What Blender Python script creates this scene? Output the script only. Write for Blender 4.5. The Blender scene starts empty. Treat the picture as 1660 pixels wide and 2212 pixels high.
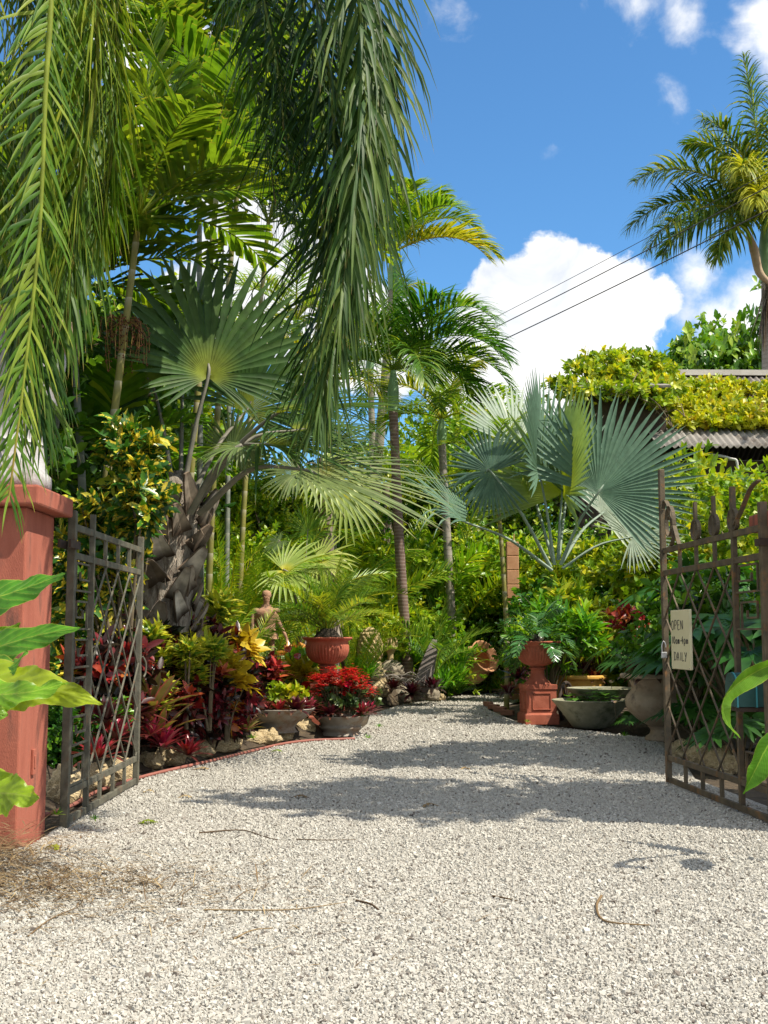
import bpy, bmesh, math, random
import numpy as np
from mathutils import Vector, Matrix, noise

C = bpy.context.scene.collection
scene = bpy.context.scene
R = math.radians
rng = np.random.default_rng(11)
random.seed(11)

# ------------------------------------------------------------------ camera, sky, sun, exposure
FPX = 2500.0            # focal length in the 1660 px wide measuring grid
PITCH = math.atan(268 / FPX)
CAMZ = 1.3
cam_d = bpy.data.cameras.new('camera')
cam = bpy.data.objects.new('camera', cam_d)
C.objects.link(cam)
cam.location = (0, 0, CAMZ)
cam.rotation_euler = (math.pi / 2 + PITCH, 0, 0)
cam_d.sensor_fit = 'HORIZONTAL'
cam_d.sensor_width = 24
cam_d.lens = 24 * FPX / 1660
cam_d.clip_end = 3000
scene.camera = cam

SUN_DIR = Vector((0.50, -0.24, 0.83)).normalized()      # towards the sun
sun_d = bpy.data.lights.new('sun', 'SUN')
sun_d.energy = 4.8
sun_d.angle = R(0.5)
sun_d.color = (1.0, 0.92, 0.78)
sun = bpy.data.objects.new('sun', sun_d)
C.objects.link(sun)
sun.rotation_euler = SUN_DIR.to_track_quat('Z', 'Y').to_euler()

scene.view_settings.view_transform = 'Standard'
scene.view_settings.look = 'None'
scene.view_settings.exposure = 0.56
scene.view_settings.gamma = 1.0
scene.view_settings.use_curve_mapping = False
scene.render.engine = 'CYCLES'
scene.cycles.max_bounces = 6
scene.cycles.diffuse_bounces = 3
scene.cycles.glossy_bounces = 2
scene.cycles.transmission_bounces = 4
scene.cycles.transparent_max_bounces = 4
scene.cycles.caustics_reflective = False
scene.cycles.caustics_refractive = False


def ray(px, py):
    u = (px - 830) / FPX
    v = (1106 - py) / FPX
    return Vector((u, math.cos(PITCH) - v * math.sin(PITCH), math.sin(PITCH) + v * math.cos(PITCH)))


def at(px, py, Y):
    d = ray(px, py)
    t = Y / d.y
    return Vector((d.x * t, Y, CAMZ + d.z * t))


def gp(px, py, z=0.0):
    d = ray(px, py)
    t = (z - CAMZ) / d.z
    return Vector((d.x * t, d.y * t, z))


world = bpy.data.worlds.new('World')
scene.world = world
world.use_nodes = True


def build_world():
    nt = world.node_tree
    N = nt.nodes
    Lk = nt.links.new
    N.clear()
    out = N.new('ShaderNodeOutputWorld')
    sky = N.new('ShaderNodeTexSky')
    sky.sky_type = 'NISHITA'
    sky.sun_disc = False
    sky.sun_elevation = math.asin(SUN_DIR.z)
    sky.sun_rotation = math.atan2(SUN_DIR.x, SUN_DIR.y)
    sky.air_density = 1.0
    sky.dust_density = 0.0
    sky.ozone_density = 3.0
    tint = N.new('ShaderNodeMixRGB'); tint.blend_type = 'MULTIPLY'; tint.inputs[0].default_value = 1.0
    tint.inputs[2].default_value = (0.62, 1.0, 1.20, 1)
    Lk(sky.outputs[0], tint.inputs[1])
    bg = N.new('ShaderNodeBackground'); bg.inputs[1].default_value = 0.110
    Lk(tint.outputs[0], bg.inputs[0])
    tc = N.new('ShaderNodeTexCoord')

    def noise_n(scale, detail, rough, dist=0.0):
        n = N.new('ShaderNodeTexNoise'); n.inputs['Scale'].default_value = scale
        n.inputs['Detail'].default_value = detail; n.inputs['Roughness'].default_value = rough
        n.inputs['Distortion'].default_value = dist
        Lk(tc.outputs['Generated'], n.inputs['Vector']); return n

    def math_n(op, a, b=None, c=None, clamp=False):
        m = N.new('ShaderNodeMath'); m.operation = op; m.use_clamp = clamp
        for i, x in enumerate((a, b, c)):
            if x is None: continue
            if isinstance(x, (int, float)): m.inputs[i].default_value = x
            else: Lk(x, m.inputs[i])
        return m.outputs[0]

    n1 = noise_n(16, 8, 0.58, 0.3).outputs[0]
    n2 = noise_n(55, 4, 0.6, 0.2).outputs[0]
    n3 = noise_n(7, 6, 0.62, 1.0).outputs[0]

    def field(puffs):
        cur = None
        for (px, py, r) in puffs:
            c = ray(px, py).normalized()
            d = N.new('ShaderNodeVectorMath'); d.operation = 'DISTANCE'
            Lk(tc.outputs['Generated'], d.inputs[0]); d.inputs[1].default_value = c
            m = math_n('MULTIPLY_ADD', d.outputs['Value'], -FPX / r, 1.0)     # 1 at centre, 0 at the rim
            m = math_n('MULTIPLY', m, r / 100.0)
            cur = m if cur is None else math_n('SMOOTH_MAX', cur, m, 0.12)
        return cur
    dense = field([(1190, 610, 95), (1110, 650, 105), (1270, 628, 92), (1345, 660, 105), (1405, 650, 62), (1060, 700, 85),
                   (1150, 740, 150), (1290, 750, 130), (1030, 810, 110), (1130, 850, 130),
                   (410, 170, 120), (455, 330, 120), (330, 60, 120), (560, 560, 150), (470, 690, 150), (690, 690, 150), (820, 740, 120), (250, 330, 120)])
    a = math_n('ADD', math_n('MULTIPLY', math_n('SUBTRACT', n1, 0.5), 1.25), math_n('MULTIPLY', math_n('SUBTRACT', n2, 0.5), 0.40))
    dm = math_n('ADD', dense, a)
    ramp = N.new('ShaderNodeMapRange'); ramp.interpolation_type = 'SMOOTHSTEP'
    Lk(dm, ramp.inputs['Value']); ramp.inputs['From Min'].default_value = -0.03; ramp.inputs['From Max'].default_value = 0.16
    wisp = field([(1510, 600, 65), (1580, 730, 115), (1650, 690, 120), (1620, 800, 150), (1480, 690, 55), (1680, 40, 85), (1730, 130, 80), (1370, 5, 60), (1480, 30, 50),
                  (990, 10, 45), (1195, 314, 30), (1440, 215, 45), (1290, -20, 60)])
    wm = math_n('ADD', wisp, math_n('ADD', math_n('MULTIPLY', math_n('SUBTRACT', n1, 0.5), 2.2), math_n('MULTIPLY', math_n('SUBTRACT', n2, 0.5), 0.6)))
    wr = N.new('ShaderNodeMapRange'); wr.interpolation_type = 'SMOOTHSTEP'
    Lk(wm, wr.inputs['Value']); wr.inputs['From Min'].default_value = 0.0; wr.inputs['From Max'].default_value = 0.95
    wv = math_n('MULTIPLY', wr.outputs[0], 0.95)
    al = math_n('MAXIMUM', ramp.outputs[0], wv, clamp=True)
    # unseen broken cloud added outside the view for neutral fill light
    vd = N.new('ShaderNodeVectorMath'); vd.operation = 'DOT_PRODUCT'; Lk(tc.outputs['Generated'], vd.inputs[0]); vd.inputs[1].default_value = ray(1000, 700).normalized()
    away = N.new('ShaderNodeMapRange'); away.interpolation_type = 'SMOOTHSTEP'; Lk(vd.outputs['Value'], away.inputs['Value'])
    away.inputs['From Min'].default_value = .86; away.inputs['From Max'].default_value = .62
    n4 = noise_n(2.2, 7, .6, .4).outputs[0]
    cov = N.new('ShaderNodeMapRange'); cov.interpolation_type = 'SMOOTHSTEP'; Lk(n4, cov.inputs['Value']); cov.inputs['From Min'].default_value = .40; cov.inputs['From Max'].default_value = .54
    al = math_n('MAXIMUM', al, math_n('MULTIPLY', cov.outputs[0], away.outputs[0]), clamp=True)
    ccol = N.new('ShaderNodeValToRGB')
    ccol.color_ramp.elements[0].position = 0.32; ccol.color_ramp.elements[0].color = (0.62, 0.67, 0.75, 1)
    ccol.color_ramp.elements[1].position = 0.56; ccol.color_ramp.elements[1].color = (1.0, 0.99, 0.97, 1)
    Lk(n3, ccol.inputs[0])
    cbg = N.new('ShaderNodeBackground'); cbg.inputs[1].default_value = 0.86
    Lk(ccol.outputs[0], cbg.inputs[0])
    mix = N.new('ShaderNodeMixShader')
    Lk(al, mix.inputs[0]); Lk(bg.outputs[0], mix.inputs[1]); Lk(cbg.outputs[0], mix.inputs[2])
    Lk(mix.outputs[0], out.inputs[0])


build_world()


# ------------------------------------------------------------------ mesh helpers
def A(x): return np.asarray(x, dtype=np.float64)


def nrm(v):
    return v / np.maximum(np.linalg.norm(v, axis=-1, keepdims=True), 1e-9)


class MB:
    """collects vertices and faces, then links them as ONE mesh object"""
    def __init__(s):
        s.V = []; s.F = {3: [], 4: []}; s.K = []; s.n = 0

    def add(s, v, f, col=None):
        v = A(v).reshape(-1, 3); f = np.asarray(f, dtype=np.int64)
        s.V.append(v); s.F[f.shape[1]].append(f + s.n)
        if col is None: col = np.tile(A([[0.5, 0.5, 0.5]]), (len(v), 1))
        col = A(col)
        if col.ndim == 1: col = np.tile(col, (len(v), 1))
        s.K.append(col); s.n += len(v)

    def mesh(s, name, mat, smooth=True):
        me = bpy.data.meshes.new(name)
        if s.n:
            v = np.concatenate(s.V); k = np.concatenate(s.K)
            q = np.concatenate(s.F[4]) if s.F[4] else np.zeros((0, 4), int)
            t = np.concatenate(s.F[3]) if s.F[3] else np.zeros((0, 3), int)
            me.vertices.add(len(v)); me.vertices.foreach_set('co', v.ravel().astype(np.float32))
            nl = q.size + t.size
            me.loops.add(nl)
            me.loops.foreach_set('vertex_index', np.concatenate([q.ravel(), t.ravel()]).astype(np.int32))
            me.polygons.add(len(q) + len(t))
            st = np.concatenate([np.arange(len(q)) * 4, q.size + np.arange(len(t)) * 3]).astype(np.int32)
            me.polygons.foreach_set('loop_start', st)
            if smooth is not None:
                me.polygons.foreach_set('use_smooth', np.full(len(st), bool(smooth)))
            at_ = me.attributes.new('Col', 'FLOAT_COLOR', 'POINT')
            at_.data.foreach_set('color', np.concatenate([k, np.ones((len(k), 1))], 1).ravel().astype(np.float32))
            me.update(calc_edges=True)
        if mat is not None: me.materials.append(mat)
        return me

    def build(s, name, mat, parent=None, smooth=True, loc=None):
        o = bpy.data.objects.new(name, s.mesh(name, mat, smooth))
        C.objects.link(o)
        if parent is not None: o.parent = parent
        if loc is not None: o.location = loc
        return o


def tag(o, label=None, cat=None, group=None, kind=None):
    if label: o['label'] = label
    if cat: o['category'] = cat
    if group: o['group'] = group
    if kind: o['kind'] = kind
    return o


def thing(name, label, cat, loc=(0, 0, 0), rz=0.0, group=None, sc=1.0):
    o = bpy.data.objects.new(name, None); C.objects.link(o)
    o.location = loc; o.rotation_euler = (0, 0, rz); o.scale = (sc, sc, sc)
    o.empty_display_size = 0.2
    return tag(o, label, cat, group)


def copy_tree(o, parent=None):
    c = o.copy(); C.objects.link(c); c.parent = parent
    for ch in [x for x in o.children]:
        copy_tree(ch, c)
    return c


def place(proto, used, label, loc, rz=0.0, sc=1.0, group=None):
    """first use moves the prototype itself, later uses copy it with its parts"""
    o = copy_tree(proto) if used.get(proto.name_full) else proto
    used[proto.name_full] = True
    o.location = loc; o.rotation_euler = (0, 0, rz)
    o.scale = sc if isinstance(sc, tuple) else (sc, sc, sc)
    o['label'] = label
    if group: o['group'] = group
    return o


USED = {}


def box(mb, x0, x1, y0, y1, z0, z1, col=None):
    v = [(x0, y0, z0), (x1, y0, z0), (x1, y1, z0), (x0, y1, z0), (x0, y0, z1), (x1, y0, z1), (x1, y1, z1), (x0, y1, z1)]
    f = [(0, 3, 2, 1), (4, 5, 6, 7), (0, 1, 5, 4), (1, 2, 6, 5), (2, 3, 7, 6), (3, 0, 4, 7)]
    mb.add(v, f, col)


def bar(mb, a, b, w, t, up=(0, 0, 1), col=None):
    """square-section bar from a to b, w across 'side', t across the other way"""
    a = A(a); b = A(b); d = nrm(b - a); up = A(up)
    if abs(d @ up) > 0.98: up = A((1, 0, 0)) if abs(d[0]) < .9 else A((0, 1, 0))
    s = nrm(np.cross(d, up)); u = np.cross(s, d)
    v = []
    for p in (a, b):
        for (i, j) in ((-1, -1), (1, -1), (1, 1), (-1, 1)):
            v.append(p + s * i * w / 2 + u * j * t / 2)
    f = [(0, 3, 2, 1), (4, 5, 6, 7), (0, 1, 5, 4), (1, 2, 6, 5), (2, 3, 7, 6), (3, 0, 4, 7)]
    mb.add(v, f, col)


def catmull(pts, n):
    p = A(pts)
    if len(p) == 2:
        t = np.linspace(0, 1, n)[:, None]; return p[0] * (1 - t) + p[1] * t
    P = np.vstack([2 * p[0] - p[1], p, 2 * p[-1] - p[-2]])
    m = len(p) - 1
    out = []
    for t in np.linspace(0, m - 1e-6, n):
        i = int(t); f = t - i
        a, b, c, d = P[i], P[i + 1], P[i + 2], P[i + 3]
        out.append(.5 * ((2 * b) + (c - a) * f + (2 * a - 5 * b + 4 * c - d) * f * f + (-a + 3 * b - 3 * c + d) * f ** 3))
    return A(out)


def frames(p, hint=None):
    T = nrm(np.gradient(p, axis=0))
    if hint is None:
        h = A((0, 0, 1)) if abs(T[0][2]) < 0.9 else A((1, 0, 0))
        S = np.cross(T[0], h)
    else:
        S = A(hint)
    Ss = []
    for t in T:
        S = S - t * (S @ t); S = S / max(np.linalg.norm(S), 1e-9); Ss.append(S)
    Ss = A(Ss)
    return T, Ss, np.cross(Ss, T)


def tube(mb, pts, rad, sides=8, col=None, cap=True, flat=1.0, hint=None):
    p = A(pts); n = len(p)
    r = np.full(n, rad, float) if np.isscalar(rad) else np.interp(np.linspace(0, 1, n), np.linspace(0, 1, len(rad)), rad)
    T, S, U = frames(p, hint)
    th = np.linspace(0, 2 * np.pi, sides, endpoint=False)
    v = p[:, None] + r[:, None, None] * (np.cos(th)[None, :, None] * S[:, None] + flat * np.sin(th)[None, :, None] * U[:, None])
    i = np.arange(n - 1)[:, None]; j = np.arange(sides)[None]; j2 = (j + 1) % sides
    f = np.stack([i * sides + j, i * sides + j2, (i + 1) * sides + j2, (i + 1) * sides + j], -1).reshape(-1, 4)
    c = np.zeros((n, sides, 3)); c[..., 0] = 0.5; c[..., 1] = np.linspace(0, 1, n)[:, None]
    if col is not None: c[..., 0] = col
    mb.add(v.reshape(-1, 3), f, c.reshape(-1, 3))
    if cap:
        for k, rev in ((0, False), (n - 1, True)):
            ring = v[k]; ce = p[k][None]
            idx = np.arange(sides); tri = np.stack([np.full(sides, sides), (idx + 1) % sides, idx], -1)
            if rev: tri = tri[:, ::-1]
            mb.add(np.vstack([ring, ce]), tri, np.tile([[0.5 if col is None else col, k / max(n - 1, 1), 0.5]], (sides + 1, 1)))


def lathe(mb, prof, seg=56, flutes=0, famp=None, centre=(0, 0, 0), sx=1.0, sy=1.0):
    """prof: list of (r,z); famp(z) gives the flute depth"""
    p = A(prof); n = len(p)
    th = np.linspace(0, 2 * np.pi, seg, endpoint=False)
    r = np.tile(p[:, 0:1], (1, seg))
    if flutes:
        fa = A([famp(z) for z in p[:, 1]])[:, None]
        r = r * (1 + fa * (np.abs(np.sin(th * flutes / 2))[None] - 0.6))
    v = np.stack([r * np.cos(th) * sx, r * np.sin(th) * sy, np.tile(p[:, 1:2], (1, seg))], -1) + A(centre)
    i = np.arange(n - 1)[:, None]; j = np.arange(seg)[None]; j2 = (j + 1) % seg
    f = np.stack([i * seg + j, i * seg + j2, (i + 1) * seg + j2, (i + 1) * seg + j], -1).reshape(-1, 4)
    mb.add(v.reshape(-1, 3), f)


def smooth_prof(pts, n=40):
    p = catmull([(a, b, 0) for a, b in pts], n)
    return [(max(q[0], 0.0005), q[1]) for q in p]


PROFS = {
    'strap': lambda s: np.minimum(1, 0.75 + 0.6 * s) * np.clip((1 - s) / 0.35, 0, 1) ** 0.7,
    'lance': lambda s: np.sin(np.pi * np.clip(0.12 + 0.88 * s, 0, 1)) ** 0.8,
    'oval': lambda s: np.sin(np.pi * np.clip(s, 0, 1) ** 0.85) ** 0.62,
    'palm': lambda s: np.clip(0.45 + 3.2 * s, 0, 1) * np.clip((1 - s) / 0.75, 0, 1) ** 0.75,
    'trunc': lambda s: np.clip(0.3 + 1.1 * s, 0, 1) * np.where(s > 0.999, 0.75, 1),
    'fan': lambda s: np.where(s < 0.6, s, 0.6 * np.clip((1 - s) / 0.4, 0, 1) ** 0.8),
    'fan2': lambda s: np.where(s < 0.42, s, 0.42 * np.clip((1 - s) / 0.58, 0, 1) ** 0.7),
    'lobed': lambda s: np.sin(np.pi * np.clip(s, 0, 1) ** 0.8) ** 0.6 * (0.72 + 0.28 * np.cos(s * 19)),
    'boot': lambda s: np.clip(1.0 - 0.62 * s, 0, 1) * np.where(s > 0.99, 0.7, 1),
    'petal': lambda s: np.clip(s * 2, 0, 1) ** .7 * np.clip((1.05 - s) / .35, 0, 1) ** .5,
}


def leaves(mb, P, D, U, L, W, droop=0.0, nseg=4, prof='lance', fold=0.25, col=None, flat=False, wav=0.0):
    """a batch of N leaf blades: bases P, directions D, upper-side hints U"""
    P = A(P).reshape(-1, 3); N = len(P)
    D = nrm(np.broadcast_to(A(D), (N, 3))); U = np.broadcast_to(A(U), (N, 3))
    L = np.broadcast_to(A(L), (N,)); W = np.broadcast_to(A(W), (N,)); dr = np.broadcast_to(A(droop), (N,))
    rc = rng.random(N) if col is None else np.broadcast_to(A(col), (N,))
    S0 = np.cross(D, U)
    bad = np.linalg.norm(S0, axis=1) < 1e-3
    if bad.any(): S0 = np.where(bad[:, None], np.cross(D, A((0.3, 0.9, 0.2))), S0)
    S0 = nrm(S0)
    pos = P.copy(); d = D.copy(); g = A((0, 0, -1.0))
    pf = PROFS[prof]
    rows = []; cols = []
    for k in range(nseg + 1):
        s = k / nseg
        S = nrm(S0 - d * np.sum(S0 * d, 1, keepdims=True)); Nn = np.cross(S, d)
        w = (W * pf(A(s)))[:, None]
        lift = Nn * w * fold
        if wav: lift = lift + Nn * (W * wav * np.sin(s * 17 + rc * 40))[:, None]
        if flat:
            rows.append(np.stack([pos - S * w, pos + S * w], 1))
            cc = np.stack([np.stack([rc, np.full(N, s), np.full(N, 1.0)], -1)] * 2, 1)
        else:
            rows.append(np.stack([pos - S * w + lift, pos, pos + S * w + lift], 1))
            e = np.stack([rc, np.full(N, s), np.ones(N)], -1); m = np.stack([rc, np.full(N, s), np.zeros(N)], -1)
            cc = np.stack([e, m, e], 1)
        cols.append(cc)
        pos = pos + d * (L / nseg)[:, None]
        d = nrm(d + g * (dr * (0.5 + s) / nseg)[:, None])
    m = 2 if flat else 3
    V = np.stack(rows, 1).reshape(-1, 3); K = np.stack(cols, 1).reshape(-1, 3)
    b = (np.arange(N) * (nseg + 1) * m)[:, None, None]; k = (np.arange(nseg) * m)[None, :, None]
    f = []
    for q in range(m - 1):
        f.append(np.concatenate([b + k + q, b + k + q + 1, b + k + m + q + 1, b + k + m + q], -1))
    F = np.stack(f, 2).reshape(-1, 4)
    mb.add(V, F, K)


def frond(mb, pts, Lmax, W, n=40, ang=(70, 28), vee=20, droop=0.8, start=0.16, hint=None, rr=(0.025, 0.006), nseg=4, prof='palm', plum=0.0,
          lprof=None, fold=0.25, flat=False, jit=0.1, npt=None, cshift=0.0, rsides=6):
    p = catmull(pts, npt or 24)
    T, S, U = frames(p, hint)
    tube(mb, p, rr, rsides, col=0.9)
    t = np.linspace(start, 0.995, n)
    x = np.linspace(0, 1, len(p))

    def ip(a, tt): return np.stack([np.interp(tt, x, a[:, i]) for i in range(3)], -1)
    for sg in (-1, 1):
        tt = np.clip(t + rng.normal(0, 0.25 / n, n), start, 0.998)
        B, t_, s_, u_ = ip(p, tt), nrm(ip(T, tt)), nrm(ip(S, tt)), nrm(ip(U, tt))
        q = (tt - start) / (1 - start)
        a = np.radians(ang[0] + (ang[1] - ang[0]) * q + rng.normal(0, 4, n))[:, None]
        ve = np.radians(vee + rng.normal(0, 6, n) + plum * rng.uniform(-1, 1, n))[:, None]
        lat = s_ * sg * np.cos(ve) + u_ * np.sin(ve)
        d = nrm(t_ * np.cos(a) + lat * np.sin(a) + rng.normal(0, jit, (n, 3)) * 0.5)
        ln = Lmax * (lprof(q) if lprof else np.clip(np.sin(np.pi * (0.18 + 0.74 * q)) ** 0.75, 0.25, 1)) * rng.uniform(0.9, 1.06, n)
        leaves(mb, B, d, u_ + t_ * 0.2, ln, W * (0.7 + 0.3 * np.sin(np.pi * q)), droop * rng.uniform(0.6, 1.4, n), nseg, prof, fold,
               np.clip(rng.normal(0.45, 0.2, n) + cshift, 0, 1), flat)


def arch(L, el, droop, az=0.0, n=14, o=(0, 0, 0), side=0.0):
    d = A((math.cos(el) * math.cos(az), math.cos(el) * math.sin(az), math.sin(el)))
    p = A(o); out = [p]
    for k in range(n - 1):
        p = p + d * L / (n - 1); out.append(p)
        d = nrm(d + A((0, 0, -1)) * droop / (n - 1) * (0.4 + 1.2 * k / n) + A((-math.sin(az), math.cos(az), 0)) * side / (n - 1))
    return A(out)


def fan(mb, hub, axis, normal, Rr, nseg=38, spread=300, cup=0.12, tip=0.35, prof='fan', fold=0.42, col=None, asym=0.26, nl=6, crv=0.15):
    hub = A(hub); Ax = nrm(A(axis)); Nn = A(normal); Nn = nrm(Nn - Ax * (Nn @ Ax)); B = np.cross(Nn, Ax)
    th = np.radians(np.linspace(-spread / 2, spread / 2, nseg)); dth = np.radians(spread) / (nseg - 1)
    d = np.cos(th)[:, None] * Ax + np.sin(th)[:, None] * B + Nn * (cup * (np.abs(np.sin(th)) + 0.35))[:, None]
    L = Rr * (1 - asym + asym * np.cos(th)) * rng.uniform(0.95, 1.04, nseg)
    W = L * math.tan(dth / 2) * 1.03
    c = np.clip(rng.normal(0.5, 0.13, nseg), 0, 1) if col is None else np.clip(rng.normal(col, 0.1, nseg), 0, 1)
    leaves(mb, np.tile(hub, (nseg, 1)) + d * 0.01, d, Nn, L, W, tip * rng.uniform(0.4, 1.5, nseg) + np.where(rng.random(nseg) < .10, rng.uniform(.8, 2.4, nseg), 0), nl, prof, fold, c)


def blade(mb, pts, hw, hint, fold=0.2, wav=0.0, nw=9, n=34, freq=6.0, tear=0.0, col=0.5, arch_=0.0, prof=None, rib=0.0, ribn=9.0, asy=0.0):
    """one large leaf: mid-rib through pts, half width hw, wavy margins"""
    p = catmull(pts, n); T, S, U = frames(p, hint)
    s = np.linspace(0, 1, n); w = hw * (prof(s) if prof else PROFS['oval'](s * 0.995 + 0.002))
    if tear: w = w * (1 - tear * (0.5 + 0.5 * np.sin(s * 34 + 1.3)) ** 6)
    e = np.linspace(-1, 1, nw)
    ph = random.random() * 6
    X = p[:, None] + S[:, None] * (w[:, None] * e[None])[..., None]
    lift = np.abs(e)[None] * w[:, None] * fold - (e[None] ** 2) * w[:, None] * arch_ + wav * (e[None] ** 2) * np.sin(s[:, None] * freq * 6.28 + ph + (e[None] > 0) * 2.1) * (w[:, None] > 0.01)
    if rib: lift = lift + rib * np.abs(np.sin(np.pi * ribn * (s[:, None] - .22 * np.abs(e)[None]))) * (np.abs(e)[None] > .05) * np.clip(w / hw * 1.5, 0, 1)[:, None]
    X = X + U[:, None] * lift[..., None]
    X = X + rng.normal(0, .0007, X.shape) * (hw > .05)
    i = np.arange(n - 1)[:, None]; j = np.arange(nw - 1)[None]
    f = np.stack([i * nw + j, i * nw + j + 1, (i + 1) * nw + j + 1, (i + 1) * nw + j], -1).reshape(-1, 4)
    k = np.zeros((n, nw, 3)); k[..., 0] = col; k[..., 1] = s[:, None]; k[..., 2] = np.abs(e)[None]
    mb.add(X.reshape(-1, 3), f, k.reshape(-1, 3))


def rosette(mb, c, n, L, W, el=(80, 10), droop=1.0, prof='strap', nseg=5, fold=0.3, col=None, lvar=0.15, up=(0, 0, 1), ring=0.01, wav=0.0):
    c = A(c); k = np.arange(n); az = k * 2.39996 + rng.uniform(0, 6.28) + rng.normal(0, .12, n)
    q = (k + 0.5) / n
    e = np.radians(el[0] + (el[1] - el[0]) * q + rng.normal(0, 5, n))
    up = nrm(A(up)); x = nrm(np.cross(up, A((0.31, 0.9, 0.1)))); y = np.cross(up, x)
    h = np.cos(az)[:, None] * x + np.sin(az)[:, None] * y
    d = h * np.cos(e)[:, None] + up * np.sin(e)[:, None]
    U = -h * np.sin(e)[:, None] + up * np.cos(e)[:, None]
    ln = L * (0.6 + 0.4 * np.sqrt(q)) * rng.uniform(1 - lvar, 1 + lvar, n)
    cc = np.clip(q * 0.8 + rng.normal(0.1, 0.1, n), 0, 1) if col is None else np.clip(rng.normal(col, 0.13, n), 0, 1)
    leaves(mb, c + h * ring, d, U, ln, W, droop * rng.uniform(0.5, 1.5, n), nseg, prof, fold, cc, wav=wav)


def twigs(mb, lumps, n, per, L, W, prof='oval', droop=0.5, nseg=3, fold=0.25, upb=0.35, inner=0.55, spread=(15, 75), stem=None, stem_n=0, hue=None, wav=0.0, flat=False):
    """leaf whorls at twig tips spread through the volume of several lumps"""
    lm = A(lumps); wt = (lm[:, 3] * lm[:, 4] * lm[:, 5]) ** 0.7; wt = wt / wt.sum()
    ix = rng.choice(len(lm), n, p=wt)
    v = nrm(rng.normal(size=(n, 3)) + A((0, 0, upb)))
    rad = rng.uniform(inner ** 2, 1, n) ** 0.5 * (1 + 0.25 * rng.normal(size=n).clip(-1.5, 1.5) * 0.6)
    T = lm[ix, :3] + v * lm[ix, 3:6] * rad[:, None]
    ax = nrm(v + A((0, 0, 0.45)) + rng.normal(0, .3, (n, 3)))
    ok = T[:, 2] > 0.02
    T, ax = T[ok], ax[ok]; n = len(T)
    az = (np.arange(per)[None] * 2.39996 + rng.uniform(0, 6.28, n)[:, None]) + rng.normal(0, .2, (n, per))
    x = nrm(np.cross(ax, A((0.3, 0.5, 0.81)))); y = np.cross(ax, x)
    h = np.cos(az)[..., None] * x[:, None] + np.sin(az)[..., None] * y[:, None]
    e = np.radians(rng.uniform(spread[0], spread[1], (n, per)))[..., None]
    d = h * np.cos(e) + ax[:, None] * np.sin(e)
    U = ax[:, None] * np.cos(e) - h * np.sin(e)
    base = T[:, None] + ax[:, None] * (np.linspace(-0.5, 0.1, per)[None, :, None] * L)
    tone = rng.beta(2, 2, n) if hue is None else np.clip(rng.normal(hue, 0.2, n), 0, 1)
    cc = np.clip(tone[:, None] + rng.normal(0, .12, (n, per)), 0, 1)
    ln = L * rng.uniform(0.6, 1.15, (n, per)); ww = W * rng.uniform(0.75, 1.15, (n, per))
    leaves(mb, base.reshape(-1, 3), d.reshape(-1, 3), U.reshape(-1, 3), ln.ravel(), ww.ravel(), droop * rng.uniform(0.3, 1.6, n * per), nseg, prof, fold, cc.ravel(), flat, wav)
    if stem is not None and stem_n:
        for k in range(min(stem_n, n)):
            t = T[k]; c = lm[rng.integers(len(lm)), :3]
            m = np.array([t[0] * .35, t[1] * .35, t[2] * .5])
            tube(stem, catmull([(t[0] * .08, t[1] * .08, 0), m, t], 7), (0.012 + .012 * t[2], 0.004), 5)


def rock_mesh(seed, mat, amp=0.28, sub=4):
    bm = bmesh.new(); bmesh.ops.create_icosphere(bm, subdivisions=sub, radius=1)
    off = Vector((seed * 7.3, seed * 1.7, seed * 3.1))
    for v in bm.verts:
        n1 = noise.fractal(v.co * 1.1 + off, 1, 2, 3); n2 = noise.fractal(v.co * 3.4 + off, 0.8, 2, 4)
        pit = noise.voronoi(v.co * 2.6 + off)[0][0]
        v.co *= 1 + amp * n1 + 0.13 * n2 + 0.22 * (pit - 0.45)
        v.co.z = max(v.co.z, -0.75)
    me = bpy.data.meshes.new('rock'); bm.to_mesh(me); bm.free()
    me.polygons.foreach_set('use_smooth', np.ones(len(me.polygons), bool))
    me.materials.append(mat)
    return me


# ------------------------------------------------------------------ materials
def new_mat(name):
    m = bpy.data.materials.new(name); m.use_nodes = True
    nt = m.node_tree; nt.nodes.clear()
    return m, nt, nt.nodes, nt.links.new


def ramp_node(N, stops):
    r = N.new('ShaderNodeValToRGB'); cr = r.color_ramp
    while len(cr.elements) > len(stops) and len(cr.elements) > 1: cr.elements.remove(cr.elements[-1])
    while len(cr.elements) < len(stops): cr.elements.new(0.5)
    for e, (p, c) in zip(cr.elements, stops):
        e.position = p; e.color = (*c, 1)
    return r


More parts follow.
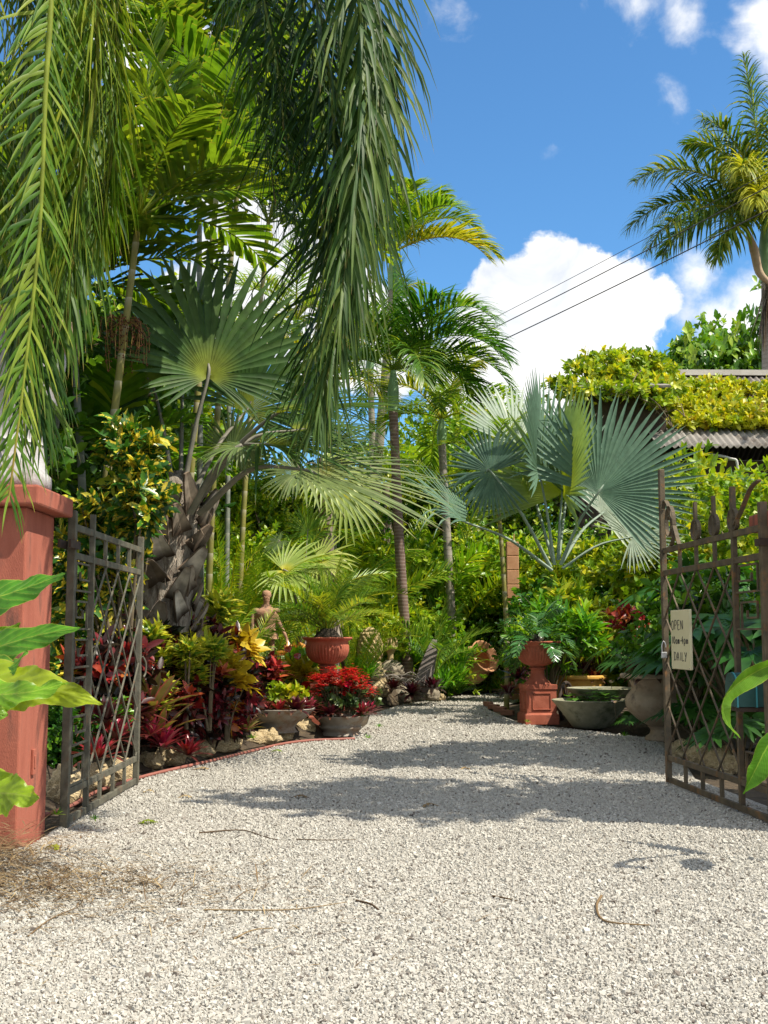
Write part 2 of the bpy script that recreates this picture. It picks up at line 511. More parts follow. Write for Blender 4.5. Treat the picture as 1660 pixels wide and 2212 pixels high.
def mat_leaf(name, stops, trans=0.35, rough=0.42, base=None, tip=None, edge=None, blotch=None, tboost=1.5, spec=0.5, vein=None, mott=0.25, streak=0.0):
    """stops: ramp over the leaf's own tone; base/tip/edge: colours of the leaf base, tip, margin; blotch: (scale, threshold, colour)"""
    m, nt, N, L = new_mat(name)
    out = N.new('ShaderNodeOutputMaterial'); at_ = N.new('ShaderNodeAttribute'); at_.attribute_name = 'Col'
    sep = N.new('ShaderNodeSeparateColor'); L(at_.outputs['Color'], sep.inputs[0])
    rp = ramp_node(N, stops); L(sep.outputs[0], rp.inputs[0])
    cur = rp.outputs[0]
    tc = N.new('ShaderNodeTexCoord')

    def mixc(fac, a, b, mode='MIX'):
        x = N.new('ShaderNodeMixRGB'); x.blend_type = mode
        if isinstance(fac, float): x.inputs[0].default_value = fac
        else: L(fac, x.inputs[0])
        L(a, x.inputs[1])
        if isinstance(b, tuple): x.inputs[2].default_value = (*b, 1)
        else: L(b, x.inputs[2])
        return x.outputs[0]

    def rng_(src, a, b, lo=0.0, hi=1.0):
        x = N.new('ShaderNodeMapRange'); x.interpolation_type = 'SMOOTHSTEP'; L(src, x.inputs['Value'])
        x.inputs['From Min'].default_value = a; x.inputs['From Max'].default_value = b
        x.inputs['To Min'].default_value = lo; x.inputs['To Max'].default_value = hi
        return x.outputs[0]
    nz = N.new('ShaderNodeTexNoise'); nz.inputs['Scale'].default_value = 9; nz.inputs['Detail'].default_value = 3
    L(tc.outputs['Object'], nz.inputs['Vector'])
    if blotch:
        b = N.new('ShaderNodeTexNoise'); b.inputs['Scale'].default_value = blotch[0]; b.inputs['Detail'].default_value = 2
        L(tc.outputs['Object'], b.inputs['Vector'])
        cur = mixc(rng_(b.outputs[0], blotch[1], blotch[1] + 0.06), cur, blotch[2])
    if base: cur = mixc(rng_(sep.outputs[1], base[1], 0.0), cur, base[0])
    if tip: cur = mixc(rng_(sep.outputs[1], tip[1], 1.0), cur, tip[0])
    if edge: cur = mixc(rng_(sep.outputs[2], edge[1], 1.0), cur, edge[0])
    if vein:
        # mid-rib and side veins
        mid = rng_(sep.outputs[2], vein[1], 0.0)
        a = N.new('ShaderNodeMath'); a.operation = 'MULTIPLY_ADD'; L(sep.outputs[2], a.inputs[0]); a.inputs[1].default_value = -0.22; L(sep.outputs[1], a.inputs[2])
        w = N.new('ShaderNodeMath'); w.operation = 'MULTIPLY'; L(a.outputs[0], w.inputs[0]); w.inputs[1].default_value = vein[2]
        f = N.new('ShaderNodeMath'); f.operation = 'PINGPONG'; L(w.outputs[0], f.inputs[0]); f.inputs[1].default_value = 0.5
        sv = rng_(f.outputs[0], 0.09, 0.0, 0, 0.55)
        mx = N.new('ShaderNodeMath'); mx.operation = 'MAXIMUM'; L(mid, mx.inputs[0]); L(sv, mx.inputs[1])
        cur = mixc(mx.outputs[0], cur, vein[0])
    v = N.new('ShaderNodeMapRange'); L(nz.outputs[0], v.inputs['Value']); v.inputs['From Min'].default_value = 0.3; v.inputs['From Max'].default_value = 0.7
    v.inputs['To Min'].default_value = 1 - mott; v.inputs['To Max'].default_value = 1 + mott
    oi = N.new('ShaderNodeObjectInfo')
    hs = N.new('ShaderNodeHueSaturation'); L(cur, hs.inputs['Color'])
    hr = N.new('ShaderNodeMapRange'); L(oi.outputs['Random'], hr.inputs['Value']); hr.inputs['To Min'].default_value = 0.488; hr.inputs['To Max'].default_value = 0.512
    L(hr.outputs[0], hs.inputs['Hue']); L(v.outputs[0], hs.inputs['Value'])
    cur = hs.outputs[0]
    p = N.new('ShaderNodeBsdfPrincipled'); L(cur, p.inputs['Base Color']); p.inputs['Roughness'].default_value = rough
    p.inputs['Specular IOR Level'].default_value = spec
    tr = N.new('ShaderNodeBsdfTranslucent')
    g = N.new('ShaderNodeMixRGB'); g.blend_type = 'MULTIPLY'; g.inputs[0].default_value = 1; L(cur, g.inputs[1]); g.inputs[2].default_value = (tboost * 1.05, tboost, tboost * 0.35, 1)
    L(g.outputs[0], tr.inputs['Color'])
    mx = N.new('ShaderNodeMixShader'); mx.inputs[0].default_value = trans
    L(p.outputs[0], mx.inputs[1]); L(tr.outputs[0], mx.inputs[2]); L(mx.outputs[0], out.inputs[0])
    return m


def mat_solid(name, c1, c2, scale=6, rough=0.8, bump=0.3, bscale=40, bdist=0.01, c3=None, stretch=None, metal=0.0, spec=0.4, ring=None, c3t=0.6, c3s=2.5, coord='Object', ringdir='Z'):
    m, nt, N, L = new_mat(name)
    out = N.new('ShaderNodeOutputMaterial'); tc = N.new('ShaderNodeTexCoord')
    vec = tc.outputs[coord]
    if stretch:
        mp = N.new('ShaderNodeMapping'); mp.inputs['Scale'].default_value = stretch; L(vec, mp.inputs['Vector']); vec = mp.outputs[0]
    n = N.new('ShaderNodeTexNoise'); n.inputs['Scale'].default_value = scale; n.inputs['Detail'].default_value = 6; n.inputs['Roughness'].default_value = .62; L(vec, n.inputs['Vector'])
    r = ramp_node(N, [(0.33, c1), (0.67, c2)]); L(n.outputs[0], r.inputs[0]); cur = r.outputs[0]
    if c3:
        n3 = N.new('ShaderNodeTexNoise'); n3.inputs['Scale'].default_value = c3s; n3.inputs['Detail'].default_value = 7; n3.inputs['Roughness'].default_value = .7; L(vec, n3.inputs['Vector'])
        mr = N.new('ShaderNodeMapRange'); L(n3.outputs[0], mr.inputs['Value']); mr.inputs['From Min'].default_value = c3t - .04; mr.inputs['From Max'].default_value = c3t + .1
        mm = N.new('ShaderNodeMixRGB'); L(mr.outputs[0], mm.inputs[0]); L(cur, mm.inputs[1]); mm.inputs[2].default_value = (*c3, 1); cur = mm.outputs[0]
    bh = N.new('ShaderNodeTexNoise'); bh.inputs['Scale'].default_value = bscale; bh.inputs['Detail'].default_value = 5; L(vec, bh.inputs['Vector'])
    hgt = bh.outputs[0]
    if ring:
        w = N.new('ShaderNodeTexWave'); w.bands_direction = ringdir; w.wave_profile = 'SAW'; w.inputs['Scale'].default_value = ring[0]; w.inputs['Distortion'].default_value = 1.2; w.inputs['Detail'].default_value = 2
        L(tc.outputs['Object'], w.inputs['Vector'])
        pw = N.new('ShaderNodeMath'); pw.operation = 'POWER'; L(w.outputs['Fac'], pw.inputs[0]); pw.inputs[1].default_value = 5
        mm = N.new('ShaderNodeMixRGB'); L(pw.outputs[0], mm.inputs[0]); L(cur, mm.inputs[1]); mm.inputs[2].default_value = (*ring[1], 1); cur = mm.outputs[0]
        ad = N.new('ShaderNodeMath'); ad.operation = 'ADD'; L(hgt, ad.inputs[0]); L(w.outputs['Fac'], ad.inputs[1]); hgt = ad.outputs[0]
    b = N.new('ShaderNodeBump'); b.inputs['Strength'].default_value = bump; b.inputs['Distance'].default_value = bdist; L(hgt, b.inputs['Height'])
    p = N.new('ShaderNodeBsdfPrincipled'); L(cur, p.inputs['Base Color']); p.inputs['Roughness'].default_value = rough; p.inputs['Metallic'].default_value = metal
    p.inputs['Specular IOR Level'].default_value = spec
    L(b.outputs[0], p.inputs['Normal']); L(p.outputs[0], out.inputs[0])
    return m


def mat_gravel():
    m, nt, N, L = new_mat('gravel')
    out = N.new('ShaderNodeOutputMaterial'); tc = N.new('ShaderNodeTexCoord')
    vo = N.new('ShaderNodeTexVoronoi'); vo.inputs['Scale'].default_value = 58; L(tc.outputs['Object'], vo.inputs['Vector'])
    sp = N.new('ShaderNodeSeparateColor'); L(vo.outputs['Color'], sp.inputs[0])
    r = ramp_node(N, [(0.0, (.13, .11, .09)), (0.07, (.24, .215, .185)), (0.2, (.37, .35, .305)), (0.6, (.435, .415, .365)), (1.0, (.52, .50, .45))]); L(sp.outputs[0], r.inputs[0])
    gap = N.new('ShaderNodeMapRange'); L(vo.outputs['Distance'], gap.inputs['Value']); gap.inputs['From Min'].default_value = 0.42; gap.inputs['From Max'].default_value = 0.75
    mm = N.new('ShaderNodeMixRGB'); L(gap.outputs[0], mm.inputs[0]); L(r.outputs[0], mm.inputs[1]); mm.inputs[2].default_value = (.27, .25, .22, 1)
    nz = N.new('ShaderNodeTexNoise'); nz.inputs['Scale'].default_value = 0.7; nz.inputs['Detail'].default_value = 5; L(tc.outputs['Object'], nz.inputs['Vector'])
    mr = N.new('ShaderNodeMapRange'); L(nz.outputs[0], mr.inputs['Value']); mr.inputs['From Min'].default_value = .54; mr.inputs['From Max'].default_value = .75; mr.inputs['To Max'].default_value = .35
    m2 = N.new('ShaderNodeMixRGB'); L(mr.outputs[0], m2.inputs[0]); L(mm.outputs[0], m2.inputs[1]); m2.inputs[2].default_value = (.27, .235, .19, 1)
    iv = N.new('ShaderNodeMath'); iv.operation = 'SUBTRACT'; iv.inputs[0].default_value = 1; L(vo.outputs['Distance'], iv.inputs[1])
    b = N.new('ShaderNodeBump'); b.inputs['Strength'].default_value = .9; b.inputs['Distance'].default_value = .012; L(iv.outputs[0], b.inputs['Height'])
    p = N.new('ShaderNodeBsdfPrincipled'); L(m2.outputs[0], p.inputs['Base Color']); p.inputs['Roughness'].default_value = .9; p.inputs['Specular IOR Level'].default_value = .2
    L(b.outputs[0], p.inputs['Normal']); L(p.outputs[0], out.inputs[0])
    return m


def mat_attr(name, stops, rough=0.85, spec=.25):
    m, nt, N, L = new_mat(name)
    out = N.new('ShaderNodeOutputMaterial'); a = N.new('ShaderNodeAttribute'); a.attribute_name = 'Col'
    s = N.new('ShaderNodeSeparateColor'); L(a.outputs['Color'], s.inputs[0]); r = ramp_node(N, stops); L(s.outputs[0], r.inputs[0])
    p = N.new('ShaderNodeBsdfPrincipled'); L(r.outputs[0], p.inputs['Base Color']); p.inputs['Roughness'].default_value = rough; p.inputs['Specular IOR Level'].default_value = spec
    L(p.outputs[0], out.inputs[0]); return m


M = {}
M['gravel'] = mat_gravel()
M['stones'] = mat_attr('gravel_stones', [(0.0, (.11, .09, .075)), (0.05, (.20, .175, .15)), (0.11, (.38, .36, .32)), (0.6, (.445, .425, .375)), (1.0, (.53, .51, .46))])
M['soil'] = mat_solid('soil', (.035, .026, .018), (.09, .065, .04), 5, .95, .8, 30, .03, c3=(.15, .11, .06), c3t=.58, c3s=9)
M['straw'] = mat_attr('straw', [(0, (.055, .032, .018)), (.5, (.17, .11, .055)), (1, (.36, .27, .14))])
M['red'] = mat_solid('red_render', (.31, .088, .055), (.44, .14, .09), 2.0, .88, .6, 70, .006, c3=(.17, .07, .05), c3t=.575, c3s=2.0, stretch=(3, 3, .8))
M['terra'] = mat_solid('terracotta', (.30, .075, .04), (.45, .135, .08), 5, .85, .4, 60, .006, c3=(.19, .065, .045), c3t=.58, c3s=4)
M['terra_pale'] = mat_solid('pale_terracotta', (.46, .22, .11), (.58, .31, .17), 6, .85, .3, 50, .008, c3=(.28, .15, .09), c3t=.62, c3s=5)
M['ochre'] = mat_solid('ochre_clay', (.36, .23, .085), (.47, .31, .12), 5, .7, .2, 50, .006, c3=(.2, .14, .07), c3t=.6)
M['yellow_pot'] = mat_solid('yellow_pot', (.55, .30, .05), (.66, .38, .08), 5, .6, .15, 50, .005)
M['white'] = mat_solid('white_stone', (.38, .37, .39), (.52, .51, .52), 3, .85, .4, 50, .008, c3=(.20, .18, .16), c3t=.56, c3s=2.2)
M['tan'] = mat_solid('tan_stone', (.36, .25, .16), (.46, .34, .23), 6, .85, .2, 50, .006)
M['bowl'] = mat_solid('weathered_concrete', (.24, .215, .18), (.36, .335, .29), 5, .85, .35, 60, .006, c3=(.22, .115, .055), c3t=.57, c3s=3.2)
M['mossbowl'] = mat_solid('mossy_concrete', (.21, .20, .13), (.32, .31, .22), 5, .85, .35, 60, .006, c3=(.10, .105, .055), c3t=.56, c3s=3)
M['urn'] = mat_solid('old_stone', (.34, .25, .165), (.47, .37, .26), 5, .85, .45, 50, .008, c3=(.15, .115, .08), c3t=.55, c3s=4)
M['finial'] = mat_solid('buff_stone', (.40, .29, .14), (.52, .40, .22), 6, .9, .4, 60, .008, c3=(.20, .17, .10), c3t=.6)
M['limestone'] = mat_solid('limestone', (.46, .34, .17), (.64, .52, .32), 2.4, .92, .8, 9, .05, c3=(.26, .18, .10), c3t=.58, c3s=3.0)
M['greyrock'] = mat_solid('grey_rock', (.21, .175, .125), (.32, .28, .21), 2.4, .92, .6, 9, .03, c3=(.10, .08, .06), c3t=.54, c3s=3.0)
M['slate'] = mat_solid('weathered_slab', (.16, .135, .125), (.24, .21, .19), 2.5, .9, .5, 25, .015, stretch=(2, 2, .9), c3=(.10, .085, .08), c3t=.6, c3s=4)
M['bricks'] = mat_solid('old_brick', (.25, .11, .07), (.36, .17, .11), 6, .9, .5, 40, .01)
M['iron'] = mat_solid('weathered_iron', (.07, .066, .048), (.15, .142, .105), 9, .75, .5, 60, .004, c3=(.17, .085, .04), c3t=.60, c3s=8)
M['rust'] = mat_solid('rusty_iron', (.065, .052, .034), (.145, .11, .065), 9, .75, .5, 60, .004, c3=(.24, .115, .04), c3t=.58, c3s=8)
M['hose'] = mat_solid('hose_red', (.26, .095, .07), (.34, .13, .10), 9, .6, .1, 60, .002)
M['bark'] = mat_solid('palm_bark', (.17, .13, .10), (.29, .235, .19), 7, .9, .5, 40, .012, ring=(3.2, (.11, .085, .07)))
M['barkgrey'] = mat_solid('royal_bark', (.27, .235, .20), (.36, .32, .28), 5, .9, .4, 40, .012, ring=(2.2, (.20, .17, .14)))
M['barkred'] = mat_solid('ringed_bark', (.155, .095, .075), (.235, .155, .125), 6, .85, .4, 40, .01, ring=(4.4, (.36, .29, .25)))
M['shag'] = mat_solid('shaggy_bark', (.16, .115, .085), (.36, .295, .24), 4, .95, .9, 18, .04, stretch=(5, 5, .6))
M['boot'] = mat_solid('leaf_base', (.15, .12, .095), (.44, .385, .32), 5, .9, .9, 30, .02, c3=(.07, .045, .03), c3t=.54, c3s=4, stretch=(4, 4, .9))
M['cane'] = mat_solid('green_cane', (.17, .17, .035), (.27, .235, .06), 4, .55, .2, 40, .006, ring=(1.05, (.42, .38, .27)))
M['canegrey'] = mat_solid('grey_cane', (.13, .15, .12), (.22, .24, .20), 4, .6, .2, 40, .006, ring=(1.3, (.32, .32, .26)))
M['shaft'] = mat_solid('crownshaft', (.17, .30, .14), (.25, .40, .19), 3, .5, .1, 30, .004)
M['wood'] = mat_solid('dry_wood', (.24, .21, .18), (.42, .38, .34), 5, .9, .7, 30, .015, stretch=(6, 6, .7), c3=(.10, .08, .06), c3t=.58)
M['darkwood'] = mat_solid('dark_wood', (.03, .02, .015), (.075, .05, .035), 5, .8, .5, 30, .01)
M['stem'] = mat_solid('woody_stem', (.10, .075, .045), (.19, .15, .09), 8, .9, .3, 40, .006)
M['petiole'] = mat_solid('petiole', (.16, .155, .115), (.27, .25, .20), 4, .7, .25, 40, .005)
M['petblue'] = mat_solid('blue_petiole', (.20, .27, .21), (.30, .37, .29), 4, .65, .2, 40, .005)
M['wall'] = mat_solid('old_wall', (.36, .345, .29), (.50, .48, .42), 2, .9, .3, 30, .01, c3=(.22, .20, .16), c3t=.58)
M['tin'] = mat_solid('weathered_roofing', (.19, .175, .155), (.34, .31, .28), 1.3, .85, .3, 30, .01, c3=(.13, .105, .085), c3t=.54, c3s=1.6)
M['ridge'] = mat_solid('ridge_cap', (.42, .38, .33), (.56, .52, .47), 2, .8, .3, 30, .01)
M['pipe'] = mat_solid('pale_pipe', (.45, .44, .40), (.55, .54, .50), 4, .5, .1, 30, .004)
M['sign'] = mat_solid('cream_board', (.66, .60, .36), (.74, .68, .44), 3, .7, .15, 60, .003, c3=(.50, .44, .26), c3t=.66)
M['ink'] = mat_solid('ink', (.03, .03, .03), (.06, .055, .05), 30, .7, .1, 60, .001)
M['teal'] = mat_solid('teal_paint', (.012, .062, .055), (.025, .095, .085), 5, .5, .1, 50, .003)
M['tealtrim'] = mat_solid('teal_trim', (.05, .28, .32), (.07, .34, .38), 5, .4, .1, 50, .003)
M['steel'] = mat_solid('steel', (.45, .45, .46), (.6, .6, .6), 5, .35, .1, 50, .002, metal=.8)
M['wire'] = mat_solid('wire', (.03, .03, .035), (.05, .05, .055), 5, .7, .1, 50, .002)
M['berry'] = mat_attr('berries', [(0, (.045, .015, .012)), (.6, (.16, .045, .02)), (1, (.30, .20, .05))], .5)
M['statue'] = mat_solid('statue_clay', (.30, .155, .09), (.45, .265, .165), 9, .9, .6, 45, .015, c3=(.16, .10, .07), c3t=.54, c3s=7)
M['fibre'] = mat_solid('fibre', (.02, .016, .012), (.06, .045, .03), 20, .95, .8, 60, .02)
M['water'] = mat_solid('pond_water', (.015, .03, .012), (.03, .05, .02), 3, .08, .05, 20, .002)

M['hang'] = mat_leaf('hanging_leaflet', [(0, (.014, .048, .009)), (.5, (.042, .105, .016)), (1, (.20, .28, .05))], .34, .50, tip=((.30, .23, .08), .90), spec=.28)  # leaflet green darkened in the colour, for fronds seen from their shaded side
M['hang_lit'] = mat_leaf('lit_yellowing_leaflet', [(0, (.035, .09, .010)), (.45, (.10, .19, .018)), (1, (.36, .39, .055))], .38, .48, tip=((.40, .27, .08), .86), spec=.3)  # brighter copy of the leaflet colour for sunlit fronds, with yellowing
M['cane_leaf'] = mat_leaf('cane_palm_leaf', [(0, (.05, .12, .012)), (.5, (.12, .21, .018)), (1, (.24, .30, .022))], .44, .38, tip=((.20, .20, .04), .95), tboost=1.7)
M['green_palm'] = mat_leaf('green_palm_leaf', [(0, (.025, .09, .012)), (.5, (.07, .18, .02)), (1, (.24, .34, .035))], .34, .35, spec=.5)
M['yellow_palm'] = mat_leaf('yellow_palm_leaf', [(0, (.10, .20, .02)), (.5, (.32, .34, .03)), (1, (.60, .50, .04))], .35, .4)
M['mid_palm'] = mat_leaf('mid_palm_leaf', [(0, (.06, .15, .015)), (.5, (.17, .29, .025)), (1, (.42, .46, .04))], .38, .36)
M['royal'] = mat_leaf('royal_palm_leaf', [(0, (.025, .08, .010)), (.5, (.10, .185, .018)), (1, (.48, .46, .05))], .32, .40, spec=.4)
M['areca'] = mat_leaf('areca_leaf', [(0, (.09, .22, .012)), (.5, (.22, .37, .02)), (1, (.52, .52, .03))], .4, .36)
M['latania'] = mat_leaf('fan_leaf', [(0, (.022, .058, .012)), (.5, (.042, .10, .020)), (1, (.10, .17, .035))], .26, .55, base=((.22, .26, .025), .34), tip=((.24, .19, .07), .92), mott=.25, spec=.25)
M['latania_pale'] = mat_leaf('pale_fan_leaf', [(0, (.06, .10, .035)), (.5, (.13, .19, .06)), (1, (.26, .31, .12))], .28, .45, tip=((.30, .24, .12), .9), mott=.2)
M['blue'] = mat_leaf('blue_fan_leaf', [(0, (.065, .13, .09)), (.5, (.10, .18, .125)), (1, (.16, .25, .175))], .14, .55, tip=((.30, .27, .15), .94), mott=.18, spec=.25)
M['blue_yellow'] = mat_leaf('yellowing_blue_fan', [(0, (.16, .25, .13)), (.5, (.20, .29, .13)), (1, (.25, .34, .13))], .34, .45, base=((.42, .46, .025), .7), mott=.1)
M['blue_pale'] = mat_leaf('pale_blue_fan', [(0, (.22, .30, .22)), (.5, (.30, .37, .28)), (1, (.38, .45, .34))], .16, .45, mott=.1)
M['lime_fan'] = mat_leaf('lime_fan_leaf', [(0, (.20, .30, .05)), (.5, (.34, .42, .09)), (1, (.52, .56, .18))], .3, .4, base=((.62, .52, .03), .25), mott=.12)
M['croton_y'] = mat_leaf('variegated_croton', [(0, (.012, .055, .010)), (.5, (.035, .13, .014)), (.8, (.09, .22, .02)), (1, (.50, .44, .04))], .24, .32, blotch=(14, .535, (.66, .53, .05)), spec=.5)
M['croton_r'] = mat_leaf('dark_red_croton', [(0, (.012, .020, .010)), (.4, (.03, .012, .010)), (.62, (.15, .012, .016)), (.85, (.36, .03, .025)), (1, (.48, .16, .04))], .16, .32, spec=.5)
M['croton_g'] = mat_leaf('green_croton', [(0, (.05, .15, .02)), (.45, (.15, .29, .025)), (1, (.50, .52, .05))], .28, .34, tip=((.52, .48, .05), .55), blotch=(20, .56, (.50, .48, .05)), spec=.4)
M['croton_o'] = mat_leaf('orange_croton', [(0, (.06, .05, .02)), (.3, (.20, .06, .025)), (.6, (.50, .16, .03)), (1, (.62, .40, .06))], .22, .32, spec=.55)
M['croton_yel'] = mat_leaf('yellow_croton', [(0, (.28, .24, .02)), (.5, (.52, .40, .03)), (1, (.66, .54, .05))], .3, .35)
M['brom_red'] = mat_leaf('red_bromeliad', [(0, (.40, .02, .07)), (.5, (.24, .022, .04)), (1, (.10, .03, .025))], .16, .3, spec=.6)
M['brom_dark'] = mat_leaf('dark_bromeliad', [(0, (.16, .01, .03)), (.5, (.06, .012, .018)), (1, (.03, .016, .012))], .1, .28, spec=.7, tip=((.20, .09, .05), .7))
M['brom_big'] = mat_leaf('striped_bromeliad', [(0, (.22, .05, .06)), (.5, (.20, .16, .05)), (1, (.20, .25, .05))], .2, .32, edge=((.42, .10, .10), .55))
M['hedge'] = mat_leaf('hedge_leaf', [(0, (.05, .14, .010)), (.4, (.16, .31, .015)), (1, (.46, .50, .03))], .36, .38)
M['dark_hedge'] = mat_leaf('dark_glossy_leaf', [(0, (.018, .07, .010)), (.5, (.055, .165, .014)), (1, (.19, .34, .02))], .29, .32, spec=.45)
M['vine'] = mat_leaf('vine_leaf', [(0, (.12, .24, .012)), (.4, (.36, .42, .015)), (.85, (.56, .52, .02)), (1, (.50, .36, .03))], .3, .45)
M['vine_g'] = mat_leaf('green_vine_leaf', [(0, (.09, .20, .012)), (.5, (.27, .39, .02)), (1, (.60, .54, .03))], .34, .4)
M['bright_tree'] = mat_leaf('bright_tree_leaf', [(0, (.03, .11, .010)), (.5, (.12, .30, .018)), (1, (.34, .46, .04))], .34, .35)
M['strap'] = mat_leaf('strap_leaf', [(0, (.05, .17, .012)), (.5, (.14, .33, .018)), (1, (.38, .50, .03))], .36, .33)
M['cycad'] = mat_leaf('cycad_leaf', [(0, (.018, .07, .016)), (.5, (.04, .13, .025)), (1, (.10, .22, .05))], .2, .26, spec=.7)
M['philo'] = mat_leaf('philodendron_leaf', [(0, (.014, .06, .010)), (.5, (.03, .11, .014)), (1, (.07, .19, .02))], .27, .42, spec=.3)
M['elephant'] = mat_leaf('elephant_leaf', [(0, (.045, .17, .012)), (.5, (.10, .26, .015)), (1, (.34, .43, .02))], .38, .40, vein=((.28, .38, .05), .06, 9.0), edge=((.36, .40, .06), .94), blotch=(7, .70, (.30, .30, .03)), spec=.4, mott=.35)
M['ginger'] = mat_leaf('ginger_leaf', [(0, (.05, .17, .010)), (1, (.10, .25, .018))], .45, .5, vein=((.22, .36, .05), .08, 30.0), edge=((.24, .34, .05), .93), spec=.25, mott=.25)
M['lily'] = mat_leaf('pond_leaf', [(0, (.03, .12, .015)), (1, (.10, .26, .03))], .2, .3, spec=.5)
M['weed'] = mat_leaf('pond_weed', [(0, (.14, .22, .02)), (1, (.36, .42, .04))], .2, .4)
M['succ'] = mat_leaf('succulent_leaf', [(0, (.05, .10, .03)), (.6, (.10, .17, .05)), (1, (.17, .24, .08))], .12, .4)
M['flower'] = mat_leaf('red_flower', [(0, (.50, .012, .012)), (.6, (.62, .03, .02)), (1, (.66, .10, .03))], .2, .5, tboost=1.1)
M['anth'] = mat_leaf('anthurium', [(0, (.45, .01, .03)), (1, (.62, .03, .04))], .12, .18, tboost=1.0, spec=.8)
M['pink'] = mat_leaf('pale_petal', [(0, (.65, .40, .45)), (1, (.75, .68, .72))], .25, .5, tboost=1.0)
M['boot_plate'] = mat_leaf('leaf_base_plate', [(0, (.13, .10, .075)), (.3, (.25, .205, .16)), (.7, (.42, .37, .31)), (1, (.60, .55, .48))], .02, .9, base=((.05, .034, .024), .45), tip=((.20, .15, .11), .86), edge=((.16, .12, .09), .86), spec=.1, mott=.4)
M['dead'] = mat_leaf('dead_leaf', [(0, (.12, .085, .06)), (.5, (.24, .19, .145)), (1, (.38, .32, .26))], .15, .8, spec=.1)
M['shade_tree'] = mat_leaf('shade_tree_leaf', [(0, (.03, .09, .012)), (1, (.09, .19, .02))], .25, .4)


# ------------------------------------------------------------------ ground, drive, gravel, beds
def poly_mesh(name, pts, z, mat):
    bm = bmesh.new()
    vs = [bm.verts.new((p[0], p[1], z)) for p in pts]
    f = bm.faces.new(vs)
    if f.normal.z < 0: f.normal_flip()
    bmesh.ops.triangulate(bm, faces=[f])
    me = bpy.data.meshes.new(name); bm.to_mesh(me); bm.free(); me.materials.append(mat)
    o = bpy.data.objects.new(name, me); C.objects.link(o); return o


g = MB(); g.add([(-600, -60, -.03), (600, -60, -.03), (600, 900, -.03), (-600, 900, -.03)], [(0, 1, 2, 3)])
tag(g.build('ground', M['soil']), kind='structure')

LEFT_EDGE = [(-2.20, 7.35), (-2.28, 9.2), (-2.27, 10.9), (-1.85, 12.2), (-1.29, 14.05), (-.42, 15.05), (-.25, 17.5), (-.23, 19.5), (.26, 22.0), (1.3, 25.0), (2.4, 26.6)]
RIGHT_EDGE = [(9.0, 27.2), (9.0, 29.8), (6.0, 29.6)]
drive = [(-6, -2), (6, -2), (6, 6.2), (3.1, 7.2), (2.95, 9.0), (2.85, 10.8), (3.15, 12.4), (3.5, 14.9), (2.6, 16.6), (2.05, 17.5), (1.85, 20.8), (3.0, 24.2), (5.4, 26.4), (9, 27.0), (9, 29.6), (5, 29.4)] + LEFT_EDGE[::-1] + [(-6, 6.6)]
tag(poly_mesh('gravel_drive', drive, 0.0, M['gravel']), kind='structure')


def gravel_stones():
    n = 1500000
    y = 3.0 + 23.5 * rng.random(n) ** 1.6; x = rng.uniform(-1, 1, n) * (0.36 * y + 0.6)
    wdt = 0.36 * y + 0.6
    dens = np.interp(y, [3, 5, 7, 9, 12, 16, 20, 26], [13000, 11000, 6200, 3600, 1900, 850, 420, 260])      # stones per square metre
    pdf = (1 / 1.6) * ((y - 3.0) / 23.5 + 1e-5) ** (1 / 1.6 - 1) / 23.5
    keep = rng.random(n) < dens * 2 * wdt / (n * pdf)
    keep &= (x < np.interp(y, [3, 6.8, 7.4, 10.6, 12.4, 14.9, 16.6, 17.5, 20.8, 24.2, 26.4], [9, 9, 2.95, 2.8, 3.1, 3.4, 2.55, 2.0, 1.8, 2.9, 5.0]))
    keep &= (x > np.interp(y, [3, 7.1, 7.3, 9.2, 10.9, 12.2, 14.05, 15.05, 17.5, 19.5, 22, 25, 26.6], [-9, -9, -2.2, -2.2, -2.2, -1.8, -1.22, -.38, -.2, -.2, .3, 1.35, 2.45]))
    x, y = x[keep], y[keep]; n = len(x)
    cube = A([(sx, sy, sz) for sz in (-1, 1) for sy in (-1, 1) for sx in (-1, 1)]) * 0.62
    v = cube[None] * (1 + rng.normal(0, .30, (n, 8, 3)))
    v[:, 4:, :2] *= rng.uniform(.55, 1.0, (n, 1, 1))
    s = rng.gamma(6, 1 / 6, n) * 0.0060 * np.interp(y, [3, 9, 15, 26], [1, 1.15, 1.6, 2.2])
    v = v * s[:, None, None] * rng.uniform(.75, 1.3, (n, 1, 3))
    a, b = rng.uniform(0, 6.28, n), rng.normal(0, .5, n)
    ca, sa, cb, sb = np.cos(a), np.sin(a), np.cos(b), np.sin(b)
    X, Y, Z = v[..., 0], v[..., 1], v[..., 2]
    Y, Z = Y * cb[:, None] - Z * sb[:, None], Y * sb[:, None] + Z * cb[:, None]
    X, Y = X * ca[:, None] - Y * sa[:, None], X * sa[:, None] + Y * ca[:, None]
    z0 = rng.uniform(0.001, 0.008, n)
    V = np.stack([X + x[:, None], Y + y[:, None], Z + z0[:, None]], -1)
    q = A([(0, 2, 3, 1), (4, 5, 7, 6), (0, 1, 5, 4), (1, 3, 7, 5), (3, 2, 6, 7), (2, 0, 4, 6)]).astype(int)
    F = (np.arange(n) * 8)[:, None, None] + q[None]
    tone = rng.beta(2.2, 1.8, n)
    dk = rng.random(n) < .045; tone[dk] = rng.uniform(0, .08, dk.sum())
    K = np.repeat(np.stack([tone, tone, tone], -1)[:, None], 8, 1)
    mb = MB(); mb.add(V.reshape(-1, 3), F.reshape(-1, 4), K.reshape(-1, 3))
    tag(mb.build('gravel', M['stones'], smooth=False), kind='stuff')


gravel_stones()


